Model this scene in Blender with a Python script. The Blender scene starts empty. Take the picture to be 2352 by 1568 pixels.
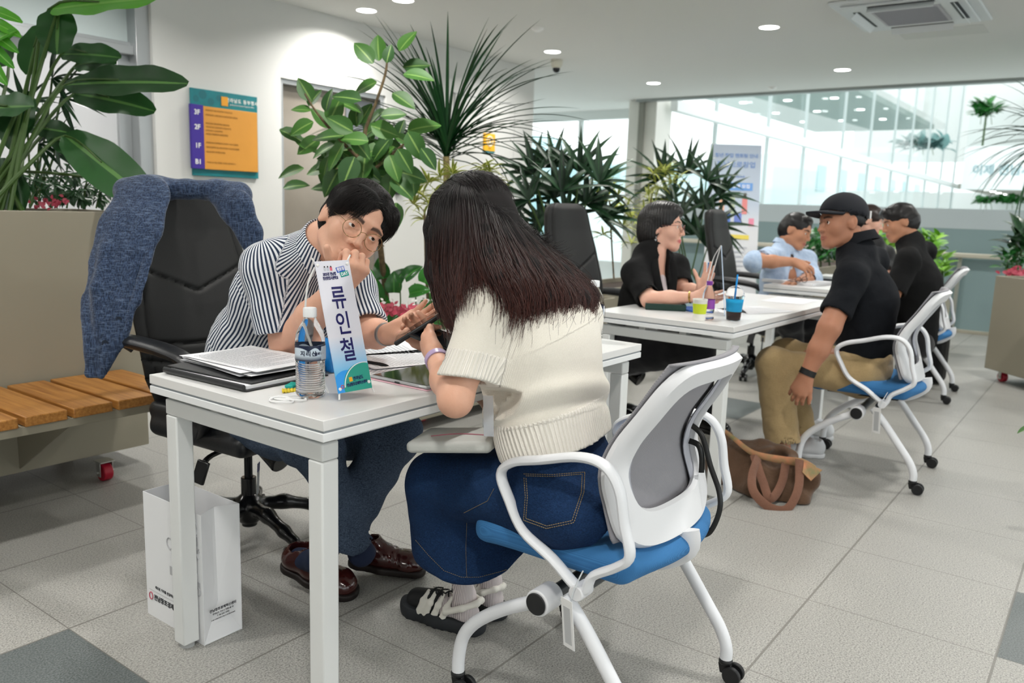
import bpy, math, random
import numpy as np
from mathutils import Vector, Matrix
rnd = random.Random(7)
C = bpy.context.scene
COL = C.collection
# ------------------------------------------------------------------ camera
CAMH = 1.165
YAW, PITCH, ROLL, FPX = 0.634827142, -0.163444822, 0.0321162356, 1883.249
_f = np.array([math.cos(PITCH)*math.cos(YAW), math.cos(PITCH)*math.sin(YAW), math.sin(PITCH)])
_r0 = np.array([math.sin(YAW), -math.cos(YAW), 0.]); _u0 = np.cross(_r0, _f)
_r = _r0*math.cos(ROLL)+_u0*math.sin(ROLL); _u = -_r0*math.sin(ROLL)+_u0*math.cos(ROLL)
cam_d = bpy.data.cameras.new('camera'); cam = bpy.data.objects.new('camera', cam_d); COL.objects.link(cam)
cam_d.sensor_width = 36.0; cam_d.lens = FPX/2352*36.0; cam_d.clip_start = 0.05; cam_d.clip_end = 300
cam.matrix_world = Matrix(((_r[0], _u[0], -_f[0], 0), (_r[1], _u[1], -_f[1], 0), (_r[2], _u[2], -_f[2], CAMH), (0, 0, 0, 1)))
cam_d.dof.use_dof = True; cam_d.dof.focus_distance = 2.05; cam_d.dof.aperture_fstop = 4.0
C.camera = cam
# ------------------------------------------------------------------ colour management, world
C.view_settings.view_transform = 'Standard'; C.view_settings.look = 'None'
C.view_settings.gamma = 1.0; C.view_settings.use_curve_mapping = False
C.view_settings.exposure = 0.35
W_ = bpy.data.worlds.new('world'); C.world = W_; W_.use_nodes = True
_nt = W_.node_tree; _bg = _nt.nodes['Background']
_tc = _nt.nodes.new('ShaderNodeTexCoord'); _sx = _nt.nodes.new('ShaderNodeSeparateXYZ')
_rp = _nt.nodes.new('ShaderNodeValToRGB')
_nt.links.new(_tc.outputs['Generated'], _sx.inputs[0]); _nt.links.new(_sx.outputs['Z'], _rp.inputs[0])
_rp.color_ramp.elements[0].position = 0.0; _rp.color_ramp.elements[0].color = (0.62, 0.68, 0.68, 1)
_rp.color_ramp.elements[1].position = 0.12; _rp.color_ramp.elements[1].color = (0.97, 1.0, 1.0, 1)
_nt.links.new(_rp.outputs[0], _bg.inputs['Color']); _bg.inputs['Strength'].default_value = 1.7

# world points seen in the photograph, on a horizontal / vertical plane or at a forward distance
def ray(px, py):
    return _f*FPX + _r*(px-1176.0) - _u*(py-784.0)
def atZ(px, py, z=0.0):
    d = ray(px, py); return np.array([0, 0, CAMH])+d*((z-CAMH)/d[2])
def atX(px, py, X):
    d = ray(px, py); return np.array([0, 0, CAMH])+d*(X/d[0])
def atY(px, py, Y):
    d = ray(px, py); return np.array([0, 0, CAMH])+d*(Y/d[1])
def atD(px, py, D):
    return np.array([0, 0, CAMH])+ray(px, py)*(D/FPX)
A = lambda *v: np.array(v, float)
def nrm(v):
    v = np.asarray(v, float); return v/(np.linalg.norm(v)+1e-12)
def lin(c):
    return tuple(((x/12.92) if x <= 0.04045 else ((x+0.055)/1.055)**2.4) for x in c)
def rgb(h):
    return lin((int(h[0:2], 16)/255., int(h[2:4], 16)/255., int(h[4:6], 16)/255.))

# ------------------------------------------------------------------ materials
MATS = {}
def mat(name, col, rough=0.5, metal=0.0, noise=None, bump=None, alpha=1.0, trans=0.0, ior=1.45, sub=0.0, emit=None, coat=0.0, spec=0.5, sheen=0.0, two=None):
    """col: hex or linear tuple. noise=(scale, amount) colour variation, bump=(scale, strength)."""
    if name in MATS: return MATS[name]
    m = bpy.data.materials.new(name); m.use_nodes = True; MATS[name] = m
    nt = m.node_tree; b = nt.nodes['Principled BSDF']
    c = rgb(col) if isinstance(col, str) else col
    b.inputs['Base Color'].default_value = (*c, 1)
    b.inputs['Roughness'].default_value = rough; b.inputs['Metallic'].default_value = metal
    b.inputs['Alpha'].default_value = alpha; b.inputs['Transmission Weight'].default_value = trans
    b.inputs['IOR'].default_value = ior; b.inputs['Coat Weight'].default_value = coat
    b.inputs['Specular IOR Level'].default_value = spec; b.inputs['Sheen Weight'].default_value = sheen
    if sub:
        b.inputs['Subsurface Weight'].default_value = sub; b.inputs['Subsurface Radius'].default_value = (0.012, 0.005, 0.003)
        b.inputs['Subsurface Scale'].default_value = 0.6
    if emit:
        b.inputs['Emission Color'].default_value = (*(rgb(emit[0]) if isinstance(emit[0], str) else emit[0]), 1)
        b.inputs['Emission Strength'].default_value = emit[1]
    tc = nt.nodes.new('ShaderNodeTexCoord')
    if noise:
        n = nt.nodes.new('ShaderNodeTexNoise'); n.inputs['Scale'].default_value = noise[0]; n.inputs['Detail'].default_value = 4
        mx = nt.nodes.new('ShaderNodeMix'); mx.data_type = 'RGBA'
        k = noise[1]; c2 = (rgb(two) if two else tuple(max(0, x*(1-2*k)) for x in c))
        c1 = c if two else tuple(min(1, x*(1+k)) for x in c)
        mx.inputs[6].default_value = (*c1, 1); mx.inputs[7].default_value = (*c2, 1)
        r = nt.nodes.new('ShaderNodeMapRange'); r.inputs[1].default_value = 0.3; r.inputs[2].default_value = 0.7
        nt.links.new(tc.outputs['Object'], n.inputs['Vector']); nt.links.new(n.outputs['Fac'], r.inputs[0])
        nt.links.new(r.outputs[0], mx.inputs[0]); nt.links.new(mx.outputs[2], b.inputs['Base Color'])
    if bump:
        n = nt.nodes.new('ShaderNodeTexNoise'); n.inputs['Scale'].default_value = bump[0]; n.inputs['Detail'].default_value = 3
        bp = nt.nodes.new('ShaderNodeBump'); bp.inputs['Strength'].default_value = bump[1]; bp.inputs['Distance'].default_value = 0.004
        nt.links.new(tc.outputs['Object'], n.inputs['Vector']); nt.links.new(n.outputs['Fac'], bp.inputs['Height'])
        nt.links.new(bp.outputs[0], b.inputs['Normal'])
    return m
class NT:
    """tiny helper for node maths inside a material"""
    def __init__(s, m): s.nt = m.node_tree; s.b = s.nt.nodes['Principled BSDF']
    def n(s, t, **k):
        o = s.nt.nodes.new(t)
        for a, v in k.items(): setattr(o, a, v)
        return o
    def l(s, a, b): s.nt.links.new(a, b)
    def val(s, x, sock):
        if isinstance(x, (int, float)): sock.default_value = x
        else: s.l(x, sock)
    def m(s, op, a, b=0.0, c=0.0):
        o = s.n('ShaderNodeMath', operation=op); s.val(a, o.inputs[0]); s.val(b, o.inputs[1]); s.val(c, o.inputs[2]); return o.outputs[0]
    def mix(s, f, c1, c2):
        o = s.n('ShaderNodeMix', data_type='RGBA'); s.val(f, o.inputs[0])
        for c, i in ((c1, 6), (c2, 7)):
            if isinstance(c, tuple): o.inputs[i].default_value = (*c[:3], 1)
            else: s.l(c, o.inputs[i])
        return o.outputs[2]
    def attr(s, name): return s.n('ShaderNodeAttribute', attribute_name=name)
    def xyz(s, out='Object'):
        t = s.n('ShaderNodeTexCoord'); q = s.n('ShaderNodeSeparateXYZ'); s.l(t.outputs[out], q.inputs[0]); return q.outputs, t.outputs[out]
    def noise(s, vec, scale, detail=3, rough=0.5, stretch=None):
        o = s.n('ShaderNodeTexNoise'); o.inputs['Scale'].default_value = scale; o.inputs['Detail'].default_value = detail; o.inputs['Roughness'].default_value = rough
        if stretch:
            mp = s.n('ShaderNodeMapping'); mp.inputs['Scale'].default_value = stretch; s.l(vec, mp.inputs[0]); vec = mp.outputs[0]
        s.l(vec, o.inputs['Vector']); return o.outputs['Fac']
    def bump(s, h, strength=0.3, dist=0.003):
        o = s.n('ShaderNodeBump'); o.inputs['Strength'].default_value = strength; o.inputs['Distance'].default_value = dist
        s.val(h, o.inputs['Height']); s.l(o.outputs[0], s.b.inputs['Normal']); return o
    def ramp(s, f, a, b_):
        o = s.n('ShaderNodeMapRange'); s.val(f, o.inputs[0]); o.inputs[1].default_value = a; o.inputs[2].default_value = b_; return o.outputs[0]

# ------------------------------------------------------------------ objects
def tag(o, label=None, cat=None, group=None, kind=None):
    if label: o['label'] = label
    if cat: o['category'] = cat
    if group: o['group'] = group
    if kind: o['kind'] = kind
    return o
def empty(name, loc=(0, 0, 0), rz=0.0, label=None, cat=None, group=None):
    o = bpy.data.objects.new(name, None); COL.objects.link(o); o.location = tuple(float(v) for v in loc); o.rotation_euler = (0, 0, rz)
    o.empty_display_size = 0.05
    return tag(o, label, cat, group)
def copy_tree(o, parent=None):
    c = o.copy(); COL.objects.link(c); c.parent = parent
    for ch in list(o.children): copy_tree(ch, c)
    return c
class MB:
    def __init__(s): s.v = []; s.f = []; s.mi = []; s.cur = 0; s.at = {}; s.n = 0
    def add(s, V, F):
        V = np.asarray(V, float); b = s.n; s.v.append(V); s.n += len(V)
        s.f += [tuple(int(i)+b for i in f) for f in F]; s.mi += [s.cur]*len(F); return s
    def box(s, lo, hi, M=None):
        x0, y0, z0 = lo; x1, y1, z1 = hi
        V = np.array([(x, y, z) for z in (z0, z1) for y in (y0, y1) for x in (x0, x1)], float)
        if M is not None: V = V@np.array(M)[:3, :3].T + np.array(M)[:3, 3]
        return s.add(V, [(0, 2, 3, 1), (4, 5, 7, 6), (0, 1, 5, 4), (2, 6, 7, 3), (0, 4, 6, 2), (1, 3, 7, 5)])
    def bar(s, a, b, w, h, up=(0, 0, 1)):
        a = np.asarray(a, float); b = np.asarray(b, float); d = nrm(b-a); up = np.asarray(up, float)
        x = np.cross(d, up); x = nrm(x) if np.linalg.norm(x) > 1e-6 else np.array([1., 0, 0]); y = np.cross(x, d)
        V = [p+x*i*w/2+y*j*h/2 for p in (a, b) for j in (-1, 1) for i in (-1, 1)]
        return s.add(V, [(0, 1, 3, 2), (4, 6, 7, 5), (0, 4, 5, 1), (2, 3, 7, 6), (0, 2, 6, 4), (1, 5, 7, 3)])
    def tube(s, pts, r, n=10, closed=False, caps=True, flat=None, smooth=0, up=None):
        P = [np.asarray(p, float) for p in pts]; R = list(r) if hasattr(r, '__len__') else [r]*len(P)
        if smooth: P, R = spline(P, R, smooth, closed)
        N = len(P); T = []
        for i in range(N):
            a = P[(i-1) % N] if (closed or i > 0) else P[i]; b = P[(i+1) % N] if (closed or i < N-1) else P[i]; T.append(nrm(b-a))
        u = np.array([0, 0, 1.]) if up is None else np.asarray(up, float)
        if abs(T[0]@u) > 0.95: u = np.array([1., 0, 0])
        x = nrm(np.cross(T[0], u)); V = []
        for i in range(N):
            if up is not None:
                x = np.cross(T[i], u); x = nrm(x)
            else: x = nrm(x-T[i]*(x@T[i]))
            y = np.cross(T[i], x); fx = 1.0; fy = 1.0
            if flat: fx, fy = flat
            for k in range(n):
                a = 2*math.pi*k/n; V.append(P[i]+x*math.cos(a)*R[i]*fx+y*math.sin(a)*R[i]*fy)
        F = []
        M = N if closed else N-1
        for i in range(M):
            j = (i+1) % N
            for k in range(n): F.append((i*n+k, i*n+(k+1) % n, j*n+(k+1) % n, j*n+k))
        if caps and not closed: F.append(tuple(range(n-1, -1, -1))); F.append(tuple((N-1)*n+k for k in range(n)))
        return s.add(V, F)
    def lathe(s, prof, n=32, o=(0, 0, 0), M=None, cap=True):
        V = []; o = np.asarray(o, float)
        for (r, z) in prof:
            for k in range(n):
                a = 2*math.pi*k/n; V.append((r*math.cos(a), r*math.sin(a), z))
        V = np.array(V)
        if M is not None: V = V@np.array(M)[:3, :3].T + np.array(M)[:3, 3]
        V = V+o; F = []
        for i in range(len(prof)-1):
            for k in range(n): F.append((i*n+k, i*n+(k+1) % n, (i+1)*n+(k+1) % n, (i+1)*n+k))
        if cap: F.append(tuple(range(n-1, -1, -1))); F.append(tuple((len(prof)-1)*n+k for k in range(n)))
        return s.add(V, F)
    def cyl(s, a, b, r, n=20, r2=None):
        return s.tube([a, b], [r, r2 if r2 is not None else r], n=n)
    def prism(s, poly, h0, h1, axis='z'):
        """poly: list of 2d points; extruded along axis"""
        n = len(poly); V = []
        for h in (h0, h1):
            for (a, b) in poly: V.append({'z': (a, b, h), 'y': (a, h, b), 'x': (h, a, b)}[axis])
        F = [tuple(range(n-1, -1, -1)), tuple(range(n, 2*n))]+[(i, (i+1) % n, n+(i+1) % n, n+i) for i in range(n)]
        return s.add(V, F)
    def build(s, name, mats, parent=None, smooth=40, bevel=None, attrs=None, seg=2):
        me = bpy.data.meshes.new(name)
        V = np.concatenate(s.v) if s.v else np.zeros((0, 3))
        me.from_pydata(V.tolist(), [], s.f)
        mats = mats if isinstance(mats, (list, tuple)) else [mats]
        for m in mats: me.materials.append(m)
        if len(mats) > 1: me.polygons.foreach_set('material_index', s.mi)
        if attrs:
            for k, a in attrs.items():
                at = me.attributes.new(k, 'FLOAT', 'POINT'); at.data.foreach_set('value', np.asarray(a, np.float32))
        if smooth: me.shade_smooth(); me.set_sharp_from_angle(angle=math.radians(smooth))
        me.update(); o = bpy.data.objects.new(name, me); COL.objects.link(o)
        if parent is not None: o.parent = parent
        if bevel:
            b = o.modifiers.new('bevel', 'BEVEL'); b.width = bevel; b.segments = seg; b.limit_method = 'ANGLE'; b.angle_limit = math.radians(40)
        return o
def spline(P, R, k, closed=False):
    """Catmull-Rom resampling"""
    N = len(P); out = []; ro = []
    seg = N if closed else N-1
    for i in range(seg):
        g = lambda j: P[j % N] if closed else P[min(max(j, 0), N-1)]
        h = lambda j: R[j % N] if closed else R[min(max(j, 0), N-1)]
        p0, p1, p2, p3 = (np.asarray(g(i+j), float) for j in (-1, 0, 1, 2))
        for t in np.arange(k)/k:
            out.append(0.5*((2*p1)+(-p0+p2)*t+(2*p0-5*p1+4*p2-p3)*t*t+(-p0+3*p1-3*p2+p3)*t**3)); ro.append(h(i)*(1-t)+h(i+1)*t)
    if not closed: out.append(np.asarray(P[-1], float)); ro.append(R[-1])
    return out, ro
def quick(name, build, m, parent=None, **k):
    b = MB(); build(b); return b.build(name, m, parent, **k)
def struct(o): o['kind'] = 'structure'; return o
def text_obj(name, txt, size, m, M, parent=None, bold=0.0, align='CENTER', sx=1.0, ext=0.0004, shear=0.0, space=1.0):
    """lettering as a mesh, lying in the XY plane of matrix M"""
    cu = bpy.data.curves.new(name, 'FONT'); cu.body = txt; cu.size = size; cu.align_x = align; cu.align_y = 'CENTER'
    cu.offset = bold; cu.extrude = ext; cu.shear = shear; cu.space_character = space; cu.resolution_u = 3
    t = bpy.data.objects.new('tmp', cu); COL.objects.link(t)
    dg = bpy.context.evaluated_depsgraph_get(); dg.update()
    me = bpy.data.meshes.new_from_object(t.evaluated_get(dg)); bpy.data.objects.remove(t); bpy.data.curves.remove(cu)
    me.name = name; me.materials.clear(); me.materials.append(m)
    me.transform(Matrix(np.array(M).tolist())@Matrix.Diagonal((sx, 1, 1, 1)))
    o = bpy.data.objects.new(name, me); COL.objects.link(o)
    if parent is not None: o.parent = parent
    return o
def frame(o, x, y, z=None):
    """4x4 with given origin and axes"""
    x = nrm(x); y = np.asarray(y, float); y = nrm(y-x*(x@y)); z = np.cross(x, y)
    M = np.eye(4); M[:3, 0] = x; M[:3, 1] = y; M[:3, 2] = z; M[:3, 3] = o; return M

# ------------------------------------------------------------------ implicit surfaces -> one continuous mesh
class SDF:
    def __init__(s): s.ops = []
    def _a(s, kind, args, k, sub, pts, rad): 
        P = np.array(pts, float); s.ops.append((kind, args, k, sub, P.min(0)-rad, P.max(0)+rad)); return s
    def cap(s, a, b, ra, rb=None, k=0.012, sub=False, flat=None):
        rb = ra if rb is None else rb; a = np.asarray(a, float); b = np.asarray(b, float)
        return s._a('cap', (a, b, ra, rb, flat), k, sub, [a, b], max(ra, rb)*(max(1, flat[1]) if flat else 1))
    def chain(s, pts, rad, k=0.012, sub=False, flat=None):
        for i in range(len(pts)-1): s.cap(pts[i], pts[i+1], rad[i], rad[i+1], k, sub, flat)
        return s
    def ell(s, c, r, R=None, k=0.012, sub=False):
        c = np.asarray(c, float); return s._a('ell', (c, np.asarray(r, float), None if R is None else np.asarray(R, float)), k, sub, [c], max(r))
    def box(s, c, h, R=None, rd=0.01, k=0.005, sub=False):
        c = np.asarray(c, float); return s._a('box', (c, np.asarray(h, float), None if R is None else np.asarray(R, float), rd), k, sub, [c], float(np.linalg.norm(h))+rd)
    def fn(s, f, lo, hi): s.ops.append(('fn', f, 0, False, np.asarray(lo, float), np.asarray(hi, float))); return s
    def xform(s, M, frm=0):
        """apply a rigid 4x4 to the ops from index frm on"""
        R = M[:3, :3]; t = M[:3, 3]; out = s.ops[:frm]
        for kind, a, k, sub, lo, hi in s.ops[frm:]:
            if kind == 'cap':
                fl = a[4]; fl = (R@np.asarray(fl[0], float), fl[1]) if fl else None
                a = (R@a[0]+t, R@a[1]+t, a[2], a[3], fl)
            elif kind in ('ell', 'box'): a = (R@a[0]+t, a[1], (R if a[2] is None else R@a[2]))+tuple(a[3:])
            elif kind == 'fn':
                g = a; a = (lambda P, d, g=g: g((P-t)@R, d))
            c = np.array([(x, y, z) for x in (lo[0], hi[0]) for y in (lo[1], hi[1]) for z in (lo[2], hi[2])])@R.T+t
            out.append((kind, a, k, sub, c.min(0), c.max(0)))
        s.ops = out; return s
    def merge(s, o): s.ops += o.ops; return s
    def bounds(s):
        L = [o for o in s.ops if not o[3] and o[0] != 'fn']
        return np.min([o[4] for o in L], 0), np.max([o[5] for o in L], 0)
    def ev(s, P, mg=None):
        d = np.full(len(P), 1.0, np.float32); P = P.astype(np.float32)
        for kind, a, k, sub, lo, hi in s.ops:
            if mg is not None:
                m = np.nonzero(np.all((P > lo-mg-k) & (P < hi+mg+k), axis=1))[0]
                if len(m) == 0: continue
                Q = P[m]; cur = d[m]
            else: m = slice(None); Q = P; cur = d
            if kind == 'fn': d[m] = a(Q, cur); continue
            if kind == 'cap':
                A0, B0, ra, rb, fl = a; ba = B0-A0; L2 = float(ba@ba)+1e-12; pa = Q-A0.astype(np.float32)
                if fl is not None:
                    n, sc = np.asarray(fl[0], float), fl[1]; n = n/np.linalg.norm(n); n = n-ba*(n@ba)/L2; n = n/(np.linalg.norm(n)+1e-9)
                    t = np.clip((pa@ba.astype(np.float32))/L2, 0, 1); w = pa-t[:, None]*ba.astype(np.float32); c = w@n.astype(np.float32)
                    w = w+(c*(1/sc-1))[:, None]*n.astype(np.float32); rr = (ra+(rb-ra)*t); q = np.sqrt((w*w).sum(1)); v = (q-rr)*min(1, sc)
                else:
                    t = np.clip((pa@ba.astype(np.float32))/L2, 0, 1); w = pa-t[:, None]*ba.astype(np.float32); v = np.sqrt((w*w).sum(1))-(ra+(rb-ra)*t)
            elif kind == 'ell':
                q = Q-a[0].astype(np.float32)
                if a[2] is not None: q = q@a[2].astype(np.float32)
                r = a[1].astype(np.float32); k1 = np.sqrt(((q/r)**2).sum(1)); k2 = np.sqrt(((q/(r*r))**2).sum(1))+1e-9; v = k1*(k1-1)/k2
            elif kind == 'box':
                q = Q-a[0].astype(np.float32)
                if a[2] is not None: q = q@a[2].astype(np.float32)
                q = np.abs(q)-(a[1]-a[3]).astype(np.float32); v = np.sqrt((np.maximum(q, 0)**2).sum(1))+np.minimum(q.max(1), 0)-a[3]
            if sub:
                v = -v; h = np.maximum(k-np.abs(cur-v), 0)/max(k, 1e-6); d[m] = np.maximum(cur, v)+h*h*k*0.25
            else:
                h = np.maximum(k-np.abs(cur-v), 0)/max(k, 1e-6); d[m] = np.minimum(cur, v)-h*h*k*0.25
        return d
    def mesh(s, h, lo=None, hi=None):
        L, H = s.bounds(); lo = L-3*h if lo is None else np.maximum(np.asarray(lo, float), L-3*h); hi = H+3*h if hi is None else np.minimum(np.asarray(hi, float), H+3*h)
        S = 4; n = (np.ceil((hi-lo)/(h*S)).astype(int)+1); Hc = h*S
        g = np.stack(np.meshgrid(*[lo[i]+Hc*(np.arange(n[i])+0.5) for i in range(3)], indexing='ij'), -1).reshape(-1, 3)
        dc = s.ev(g, 0.08).reshape(n)
        near = np.abs(dc) < Hc*2.2
        N = n*S; D = np.repeat(np.repeat(np.repeat(np.sign(dc).astype(np.float32), S, 0), S, 1), S, 2)
        ci = np.argwhere(near); off = np.stack(np.meshgrid(*[np.arange(S)]*3, indexing='ij'), -1).reshape(-1, 3)
        for b in range(0, len(ci), 8000):
            idx = (ci[b:b+8000, None, :]*S+off[None]).reshape(-1, 3)
            P = lo+h*(idx+0.5); D[idx[:, 0], idx[:, 1], idx[:, 2]] = s.ev(P, Hc*3)
        D[0], D[-1] = 1, 1; D[:, 0], D[:, -1] = 1, 1; D[:, :, 0], D[:, :, -1] = 1, 1
        I = D < 0
        c = np.zeros(tuple(N-1), np.uint8)
        for dx in (0, 1):
            for dy in (0, 1):
                for dz in (0, 1): c += I[dx:N[0]-1+dx, dy:N[1]-1+dy, dz:N[2]-1+dz]
        act = np.argwhere((c > 0) & (c < 8)); ind = np.full(tuple(N-1), -1, np.int32); ind[act[:, 0], act[:, 1], act[:, 2]] = np.arange(len(act))
        cv = {}
        for q in range(8):
            o = np.array([(q >> 2) & 1, (q >> 1) & 1, q & 1]); a = act+o; cv[q] = D[a[:, 0], a[:, 1], a[:, 2]]
        acc = np.zeros((len(act), 3)); cnt = np.zeros(len(act))
        for q in range(8):
            for bit, ax in ((4, 0), (2, 1), (1, 2)):
                if q & bit: continue
                a, b = cv[q], cv[q | bit]; m = (a < 0) != (b < 0); t = np.where(m, a/(a-b+1e-12), 0)
                o = np.array([(q >> 2) & 1, (q >> 1) & 1, q & 1], float); p = np.repeat(o[None], len(act), 0); p[:, ax] += t
                acc += p*m[:, None]; cnt += m
        V = lo+h*(act+acc/np.maximum(cnt, 1)[:, None]+0.5)
        F = []
        for ax in range(3):
            sl0 = [slice(None)]*3; sl1 = [slice(None)]*3; sl0[ax] = slice(0, -1); sl1[ax] = slice(1, None)
            e0, e1 = I[tuple(sl0)], I[tuple(sl1)]; e = np.argwhere(e0 != e1)
            o1, o2 = [(1, 2), (2, 0), (0, 1)][ax]
            e = e[(e[:, o1] > 0) & (e[:, o2] > 0)]
            def cell(d1, d2):
                x = e.copy(); x[:, o1] -= d1; x[:, o2] -= d2; return ind[x[:, 0], x[:, 1], x[:, 2]]
            q = np.stack([cell(1, 1), cell(0, 1), cell(0, 0), cell(1, 0)], 1)
            fl = ~e0[e[:, 0], e[:, 1], e[:, 2]]; q[fl] = q[fl][:, ::-1]; F.append(q)
        F = np.concatenate(F); F = F[(F >= 0).all(1)]
        return V, F
def sdf_obj(name, s, h, mats, parent=None, attrs=None, matfn=None, lo=None, hi=None, relax=1, post=None):
    V, F = s.mesh(h, lo, hi)
    for _ in range(relax):        # light Laplacian smoothing
        A0 = np.zeros_like(V); c = np.zeros(len(V))
        for i in range(4):
            a, b = F[:, i], F[:, (i+1) % 4]
            for ax in range(3): A0[:, ax] += np.bincount(a, V[b, ax], len(V))
            c += np.bincount(a, minlength=len(V))
        V = V*0.5+0.5*A0/np.maximum(c, 1)[:, None]
    if post is not None: V = post(V)
    me = bpy.data.meshes.new(name); me.vertices.add(len(V)); me.vertices.foreach_set('co', V.astype(np.float32).ravel())
    me.loops.add(len(F)*4); me.loops.foreach_set('vertex_index', F.astype(np.int32).ravel())
    me.polygons.add(len(F)); me.polygons.foreach_set('loop_start', np.arange(0, len(F)*4, 4, dtype=np.int32)); me.polygons.foreach_set('loop_total', np.full(len(F), 4, np.int32))
    mats = mats if isinstance(mats, (list, tuple)) else [mats]
    for m in mats: me.materials.append(m)
    if matfn is not None: me.polygons.foreach_set('material_index', matfn(V[F].mean(1)).astype(np.int32))
    if attrs:
        for kk, f in attrs.items():
            at = me.attributes.new(kk, 'FLOAT', 'POINT'); at.data.foreach_set('value', np.asarray(f(V), np.float32))
    me.update(calc_edges=True); me.shade_smooth()
    o = bpy.data.objects.new(name, me); COL.objects.link(o)
    if parent is not None: o.parent = parent
    return o
def wob(P, f, seed=0.0):
    """cheap smooth noise, about -1..1"""
    x, y, z = P[:, 0]*f+seed, P[:, 1]*f+seed*1.7, P[:, 2]*f-seed*0.6
    return (np.sin(x*1.0+1.3*np.sin(y*0.9+0.5)+z*0.4)+np.sin(y*1.3+1.1*np.sin(z*1.1+1.7)+x*0.3)+np.sin(z*1.2+1.2*np.sin(x*1.1+4.1)+y*0.5))/3.0
# ================================================================== SETTING
CEIL = 2.55; WY = 5.05
# lamps of the room: recessed downlights on their grid (the light itself is made with each lamp below)
white_wall = mat('wall_paint', 'D6D6D3', 0.85, bump=(60, 0.05))
ceil_m = mat('ceiling_paint', 'DFE0DD', 0.9)
# floor: granite tiles
fm = mat('granite_tiles', 'B4B2AC', 0.42); t = NT(fm)
(q, vec) = t.xyz('Object'); X_, Y_ = q[0], q[1]
gx = t.m('DIVIDE', t.m('SUBTRACT', X_, 0.46), 0.5); gy = t.m('DIVIDE', t.m('SUBTRACT', Y_, 0.145), 0.505)
ix, iy = t.m('FLOOR', gx), t.m('FLOOR', gy); fx, fy = t.m('SUBTRACT', gx, ix), t.m('SUBTRACT', gy, iy)
def md(a): return t.m('SUBTRACT', a, t.m('MULTIPLY', 4.0, t.m('FLOOR', t.m('DIVIDE', a, 4.0))))
dark = t.m('MULTIPLY', t.m('LESS_THAN', t.m('ABSOLUTE', md(ix)), 0.5), t.m('GREATER_THAN', md(iy), 2.5))
ex = t.m('MINIMUM', fx, t.m('SUBTRACT', 1.0, fx)); ey = t.m('MINIMUM', fy, t.m('SUBTRACT', 1.0, fy))
gr = t.m('MAXIMUM', t.m('LESS_THAN', ex, 0.0035), t.m('LESS_THAN', ey, 0.0065))
n1 = t.noise(vec, 210, 4, 0.62, (1, 1, 1)); n1b = t.noise(vec, 120, 3, 0.6, (0.8, 1.6, 1)); n2 = t.noise(vec, 1.1, 2)
sp = t.ramp(n1, 0.40, 0.60); sp2 = t.ramp(n1b, 0.35, 0.62)
lightc = t.mix(sp, rgb('70706D'), rgb('B5B4AF')); lightc = t.mix(t.m('MULTIPLY', sp2, 0.55), lightc, rgb('AAA8A2'))
lightc = t.mix(t.m('MULTIPLY', t.ramp(n2, 0.35, 0.7), 0.14), lightc, rgb('96948C'))
darkc = t.mix(sp, rgb('4E5555'), rgb('717777'))
col = t.mix(dark, lightc, darkc); col = t.mix(t.m('MULTIPLY', gr, 0.75), col, rgb('6B6963'))
t.l(col, t.b.inputs['Base Color'])
t.l(t.m('ADD', 0.36, t.m('MULTIPLY', sp, 0.12)), t.b.inputs['Roughness']); t.b.inputs['Specular IOR Level'].default_value = 0.45
t.bump(t.m('SUBTRACT', 1.0, gr), 0.5, 0.001)
b = MB(); b.box((-4.5, -5.5, -0.12), (9.98, 7.6, 0.0)); floor = struct(b.build('floor', fm, smooth=0))
b = MB(); b.box((-4.5, -5.5, CEIL), (9.55, WY+0.4, CEIL+0.35)); b.box((7.1, WY+0.4, CEIL), (10.62, 9.6, CEIL+0.35)); b.box((9.55, 5.3, CEIL), (10.62, WY+0.4, CEIL+0.35)); ceiling = struct(b.build('ceiling', ceil_m, smooth=0))
# pale metal edge of the ceiling over the opening
edge_m = mat('edge_metal', '9DA3A1', 0.4, 0.6)
b = MB(); b.box((9.55, -5.5, CEIL-0.03), (9.66, 5.2, CEIL+0.35)); struct(b.build('trim_1', edge_m, bevel=0.004))
# wall with the signs; openings for the glass doors
b = MB()
b.box((2.95, WY, 0), (3.93, WY+0.16, CEIL)); b.box((3.93, WY, 2.03), (4.99, WY+0.16, CEIL)); b.box((4.99, WY, 0), (7.1, WY+0.16, CEIL))
b.box((6.94, WY+0.16, 0), (7.1, 9.6, CEIL))
struct(b.build('wall_left', white_wall, smooth=0))
b = MB(); b.box((-4.6, -5.5, 0), (-4.5, WY+0.4, CEIL)); struct(b.build('wall_unseen_back', white_wall, smooth=0))  # unseen wall behind the camera, added to cut the sky light entering there
b = MB(); b.box((1.0, WY+0.10, 2.06), (2.95, WY+0.2, 2.10)); b.box((2.86, WY+0.03, 0), (2.95, WY+0.2, CEIL)); b.box((1.0, WY+0.06, 2.02), (2.86, WY+0.2, 2.075))
b.box((2.78, WY+0.12, 0), (2.86, WY+0.2, 2.02))
steel = mat('brushed_frame', 'B9BCBE', 0.35, 0.7)
struct(b.build('trim_2', steel, bevel=0.003))
frost = mat('frosted_pane', 'C9D4D4', 0.35, alpha=1.0)
b = MB(); b.box((-4.5, WY+0.13, 2.10), (2.86, WY+0.145, CEIL)); struct(b.build('window_1', frost, smooth=0))
pane_lo = mat('white_panel', 'D6D7DA', 0.6)
b = MB(); b.box((-4.5, WY+0.15, 0), (2.80, WY+0.17, 2.06)); struct(b.build('door_1', pane_lo, smooth=0))
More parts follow.
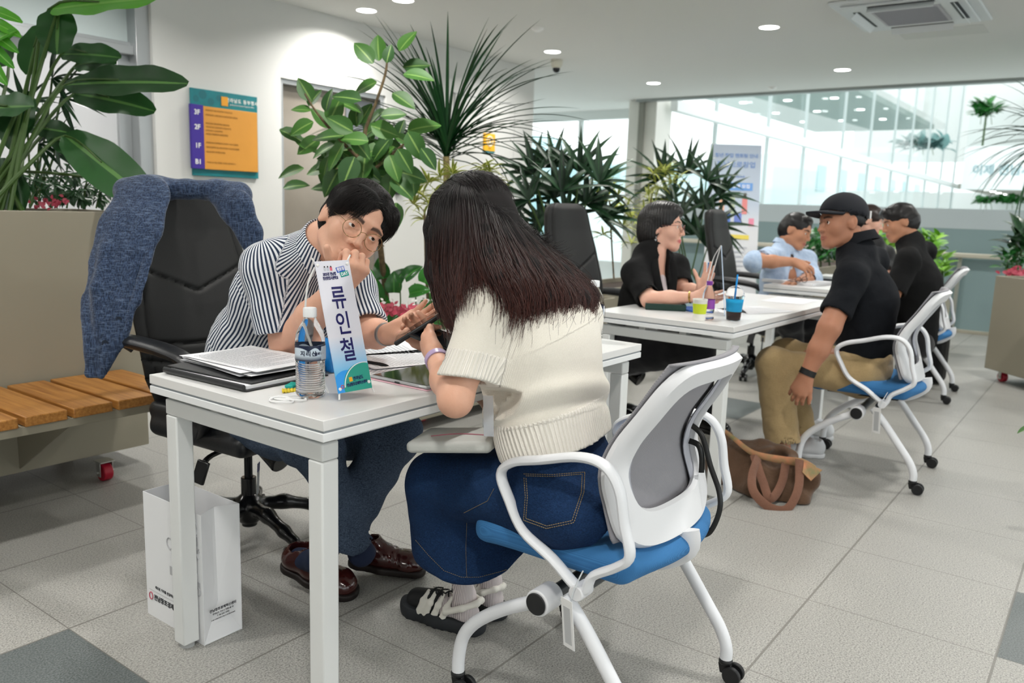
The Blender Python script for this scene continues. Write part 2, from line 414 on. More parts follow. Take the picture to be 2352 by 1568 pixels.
# steel and frosted glass double door
dg = mat('champagne_door_glass', 'A79E92', 0.16, 0.35, noise=(1.2, 0.12))
b = MB(); b.box((3.93, WY+0.02, 0), (3.965, WY+0.14, 2.03)); b.box((4.955, WY+0.02, 0), (4.99, WY+0.14, 2.03)); b.box((3.965, WY+0.02, 1.995), (4.955, WY+0.14, 2.03))
door_fr = struct(b.build('door_2', steel, bevel=0.002))
b = MB(); b.box((3.965, WY+0.085, 0), (4.455, WY+0.10, 1.995)); b.build('door_panel', dg, door_fr, bevel=0.002)
b = MB(); b.box((4.465, WY+0.085, 0), (4.955, WY+0.10, 1.995)); b.build('door_panel', dg, door_fr, bevel=0.002)
b = MB(); b.box((4.62, WY+0.070, 1.55), (4.94, WY+0.084, 1.97)); b.build('dark_transom', mat('dark_glass', '6E7276', 0.2), door_fr)
# flush white closet door
dl = mat('door_line', 'A9AAA9', 0.6)
b = MB(); b.box((5.86, WY-0.012, 0), (6.76, WY, 2.15)); d3 = struct(b.build('door_3', white_wall, bevel=0.002))
b = MB()
for x in (5.845, 6.76): b.box((x, WY-0.006, 0), (x+0.014, WY-0.0005, 2.16))
b.box((5.845, WY-0.006, 2.15), (6.774, WY-0.0005, 2.165)); b.build('door_gap', dl, d3)
# far window wall beside the column, and the column
win_m = mat('clear_pane', 'E9F4F4', 0.02, trans=1.0, ior=1.02, alpha=0.25)
b = MB(); b.box((10.5, 5.35, 0.0), (10.52, 9.6, CEIL)); struct(b.build('window_2', win_m, smooth=0))
b = MB()
for y in (5.42, 6.6, 7.85): b.box((10.46, y-0.025, 0), (10.54, y+0.025, CEIL))
b.box((10.46, 5.35, 0.0), (10.54, 9.6, 0.42)); b.box((10.42, 5.35, CEIL-0.12), (10.54, 9.6, CEIL))
struct(b.build('trim_3', mat('white_mullion', 'D8DEDC', 0.5), bevel=0.004))
b = MB(); b.box((9.66, 4.96, 0), (10.1, 5.36, CEIL+3.2)); struct(b.build('wall_column', mat('column_cladding', 'E6E6DF', 0.55), bevel=0.006))
b = MB(); b.box((9.60, 5.12, 0), (9.665, 5.18, CEIL)); struct(b.build('trim_4', mat('column_gap', '8E8F86', 0.6), smooth=0))
# ---- atrium beyond the railing
wm = mat('white_steel', 'E4E9E8', 0.45)
gl = mat('curtain_glass', 'E9F7F6', 0.03, trans=1.0, ior=1.06, alpha=0.25)
b = MB(); b.box((10.1, 4.98, -4.0), (32.4, 5.0, 8.0)); struct(b.build('window_3', gl, smooth=0))
mull_x = (11.52, 13.66, 15.58, 18.04, 20.26, 22.6, 24.61, 26.96, 29.36, 31.74)
b = MB()
for x in mull_x: b.box((x-0.03, 4.935, -4.0), (x+0.03, 4.98, 8.0))
struct(b.build('trim_5', mat('mullion_grey', 'B9C5C4', 0.5), smooth=0))
b = MB(); b.bar((9.9, 4.84, 2.50), (32.4, 4.84, 2.30), 0.10, 0.14); struct(b.build('trim_6', wm, bevel=0.004))
# lower floor of the hall, upper bridge at the far end and the slab under it
b = MB(); b.box((9.98, -14, -4.15), (44, 16, -4.0)); struct(b.build('floor_hall', mat('hall_floor', 'BFC8C6', 0.35), smooth=0))
fas = mat('bridge_fascia', 'EEF3F3', 0.6)
b = MB(); b.box((30.0, -10, 2.15), (30.5, 4.45, 3.5)); bridge = struct(b.build('wall_bridge', fas, bevel=0.01))
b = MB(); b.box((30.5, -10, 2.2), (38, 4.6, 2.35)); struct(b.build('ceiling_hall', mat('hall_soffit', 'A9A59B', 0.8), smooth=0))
b = MB(); b.box((38, -10, -4), (38.2, 10, 2.3)); b.box((38, -10, 3.5), (38.2, 10, 8.2)); struct(b.build('wall_far', mat('hall_wall', 'D9DEDC', 0.8), smooth=0))
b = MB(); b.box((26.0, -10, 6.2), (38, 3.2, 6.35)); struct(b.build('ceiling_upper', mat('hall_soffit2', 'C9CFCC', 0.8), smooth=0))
txm = mat('fascia_lettering', 'A4BFC5', 0.6)
text_obj('lettering', '이제 전남시대', 0.34, txm, frame(A(29.985, 3.20, 2.74), A(0, -1, 0), A(0, 0, 1)), bridge, bold=0.01)
# balcony glass and posts on the bridge
b = MB(); b.box((30.2, -10, 3.5), (30.22, 4.45, 4.6)); bg = tag(b.build('balcony_glass', gl, smooth=0), 'clear glass balustrade on top of the white far bridge', 'balustrade')
# slab and lamps behind the curtain wall imitate a ceiling reflected in it
b = MB(); b.box((15.2, 5.6, 4.15), (31, 9.5, 4.3)); struct(b.build('ceiling_reflected', mat('reflected_soffit', 'A7B5B0', 0.8), smooth=0))
# buildings outside
bd = mat('pale_teal_building', 'CFE8EA', 0.8); bd2 = mat('pale_grey_building', 'E2F0F0', 0.8); wn = mat('building_window', 'A9CCD1', 0.4)
def building(x0, x1, y0, y1, z0, z1, m, label, nwx, nwz, face):
    o = MB(); o.box((x0, y0, z0), (x1, y1, z1)); bo = o.build('building', m, smooth=0); tag(bo, label, 'building', None)
    for i in range(nwx):
        for j in range(nwz):
            w = MB(); zc = z0+(j+0.6)*(z1-z0)/nwz
            if face == 'y': xc = x0+(i+0.5)*(x1-x0)/nwx; w.box((xc-0.7, y0-0.06, zc-0.7), (xc+0.7, y0+0.01, zc+0.6))
            else: yc = y0+(i+0.5)*(y1-y0)/nwx; w.box((x0-0.06, yc-0.7, zc-0.7), (x0+0.01, yc+0.7, zc+0.6))
            w.build('window', wn, bo, smooth=0)
building(36, 52, 17.5, 24.5, -4, 3.4, bd, 'pale teal building outside the window left of the column', 3, 4, 'x')
building(30, 40, 26.2, 36.0, -4, 5.0, bd, 'tall pale teal building outside, left edge of the far window', 3, 4, 'x')
building(42, 70, 13.0, 17.0, -4, 4.2, bd2, 'long pale grey building outside behind the hall mullions', 7, 3, 'y')
building(24, 33, 12.0, 15.0, -4, 1.9, bd2, 'low pale building outside behind the roll-up banner', 4, 2, 'y')
# ---- frosted glass railing
rail_gl = mat('frosted_rail_glass', '869C9E', 0.45, trans=0.0, alpha=0.93); band = mat('frosted_rail_band', 'B9C4C8', 0.5, alpha=0.93)
rl = empty('glass_railing', (9.72, 2.0, 0), label='frosted glass railing with a beige handrail along the hall edge', cat='railing')
def local(o, p):
    """keep a mesh built in world space where it is when parented"""
    o.parent = p; o.matrix_parent_inverse = Matrix.Translation(-Vector(p.location)); return o
def L(b_, name, m, p, **k): return local(b_.build(name, m, None, **k), p)
b = MB(); b.box((9.71, -5.4, 0.03), (9.725, 5.0, 1.08)); L(b, 'glass_panel', rail_gl, rl, smooth=0)
b = MB(); b.box((9.708, -5.4, 1.08), (9.727, 5.0, 1.285)); L(b, 'frosted_band', band, rl, smooth=0)
b = MB(); b.box((9.68, -5.4, 0.0), (9.76, 5.0, 0.035)); L(b, 'base_channel', mat('beige_metal', 'B7B2A2', 0.4, 0.4), rl, bevel=0.003)
b = MB(); b.bar((9.64, -5.4, 0.81), (9.64, 5.0, 0.81), 0.05, 0.05); L(b, 'handrail', mat('beige_handrail', 'CFCABB', 0.35, 0.3), rl, bevel=0.01)
for y in (-3.2, -1.1, 1.36, 3.4):
    b = MB(); b.box((9.655, y-0.018, 0.035), (9.69, y+0.018, 0.80)); L(b, 'post', mat('beige_metal2', 'B3B5AC', 0.35, 0.6), rl, bevel=0.002)

# ---- downlights
lamp_e = mat('lamp_glow', 'FFFFFF', 0.5, emit=((1, 0.985, 0.95), 9.0)); rim = mat('lamp_rim', 'F2F2F0', 0.4)
def downlight(x, y, lab, r=0.072, watt=13, z=CEIL, spot=True):
    e = empty('downlight', (x, y, z), label=lab, cat='ceiling light', group='recessed ceiling lights')
    b = MB(); b.lathe([(r, -0.002), (r, -0.004), (r+0.008, -0.004), (r+0.008, 0.0)], 32, cap=False); b.build('trim_ring', rim, e)
    b = MB(); b.lathe([(0.0001, -0.003), (r, -0.003)], 32, cap=False); b.build('diffuser', lamp_e, e)
    if spot:
        ld = bpy.data.lights.new('lamp', 'AREA'); ld.shape = 'DISK'; ld.size = r*2; ld.energy = watt; ld.color = (1, 0.975, 0.93); ld.spread = math.radians(150)
        lo = bpy.data.objects.new('lamp_light', ld); COL.objects.link(lo); lo.parent = e; lo.location = (0, 0, -0.012)
    return e
downlight(4.42, 4.68, 'round downlight nearest the sign wall, upper left of the ceiling')
downlight(4.33, 4.22, 'round downlight cut by the top edge of the photo')
downlight(6.38, 4.35, 'round downlight above the dome camera')
downlight(8.42, 4.38, 'round downlight nearest the corner column')
downlight(6.30, 2.34, 'round downlight left of the air conditioner, nearest the top edge')
downlight(8.40, 2.37, 'round downlight over the hall opening, right of centre')
for x, a_ in ((2.35, 'over the near table'), (0.3, 'straight above the photographer'), (-1.8, 'farthest behind the photographer')):
    for y, b_ in ((4.3, 'nearest the sign wall'), (2.3, 'second from the sign wall'), (0.3, 'third from the sign wall'), (-1.8, 'farthest from the sign wall')): downlight(x, y, 'round downlight '+a_+', '+b_)
for x in (4.35,): downlight(x, 2.3, 'round downlight above the second table')
for x, a_ in ((4.35, 'right of the air conditioner, nearest the camera'), (6.35, 'right of the air conditioner, level with it'), (8.4, 'right of the air conditioner, nearest the hall')): downlight(x, 0.3, 'round downlight '+a_)
# small lamps in the hall
hl = mat('hall_lamp', 'FFFFFF', 0.5, emit=((1, 1, 1), 4.0))
def hall_lamp(p, lab, r=0.09):
    b = MB(); b.lathe([(0.001, -0.02), (r, -0.02), (r, 0.0)], 14, o=p, cap=False); tag(b.build('hall_lamp', hl), lab, 'ceiling light', 'small lamps in the far hall')
ORD = ('first', 'second', 'third', 'fourth', 'fifth'); ROW = ('nearest', 'second', 'third', 'farthest')
for i in range(5):
    for j in range(3): hall_lamp((17.0+i*2.6, 6.4+j*1.2, 4.148), 'stand-in for a small lamp reflected in the curtain wall, '+ORD[i]+' from the left in the '+ROW[j]+' row', 0.10)  # added glowing discs imitating lamps reflected in the glass
for i in range(4):
    for j in range(4): hall_lamp((31.5+i*1.6, 3.9-j*1.25, 2.198), 'small lamp under the white bridge, '+ORD[j]+' from the left in the '+ROW[i]+' row')
for i in range(3):
    for j in range(4): hall_lamp((27.5+i*3.0, 2.4-j*1.3, 6.198), 'small lamp of the upper hall ceiling, '+ORD[j]+' from the left in the '+ROW[i]+' row', 0.13)

# ---- air conditioner cassette
ac = empty('ceiling_air_conditioner', (6.23, 1.34, CEIL), label='white four-way air conditioner cassette set in the ceiling', cat='air conditioner')
acm = mat('ac_plastic', 'D9DEDF', 0.45); slot = mat('ac_slot', '23282A', 0.5)
b = MB(); b.prism([(-.47, -.42), (.47, -.42), (.47, .42), (-.47, .42)], -0.02, 0.0); b.prism([(-.41, -.36), (.41, -.36), (.41, .36), (-.41, .36)], -0.035, -0.02)
b.build('panel', acm, ac, bevel=0.012)
b = MB()
for (x0, y0, x1, y1) in ((-.25, .27, .25, .315), (-.25, -.315, .25, -.27), (-.37, -.20, -.325, .20), (.325, -.20, .37, .20)): b.box((x0, y0, -0.0365), (x1, y1, -0.03))
b.build('air_slot', slot, ac)
def grille(b):
    b.box((-.24, -.21, -0.042), (.24, .21, -0.034))
quick('grille_panel', grille, mat('ac_grille', 'BCBDC2', 0.6), ac, bevel=0.006)
b = MB()
for i in range(23): b.box((-.22+i*.02, -.19, -0.0445), (-.212+i*.02, .19, -0.042))
b.build('grille_slat', mat('ac_grille2', 'A4A5AB', 0.6), ac)
for sx, sy, lx, ly in ((0, 1, .25, .02), (0, -1, .25, .02), (1, 0, .02, .20), (-1, 0, .02, .20)):
    b = MB()
    cx, cy = sx*.36, sy*.305
    b.bar((cx-lx*(sy != 0), cy-ly*(sx != 0), -0.055), (cx+lx*(sy != 0), cy+ly*(sx != 0), -0.055), 0.05, 0.006, up=(sx*0.8, sy*0.8, 0.6)); b.build('louver', acm, ac, bevel=0.002)
b = MB(); b.box((6.90, 1.0, CEIL-0.0015), (7.22, 1.58, CEIL+0.002)); struct(b.build('trim_7', mat('hatch_paint', 'D4D6D2', 0.9), smooth=0))
# dome camera, detectors
dc = empty('dome_camera', (6.75, 4.55, CEIL), label='small white dome security camera with a black lens below the ceiling', cat='security camera')
b = MB(); b.lathe([(.055, 0), (.058, -.03), (.05, -.06), (.035, -.075)], 28); b.build('housing', mat('cam_white', 'D6D3C4', 0.5), dc)
b = MB(); b.lathe([(.034, -.074), (.036, -.085), (.03, -.105), (.016, -.117), (.001, -.12)], 28); b.build('lens_dome', mat('black_gloss', '15181C', 0.15), dc)
for (x, y, lab) in ((5.5, 3.9, 'small white smoke detector on the ceiling near the long thin-leaved plant'), (9.2, 3.33, 'round grey detector at the ceiling edge over the hall')):
    b = MB(); b.lathe([(.001, -.03), (.02, -.03), (.045, -.014), (.05, 0)], 24, o=(x, y, CEIL)); tag(b.build('smoke_detector', rim), lab, 'smoke detector')

# ---- directory sign on the wall
ds = empty('directory_sign', (3.45, WY, 1.30), label='teal and orange floor directory sign with a purple side strip on the white wall', cat='sign')
teal = mat('sign_teal', '0F7C84', 0.45, noise=(9, 0.08)); org = mat('sign_orange', 'DB983A', 0.5, noise=(3, 0.05)); pur = mat('sign_purple', '3F2A92', 0.45)
b = MB(); b.box((-.255, -.02, -.0), (.26, 0, .565)); b.build('backing_board', teal, ds, bevel=0.002)
b = MB(); b.box((-.18, -.038, .045), (.245, -.02, .455)); b.build('orange_panel', org, ds, bevel=0.002)
b = MB(); b.box((-.275, -.04, .045), (-.18, -.0205, .46)); b.build('floor_strip', pur, ds, bevel=0.002)
b = MB()
for (x, z, r) in ((-.17, .53, .03), (-.11, .49, .025), (-.22, .50, .022), (-.05, .52, .02)): b.lathe([(.001, 0), (r, 0)], 14, M=frame(A(x, -.0208, z), A(1, 0, 0), A(0, 0, 1)), cap=False)
b.build('leaf_pattern', mat('sign_teal_dark', '156A74', 0.5), ds)
wt = mat('sign_white', 'F2F2EC', 0.5); br = mat('sign_brown', '8A5A18', 0.6)
FR = lambda x, y, z: frame(A(x, y, z), A(1, 0, 0), A(0, 0, 1))
for txt, z in (('3F', .41), ('2F', .315), ('1F', .195), ('B1', .09)): text_obj('lettering', txt, .045, wt, FR(-.228, -.0405, z), ds, bold=0.0008)
b = MB(); b.box((-.03, -.024, .475), (.02, -.0205, .535)); b.build('logo_tile', mat('logo_yellow', 'E9A22A', 0.5), ds)
text_obj('lettering', '전라남도 동부청사', .030, wt, FR(.135, -.021, .515), ds, bold=0.0006, space=1.25)
text_obj('lettering', 'Jeollanam-do Eastern Regional Office', .013, wt, FR(.135, -.021, .488), ds)
rows = ((.43, '미래산업국 에너지정책과 투자유치과'), (.40, '산업지원과 소재산업과 신성장산업과 회의실'), (.345, '환경산림국 환경정책과 물환경과'), (.322, '기후대기과 산림자원과 산림휴양과'), (.299, '순천사무소 농업정책과'), (.276, '민원실 기획행정과 종합상황실'), (.22, '문화융성국 문화예술과 관광과 스포츠산업과'), (.19, '일자리정책과 중소벤처기업과 소상공인지원과'), (.16, '이순신강당 북카페 휴게실'), (.09, '기계실 전기실 방재실 주차장 관리사무소'))
for z, s_ in rows: text_obj('lettering', s_, .0135, br, FR(-.165, -.0385, z), ds, align='LEFT')
# ---- small yellow room plate
ys = empty('room_plate', (6.355, WY-0.012, 1.69), label='small yellow plate with a round white symbol on the white wall', cat='sign')
b = MB(); b.box((-.085, -.015, -.008), (.085, 0, .155)); b.build('plate', mat('plate_yellow', 'F2B411', 0.45), ys, bevel=0.002)
b = MB(); b.box((-.087, -.012, -.022), (.087, 0, -.008)); b.build('base_strip', teal, ys)
b = MB(); b.tube([(.045*math.cos(a), -.017, .085+.045*math.sin(a)) for a in np.arange(24)/24*2*math.pi], .006, 6, closed=True); b.tube([(.02, -.017, .105), (-.012, -.017, .095), (.012, -.017, .075), (-.02, -.017, .065)], .006, 6, smooth=4)
b.build('round_symbol', wt, ys)
text_obj('lettering', 'EPS', .026, mat('plate_brown', '8C6410', .6), FR(0, -.0155, .013), ys)
# red lamp unit on the wall
rlmp = empty('alarm_lamp', (5.13, WY, 1.27), label='small black unit with a red lamp on the white wall behind the seated man', cat='alarm lamp')
b = MB(); b.box((-.035, -.03, -.04), (.035, 0, .05)); b.build('housing', mat('black_plastic', '1B1B1D', 0.4), rlmp, bevel=.004)
b = MB(); b.ell = None; b.lathe([(.018, 0), (.018, .012), (.010, .02), (.001, .022)], 20, M=frame(A(-.006, -.03, .012), A(1, 0, 0), A(0, 0, 1))); b.build('red_lens', mat('red_lens', 'D0103A', 0.3, emit=('E0104A', 0.6)), rlmp)
# ================================================================== FURNITURE
tw = mat('table_white', 'DDDDDC', 0.28, spec=0.5); te = mat('table_edge', 'E3E5E6', 0.35); tg = mat('table_groove', '8E9499', 0.5); tl = mat('table_leg_white', 'D9DBDA', 0.38)
def table(name, x, y, Lx, Wy, rz, lab, leg_top=0.665, full=True):
    """x,y = corner nearest the camera; long side along local x"""
    t_ = empty(name, (x, y, 0), rz, lab, 'table', 'white meeting tables in a row')
    H = 0.725
    b = MB(); b.box((0, 0, H-0.023), (Lx, Wy, H)); b.build('tabletop', tw, t_, bevel=0.0015)
    b = MB(); b.box((0.003, 0.003, H-0.028), (Lx-0.003, Wy-0.003, H-0.023)); b.build('groove_strip', tg, t_)
    b = MB(); b.box((0, 0, H-0.046), (Lx, Wy, H-0.028)); b.build('lower_board', te, t_, bevel=0.0015)
    w, d = 0.046, 0.046
    for ex_ in (0.022, Lx-0.022-w):
        b = MB(); b.box((ex_, 0.03, leg_top-0.04), (ex_+w, Wy-0.03, leg_top)); b.build('cross_beam', tl, t_, bevel=0.004)
        for ey_ in (0.03, Wy-0.03-d):
            b = MB(); b.box((ex_, ey_, 0.012), (ex_+w, ey_+d, leg_top-0.0405)); b.build('leg', tl, t_, bevel=0.004)
            b = MB(); b.lathe([(.019, 0), (.019, .012)], 24, o=(ex_+w/2, ey_+d/2, 0)); b.build('levelling_foot', mat('foot_grey', 'A6A8A8', .5), t_)
        for yy in (Wy*0.33, Wy*0.62):
            b = MB(); b.box((ex_+.005, yy, leg_top), (ex_+w-.005, yy+.03, H-0.046)); b.build('spacer', mat('spacer_grey', 'C9CAC8', .5), t_)
    for yy in (0.12, Wy-0.17):
        b = MB(); b.box((0.022+w, yy, leg_top-0.035), (Lx-0.022-w, yy+0.05, leg_top)); b.build('rail', tl, t_, bevel=0.003)
    return t_
T1 = table('meeting_table', 1.07, 1.255, 1.365, 0.648, 0.0, 'white table nearest the camera, with papers, bottle and name sign on it')
T2 = table('meeting_table', 3.078, 1.19, 1.40, 0.648, math.radians(-1.0), 'white table in the middle, with the blue-sleeved iced drink on it')
T3 = table('meeting_table', 5.16, 1.17, 1.40, 0.65, math.radians(0.5), 'farthest white table, partly hidden behind the man in the cap')

# ---------------- white mesh-back chair with blue seat
cw = mat('chair_white', 'E2E4E8', 0.32); cpl = mat('chair_white_plastic', 'DFE0E3', 0.42)
blue = mat('blue_fabric', '2E74B2', 0.85); t = NT(blue); (q, vec) = t.xyz('Object')
wx = t.m('SINE', t.m('MULTIPLY', t.m('ADD', q[0], q[1]), 2200)); wy = t.m('SINE', t.m('MULTIPLY', t.m('SUBTRACT', q[0], q[1]), 2200))
h_ = t.m('MULTIPLY', wx, wy); t.l(t.mix(t.ramp(h_, -1, 1), rgb('275F92'), rgb('3F80B8')), t.b.inputs['Base Color']); t.bump(h_, 0.25, 0.001)
meshm = mat('grey_mesh_fabric', '8E8D93', 0.8); t = NT(meshm); (q, vec) = t.xyz('Object')
hm = t.m('MULTIPLY', t.m('SINE', t.m('MULTIPLY', q[0], 1900)), t.m('SINE', t.m('MULTIPLY', q[2], 1900)))
t.l(t.mix(t.ramp(hm, -1, 1), rgb('78777C'), rgb('A3A2A7')), t.b.inputs['Base Color']); t.bump(hm, 0.2, 0.001)
blk = mat('caster_black', '17181A', 0.45)
def back_profile(s):
    """s 0..1 bottom to top -> (y, z) of the backrest surface"""
    ys = [-0.205, -0.190, -0.172, -0.155, -0.175, -0.220, -0.255, -0.278]
    zs = [0.455, 0.500, 0.560, 0.625, 0.690, 0.760, 0.820, 0.862]
    u = s*(len(ys)-1); i = min(int(u), len(ys)-2); f = u-i
    g = lambda a, j: a[min(max(j, 0), len(a)-1)]
    def cr(a): p0, p1, p2, p3 = g(a, i-1), g(a, i), g(a, i+1), g(a, i+2); return 0.5*((2*p1)+(-p0+p2)*f+(2*p0-5*p1+4*p2-p3)*f*f+(-p0+3*p1-3*p2+p3)*f**3)
    return cr(ys), cr(zs)
def back_pt(u, s, off=0.0):
    """u -1..1 across"""
    y, z = back_profile(s); w = np.interp(s, [0, .12, .35, .6, .85, 1], [.185, .215, .218, .205, .185, .165])
    bow = 0.03*(u*u)               # wraps forward at the sides
    y2, z2 = back_profile(min(1, s+0.01)); n = nrm(A(0, (z2-z), -(y2-y)))
    return A(u*w, y+bow, z)+n*off
def mesh_chair(loc, rz, lab):
    c = empty('mesh_back_chair', loc, rz, lab, 'chair', 'white mesh chairs with blue seats')
    # seat: cushion with a waterfall front and a dished top
    s = SDF(); s.box((0, 0.01, 0.424), (0.222, 0.205, 0.034), rd=0.03); s.ell((0, 0.19, 0.420), (0.20, 0.05, 0.034), k=0.03); s.ell((0, -0.18, 0.428), (0.19, 0.06, 0.033), k=0.03)
    s.ell((0, 0.0, 0.575), (0.22, 0.24, 0.125), k=0.05, sub=True)
    def post(V):
        V = V.copy(); V[:, 2] -= 0.10*np.maximum(V[:, 1]-0.1, 0)**1.0*0.35; return V
    sdf_obj('seat', s, 0.006, blue, c, relax=4, post=post)
    b = MB(); b.box((-.17, -.15, .378), (.17, .15, .392)); b.build('seat_pan', blk, c, bevel=.005)
    for sx in (-1, 1):
        X = sx*0.245
        # armrest loop
        pts = [(-.105, .375), (-.03, .425), (.045, .468), (.085, .53), (.108, .585), (.075, .618), (.0, .64), (-.09, .665), (-.15, .66), (-.185, .62), (-.20, .55), (-.215, .485), (-.185, .452), (-.13, .415)]
        P = [A(X+sx*0.012*math.sin(i/13*3.14), p[0], p[1]) for i, p in enumerate(pts)]
        b = MB(); b.tube(P, [0.0125]*len(P), 12, closed=True, smooth=5, flat=(1.25, 0.8)); b.build('armrest', cw, c)
        b = MB(); b.cyl((X-sx*.03, -.10, .372), (X+sx*.018, -.10, .372), .017, 24); b.build('joint', cpl, c, bevel=.002)
        b = MB(); b.cyl((X-sx*.05, .0, .315), (X+sx*.012, .0, .315), .030, 28); hb = b.build('hub', cpl, c, bevel=.003)
        b = MB(); b.cyl((X+sx*.0125, .0, .315), (X+sx*.017, .0, .315), .025, 28); b.build('hub_cap', blk, hb, bevel=.002)
        xl = sx*0.236
        for pts, yc in (([(.0, .315), (.10, .262), (.178, .205), (.218, .155), (.232, .10), (.234, .058)], .234), ([(-.06, .345), (-.115, .285), (-.18, .20), (-.228, .135), (-.248, .09), (-.25, .058)], -.25)):
            b = MB(); b.tube([(xl, p[0], p[1]) for p in pts], [.0155]*6, 14, smooth=5); b.build('leg', cw, c)
            k = MB(); k.lathe([(.014, .0), (.0175, -.002), (.0175, -.012), (.013, -.014)], 16, o=(xl, yc, .058)); 
            k.prism([(yc-.018, .018), (yc+.012, .018), (yc+.018, .045), (yc+.012, .048), (yc-.016, .048)], xl-.007, xl+.007, 'x')
            ca = k.build('caster', blk, c, bevel=.003)
            for dx in (-.014, .014):
                w = MB(); w.cyl((xl+dx-.006, yc-.022, .0235), (xl+dx+.006, yc-.022, .0235), .0235, 24); w.build('wheel', blk, ca, bevel=.003)
    b = MB(); b.cyl((-.22, 0, .315), (.22, 0, .315), .016, 16); b.cyl((-.22, -.08, .355), (.22, -.08, .355), .013, 16); b.box((-.06, -.12, .355), (.06, .08, .38)); b.build('under_frame', mat('dark_frame', '33373B', .4), c, bevel=.002)
    # backrest frame (ring), mesh panel
    def ring(u_in, s_lo, s_hi, n, rr):
        """rounded-rectangle path over the back surface"""
        out = []
        for i in range(n):
            a = 2*math.pi*i/n; cx, cz = math.cos(a), math.sin(a); p = 5.0
            den = (abs(cx)**p+abs(cz)**p)**(1/p); out.append((cx/den*u_in, (s_lo+s_hi)/2+(cz/den)*(s_hi-s_lo)/2))
        return out
    n = 96; b = MB(); V = []; F = []
    rings = [(1.0, 0.0, 1.0, .006), (1.02, -.005, 1.0, -.006), (.98, .01, .99, -.018), (.76, .20, .87, -.018), (.74, .215, .86, -.008), (.76, .20, .87, .004)]
    for (ui, lo, hi, off) in rings:
        for (u_, s_) in ring(ui, lo, hi, n, 0): V.append(back_pt(u_, min(max(s_, 0), 1), off))
    for i in range(len(rings)):
        j = (i+1) % len(rings)
        for k in range(n): F.append((i*n+k, i*n+(k+1) % n, j*n+(k+1) % n, j*n+k))
    b.add(V, F); b.build('backrest_frame', cpl, c, bevel=None, smooth=50)
    b = MB(); V = []; F = []; NU, NS = 25, 33
    for j in range(NS):
        for i in range(NU):
            u_ = -0.99+1.98*i/(NU-1); s_ = 0.10+0.90*j/(NS-1); V.append(back_pt(u_, s_, 0.012))
    for j in range(NS-1):
        for i in range(NU-1): a = j*NU+i; F.append((a, a+1, a+NU+1, a+NU))
    b.add(V, F); mp_ = b.build('mesh_panel', meshm, c, smooth=80); so = mp_.modifiers.new('thick', 'SOLIDIFY'); so.thickness = 0.004
    # lumbar support frame behind the mesh, seen edge-on
    for u_ in (-.68, .68):
        b = MB(); b.tube([back_pt(u_, s_, 0.0) for s_ in (.12, .25, .4, .55, .7, .86)], [.008, .010, .010, .008, .007, .005], 8, smooth=4, flat=(.6, 1.3))
        b.build('lumbar_strut', mat('grey_plastic', 'B4B6C0', .4), c)
    b = MB(); b.tube([back_pt(0, .02, -.01), A(0, -.215, .43), A(0, -.16, .385), A(0, -.08, .37)], [.028, .026, .022, .02], 12, smooth=5, flat=(1.5, .6)); b.build('back_bracket', cpl, c)
    return c
CH1 = mesh_chair((1.64, .93, 0), 0.0, 'white mesh-back chair with blue seat the long-haired woman sits on')
CH2 = copy_tree(CH1); CH2.location = (3.985, .87, 0); CH2.rotation_euler = (0, 0, math.radians(3)); CH2['label'] = 'white mesh-back chair with blue seat the man in the cap sits on'
CH3 = copy_tree(CH1); CH3.location = (6.03, 1.08, 0); CH3.rotation_euler = (0, 0, math.radians(3)); CH3['label'] = 'farthest white mesh-back chair, under the bare-headed man in black'
# hanging paper tags
tagw = mat('tag_paper', 'E6E6E6', .5)
def chair_tag(ch, nm):
    b = MB(); M = frame(A(-.262, -.085, .30), A(.25, 1, .0), A(-.10, .12, 1)); b.box((-.017, -.058, -.0008), (.017, .058, .0008), M); b.build('hang_tag', tagw, ch)
    b = MB(); b.box((-.010, -.048, -.0014), (.010, .04, -.0008), M); 
    b.build('tag_print', mat('tag_print', 'B9BBBD', .6), ch)
    b = MB(); b.tube([(-.262, -.09, .352), (-.268, -.10, .385), (-.266, -.118, .43)], .0016, 6, smooth=3); b.build('cable_tie', mat('clear_tie', 'D8DEE2', .3), ch)
chair_tag(CH1, 1); chair_tag(CH2, 2)

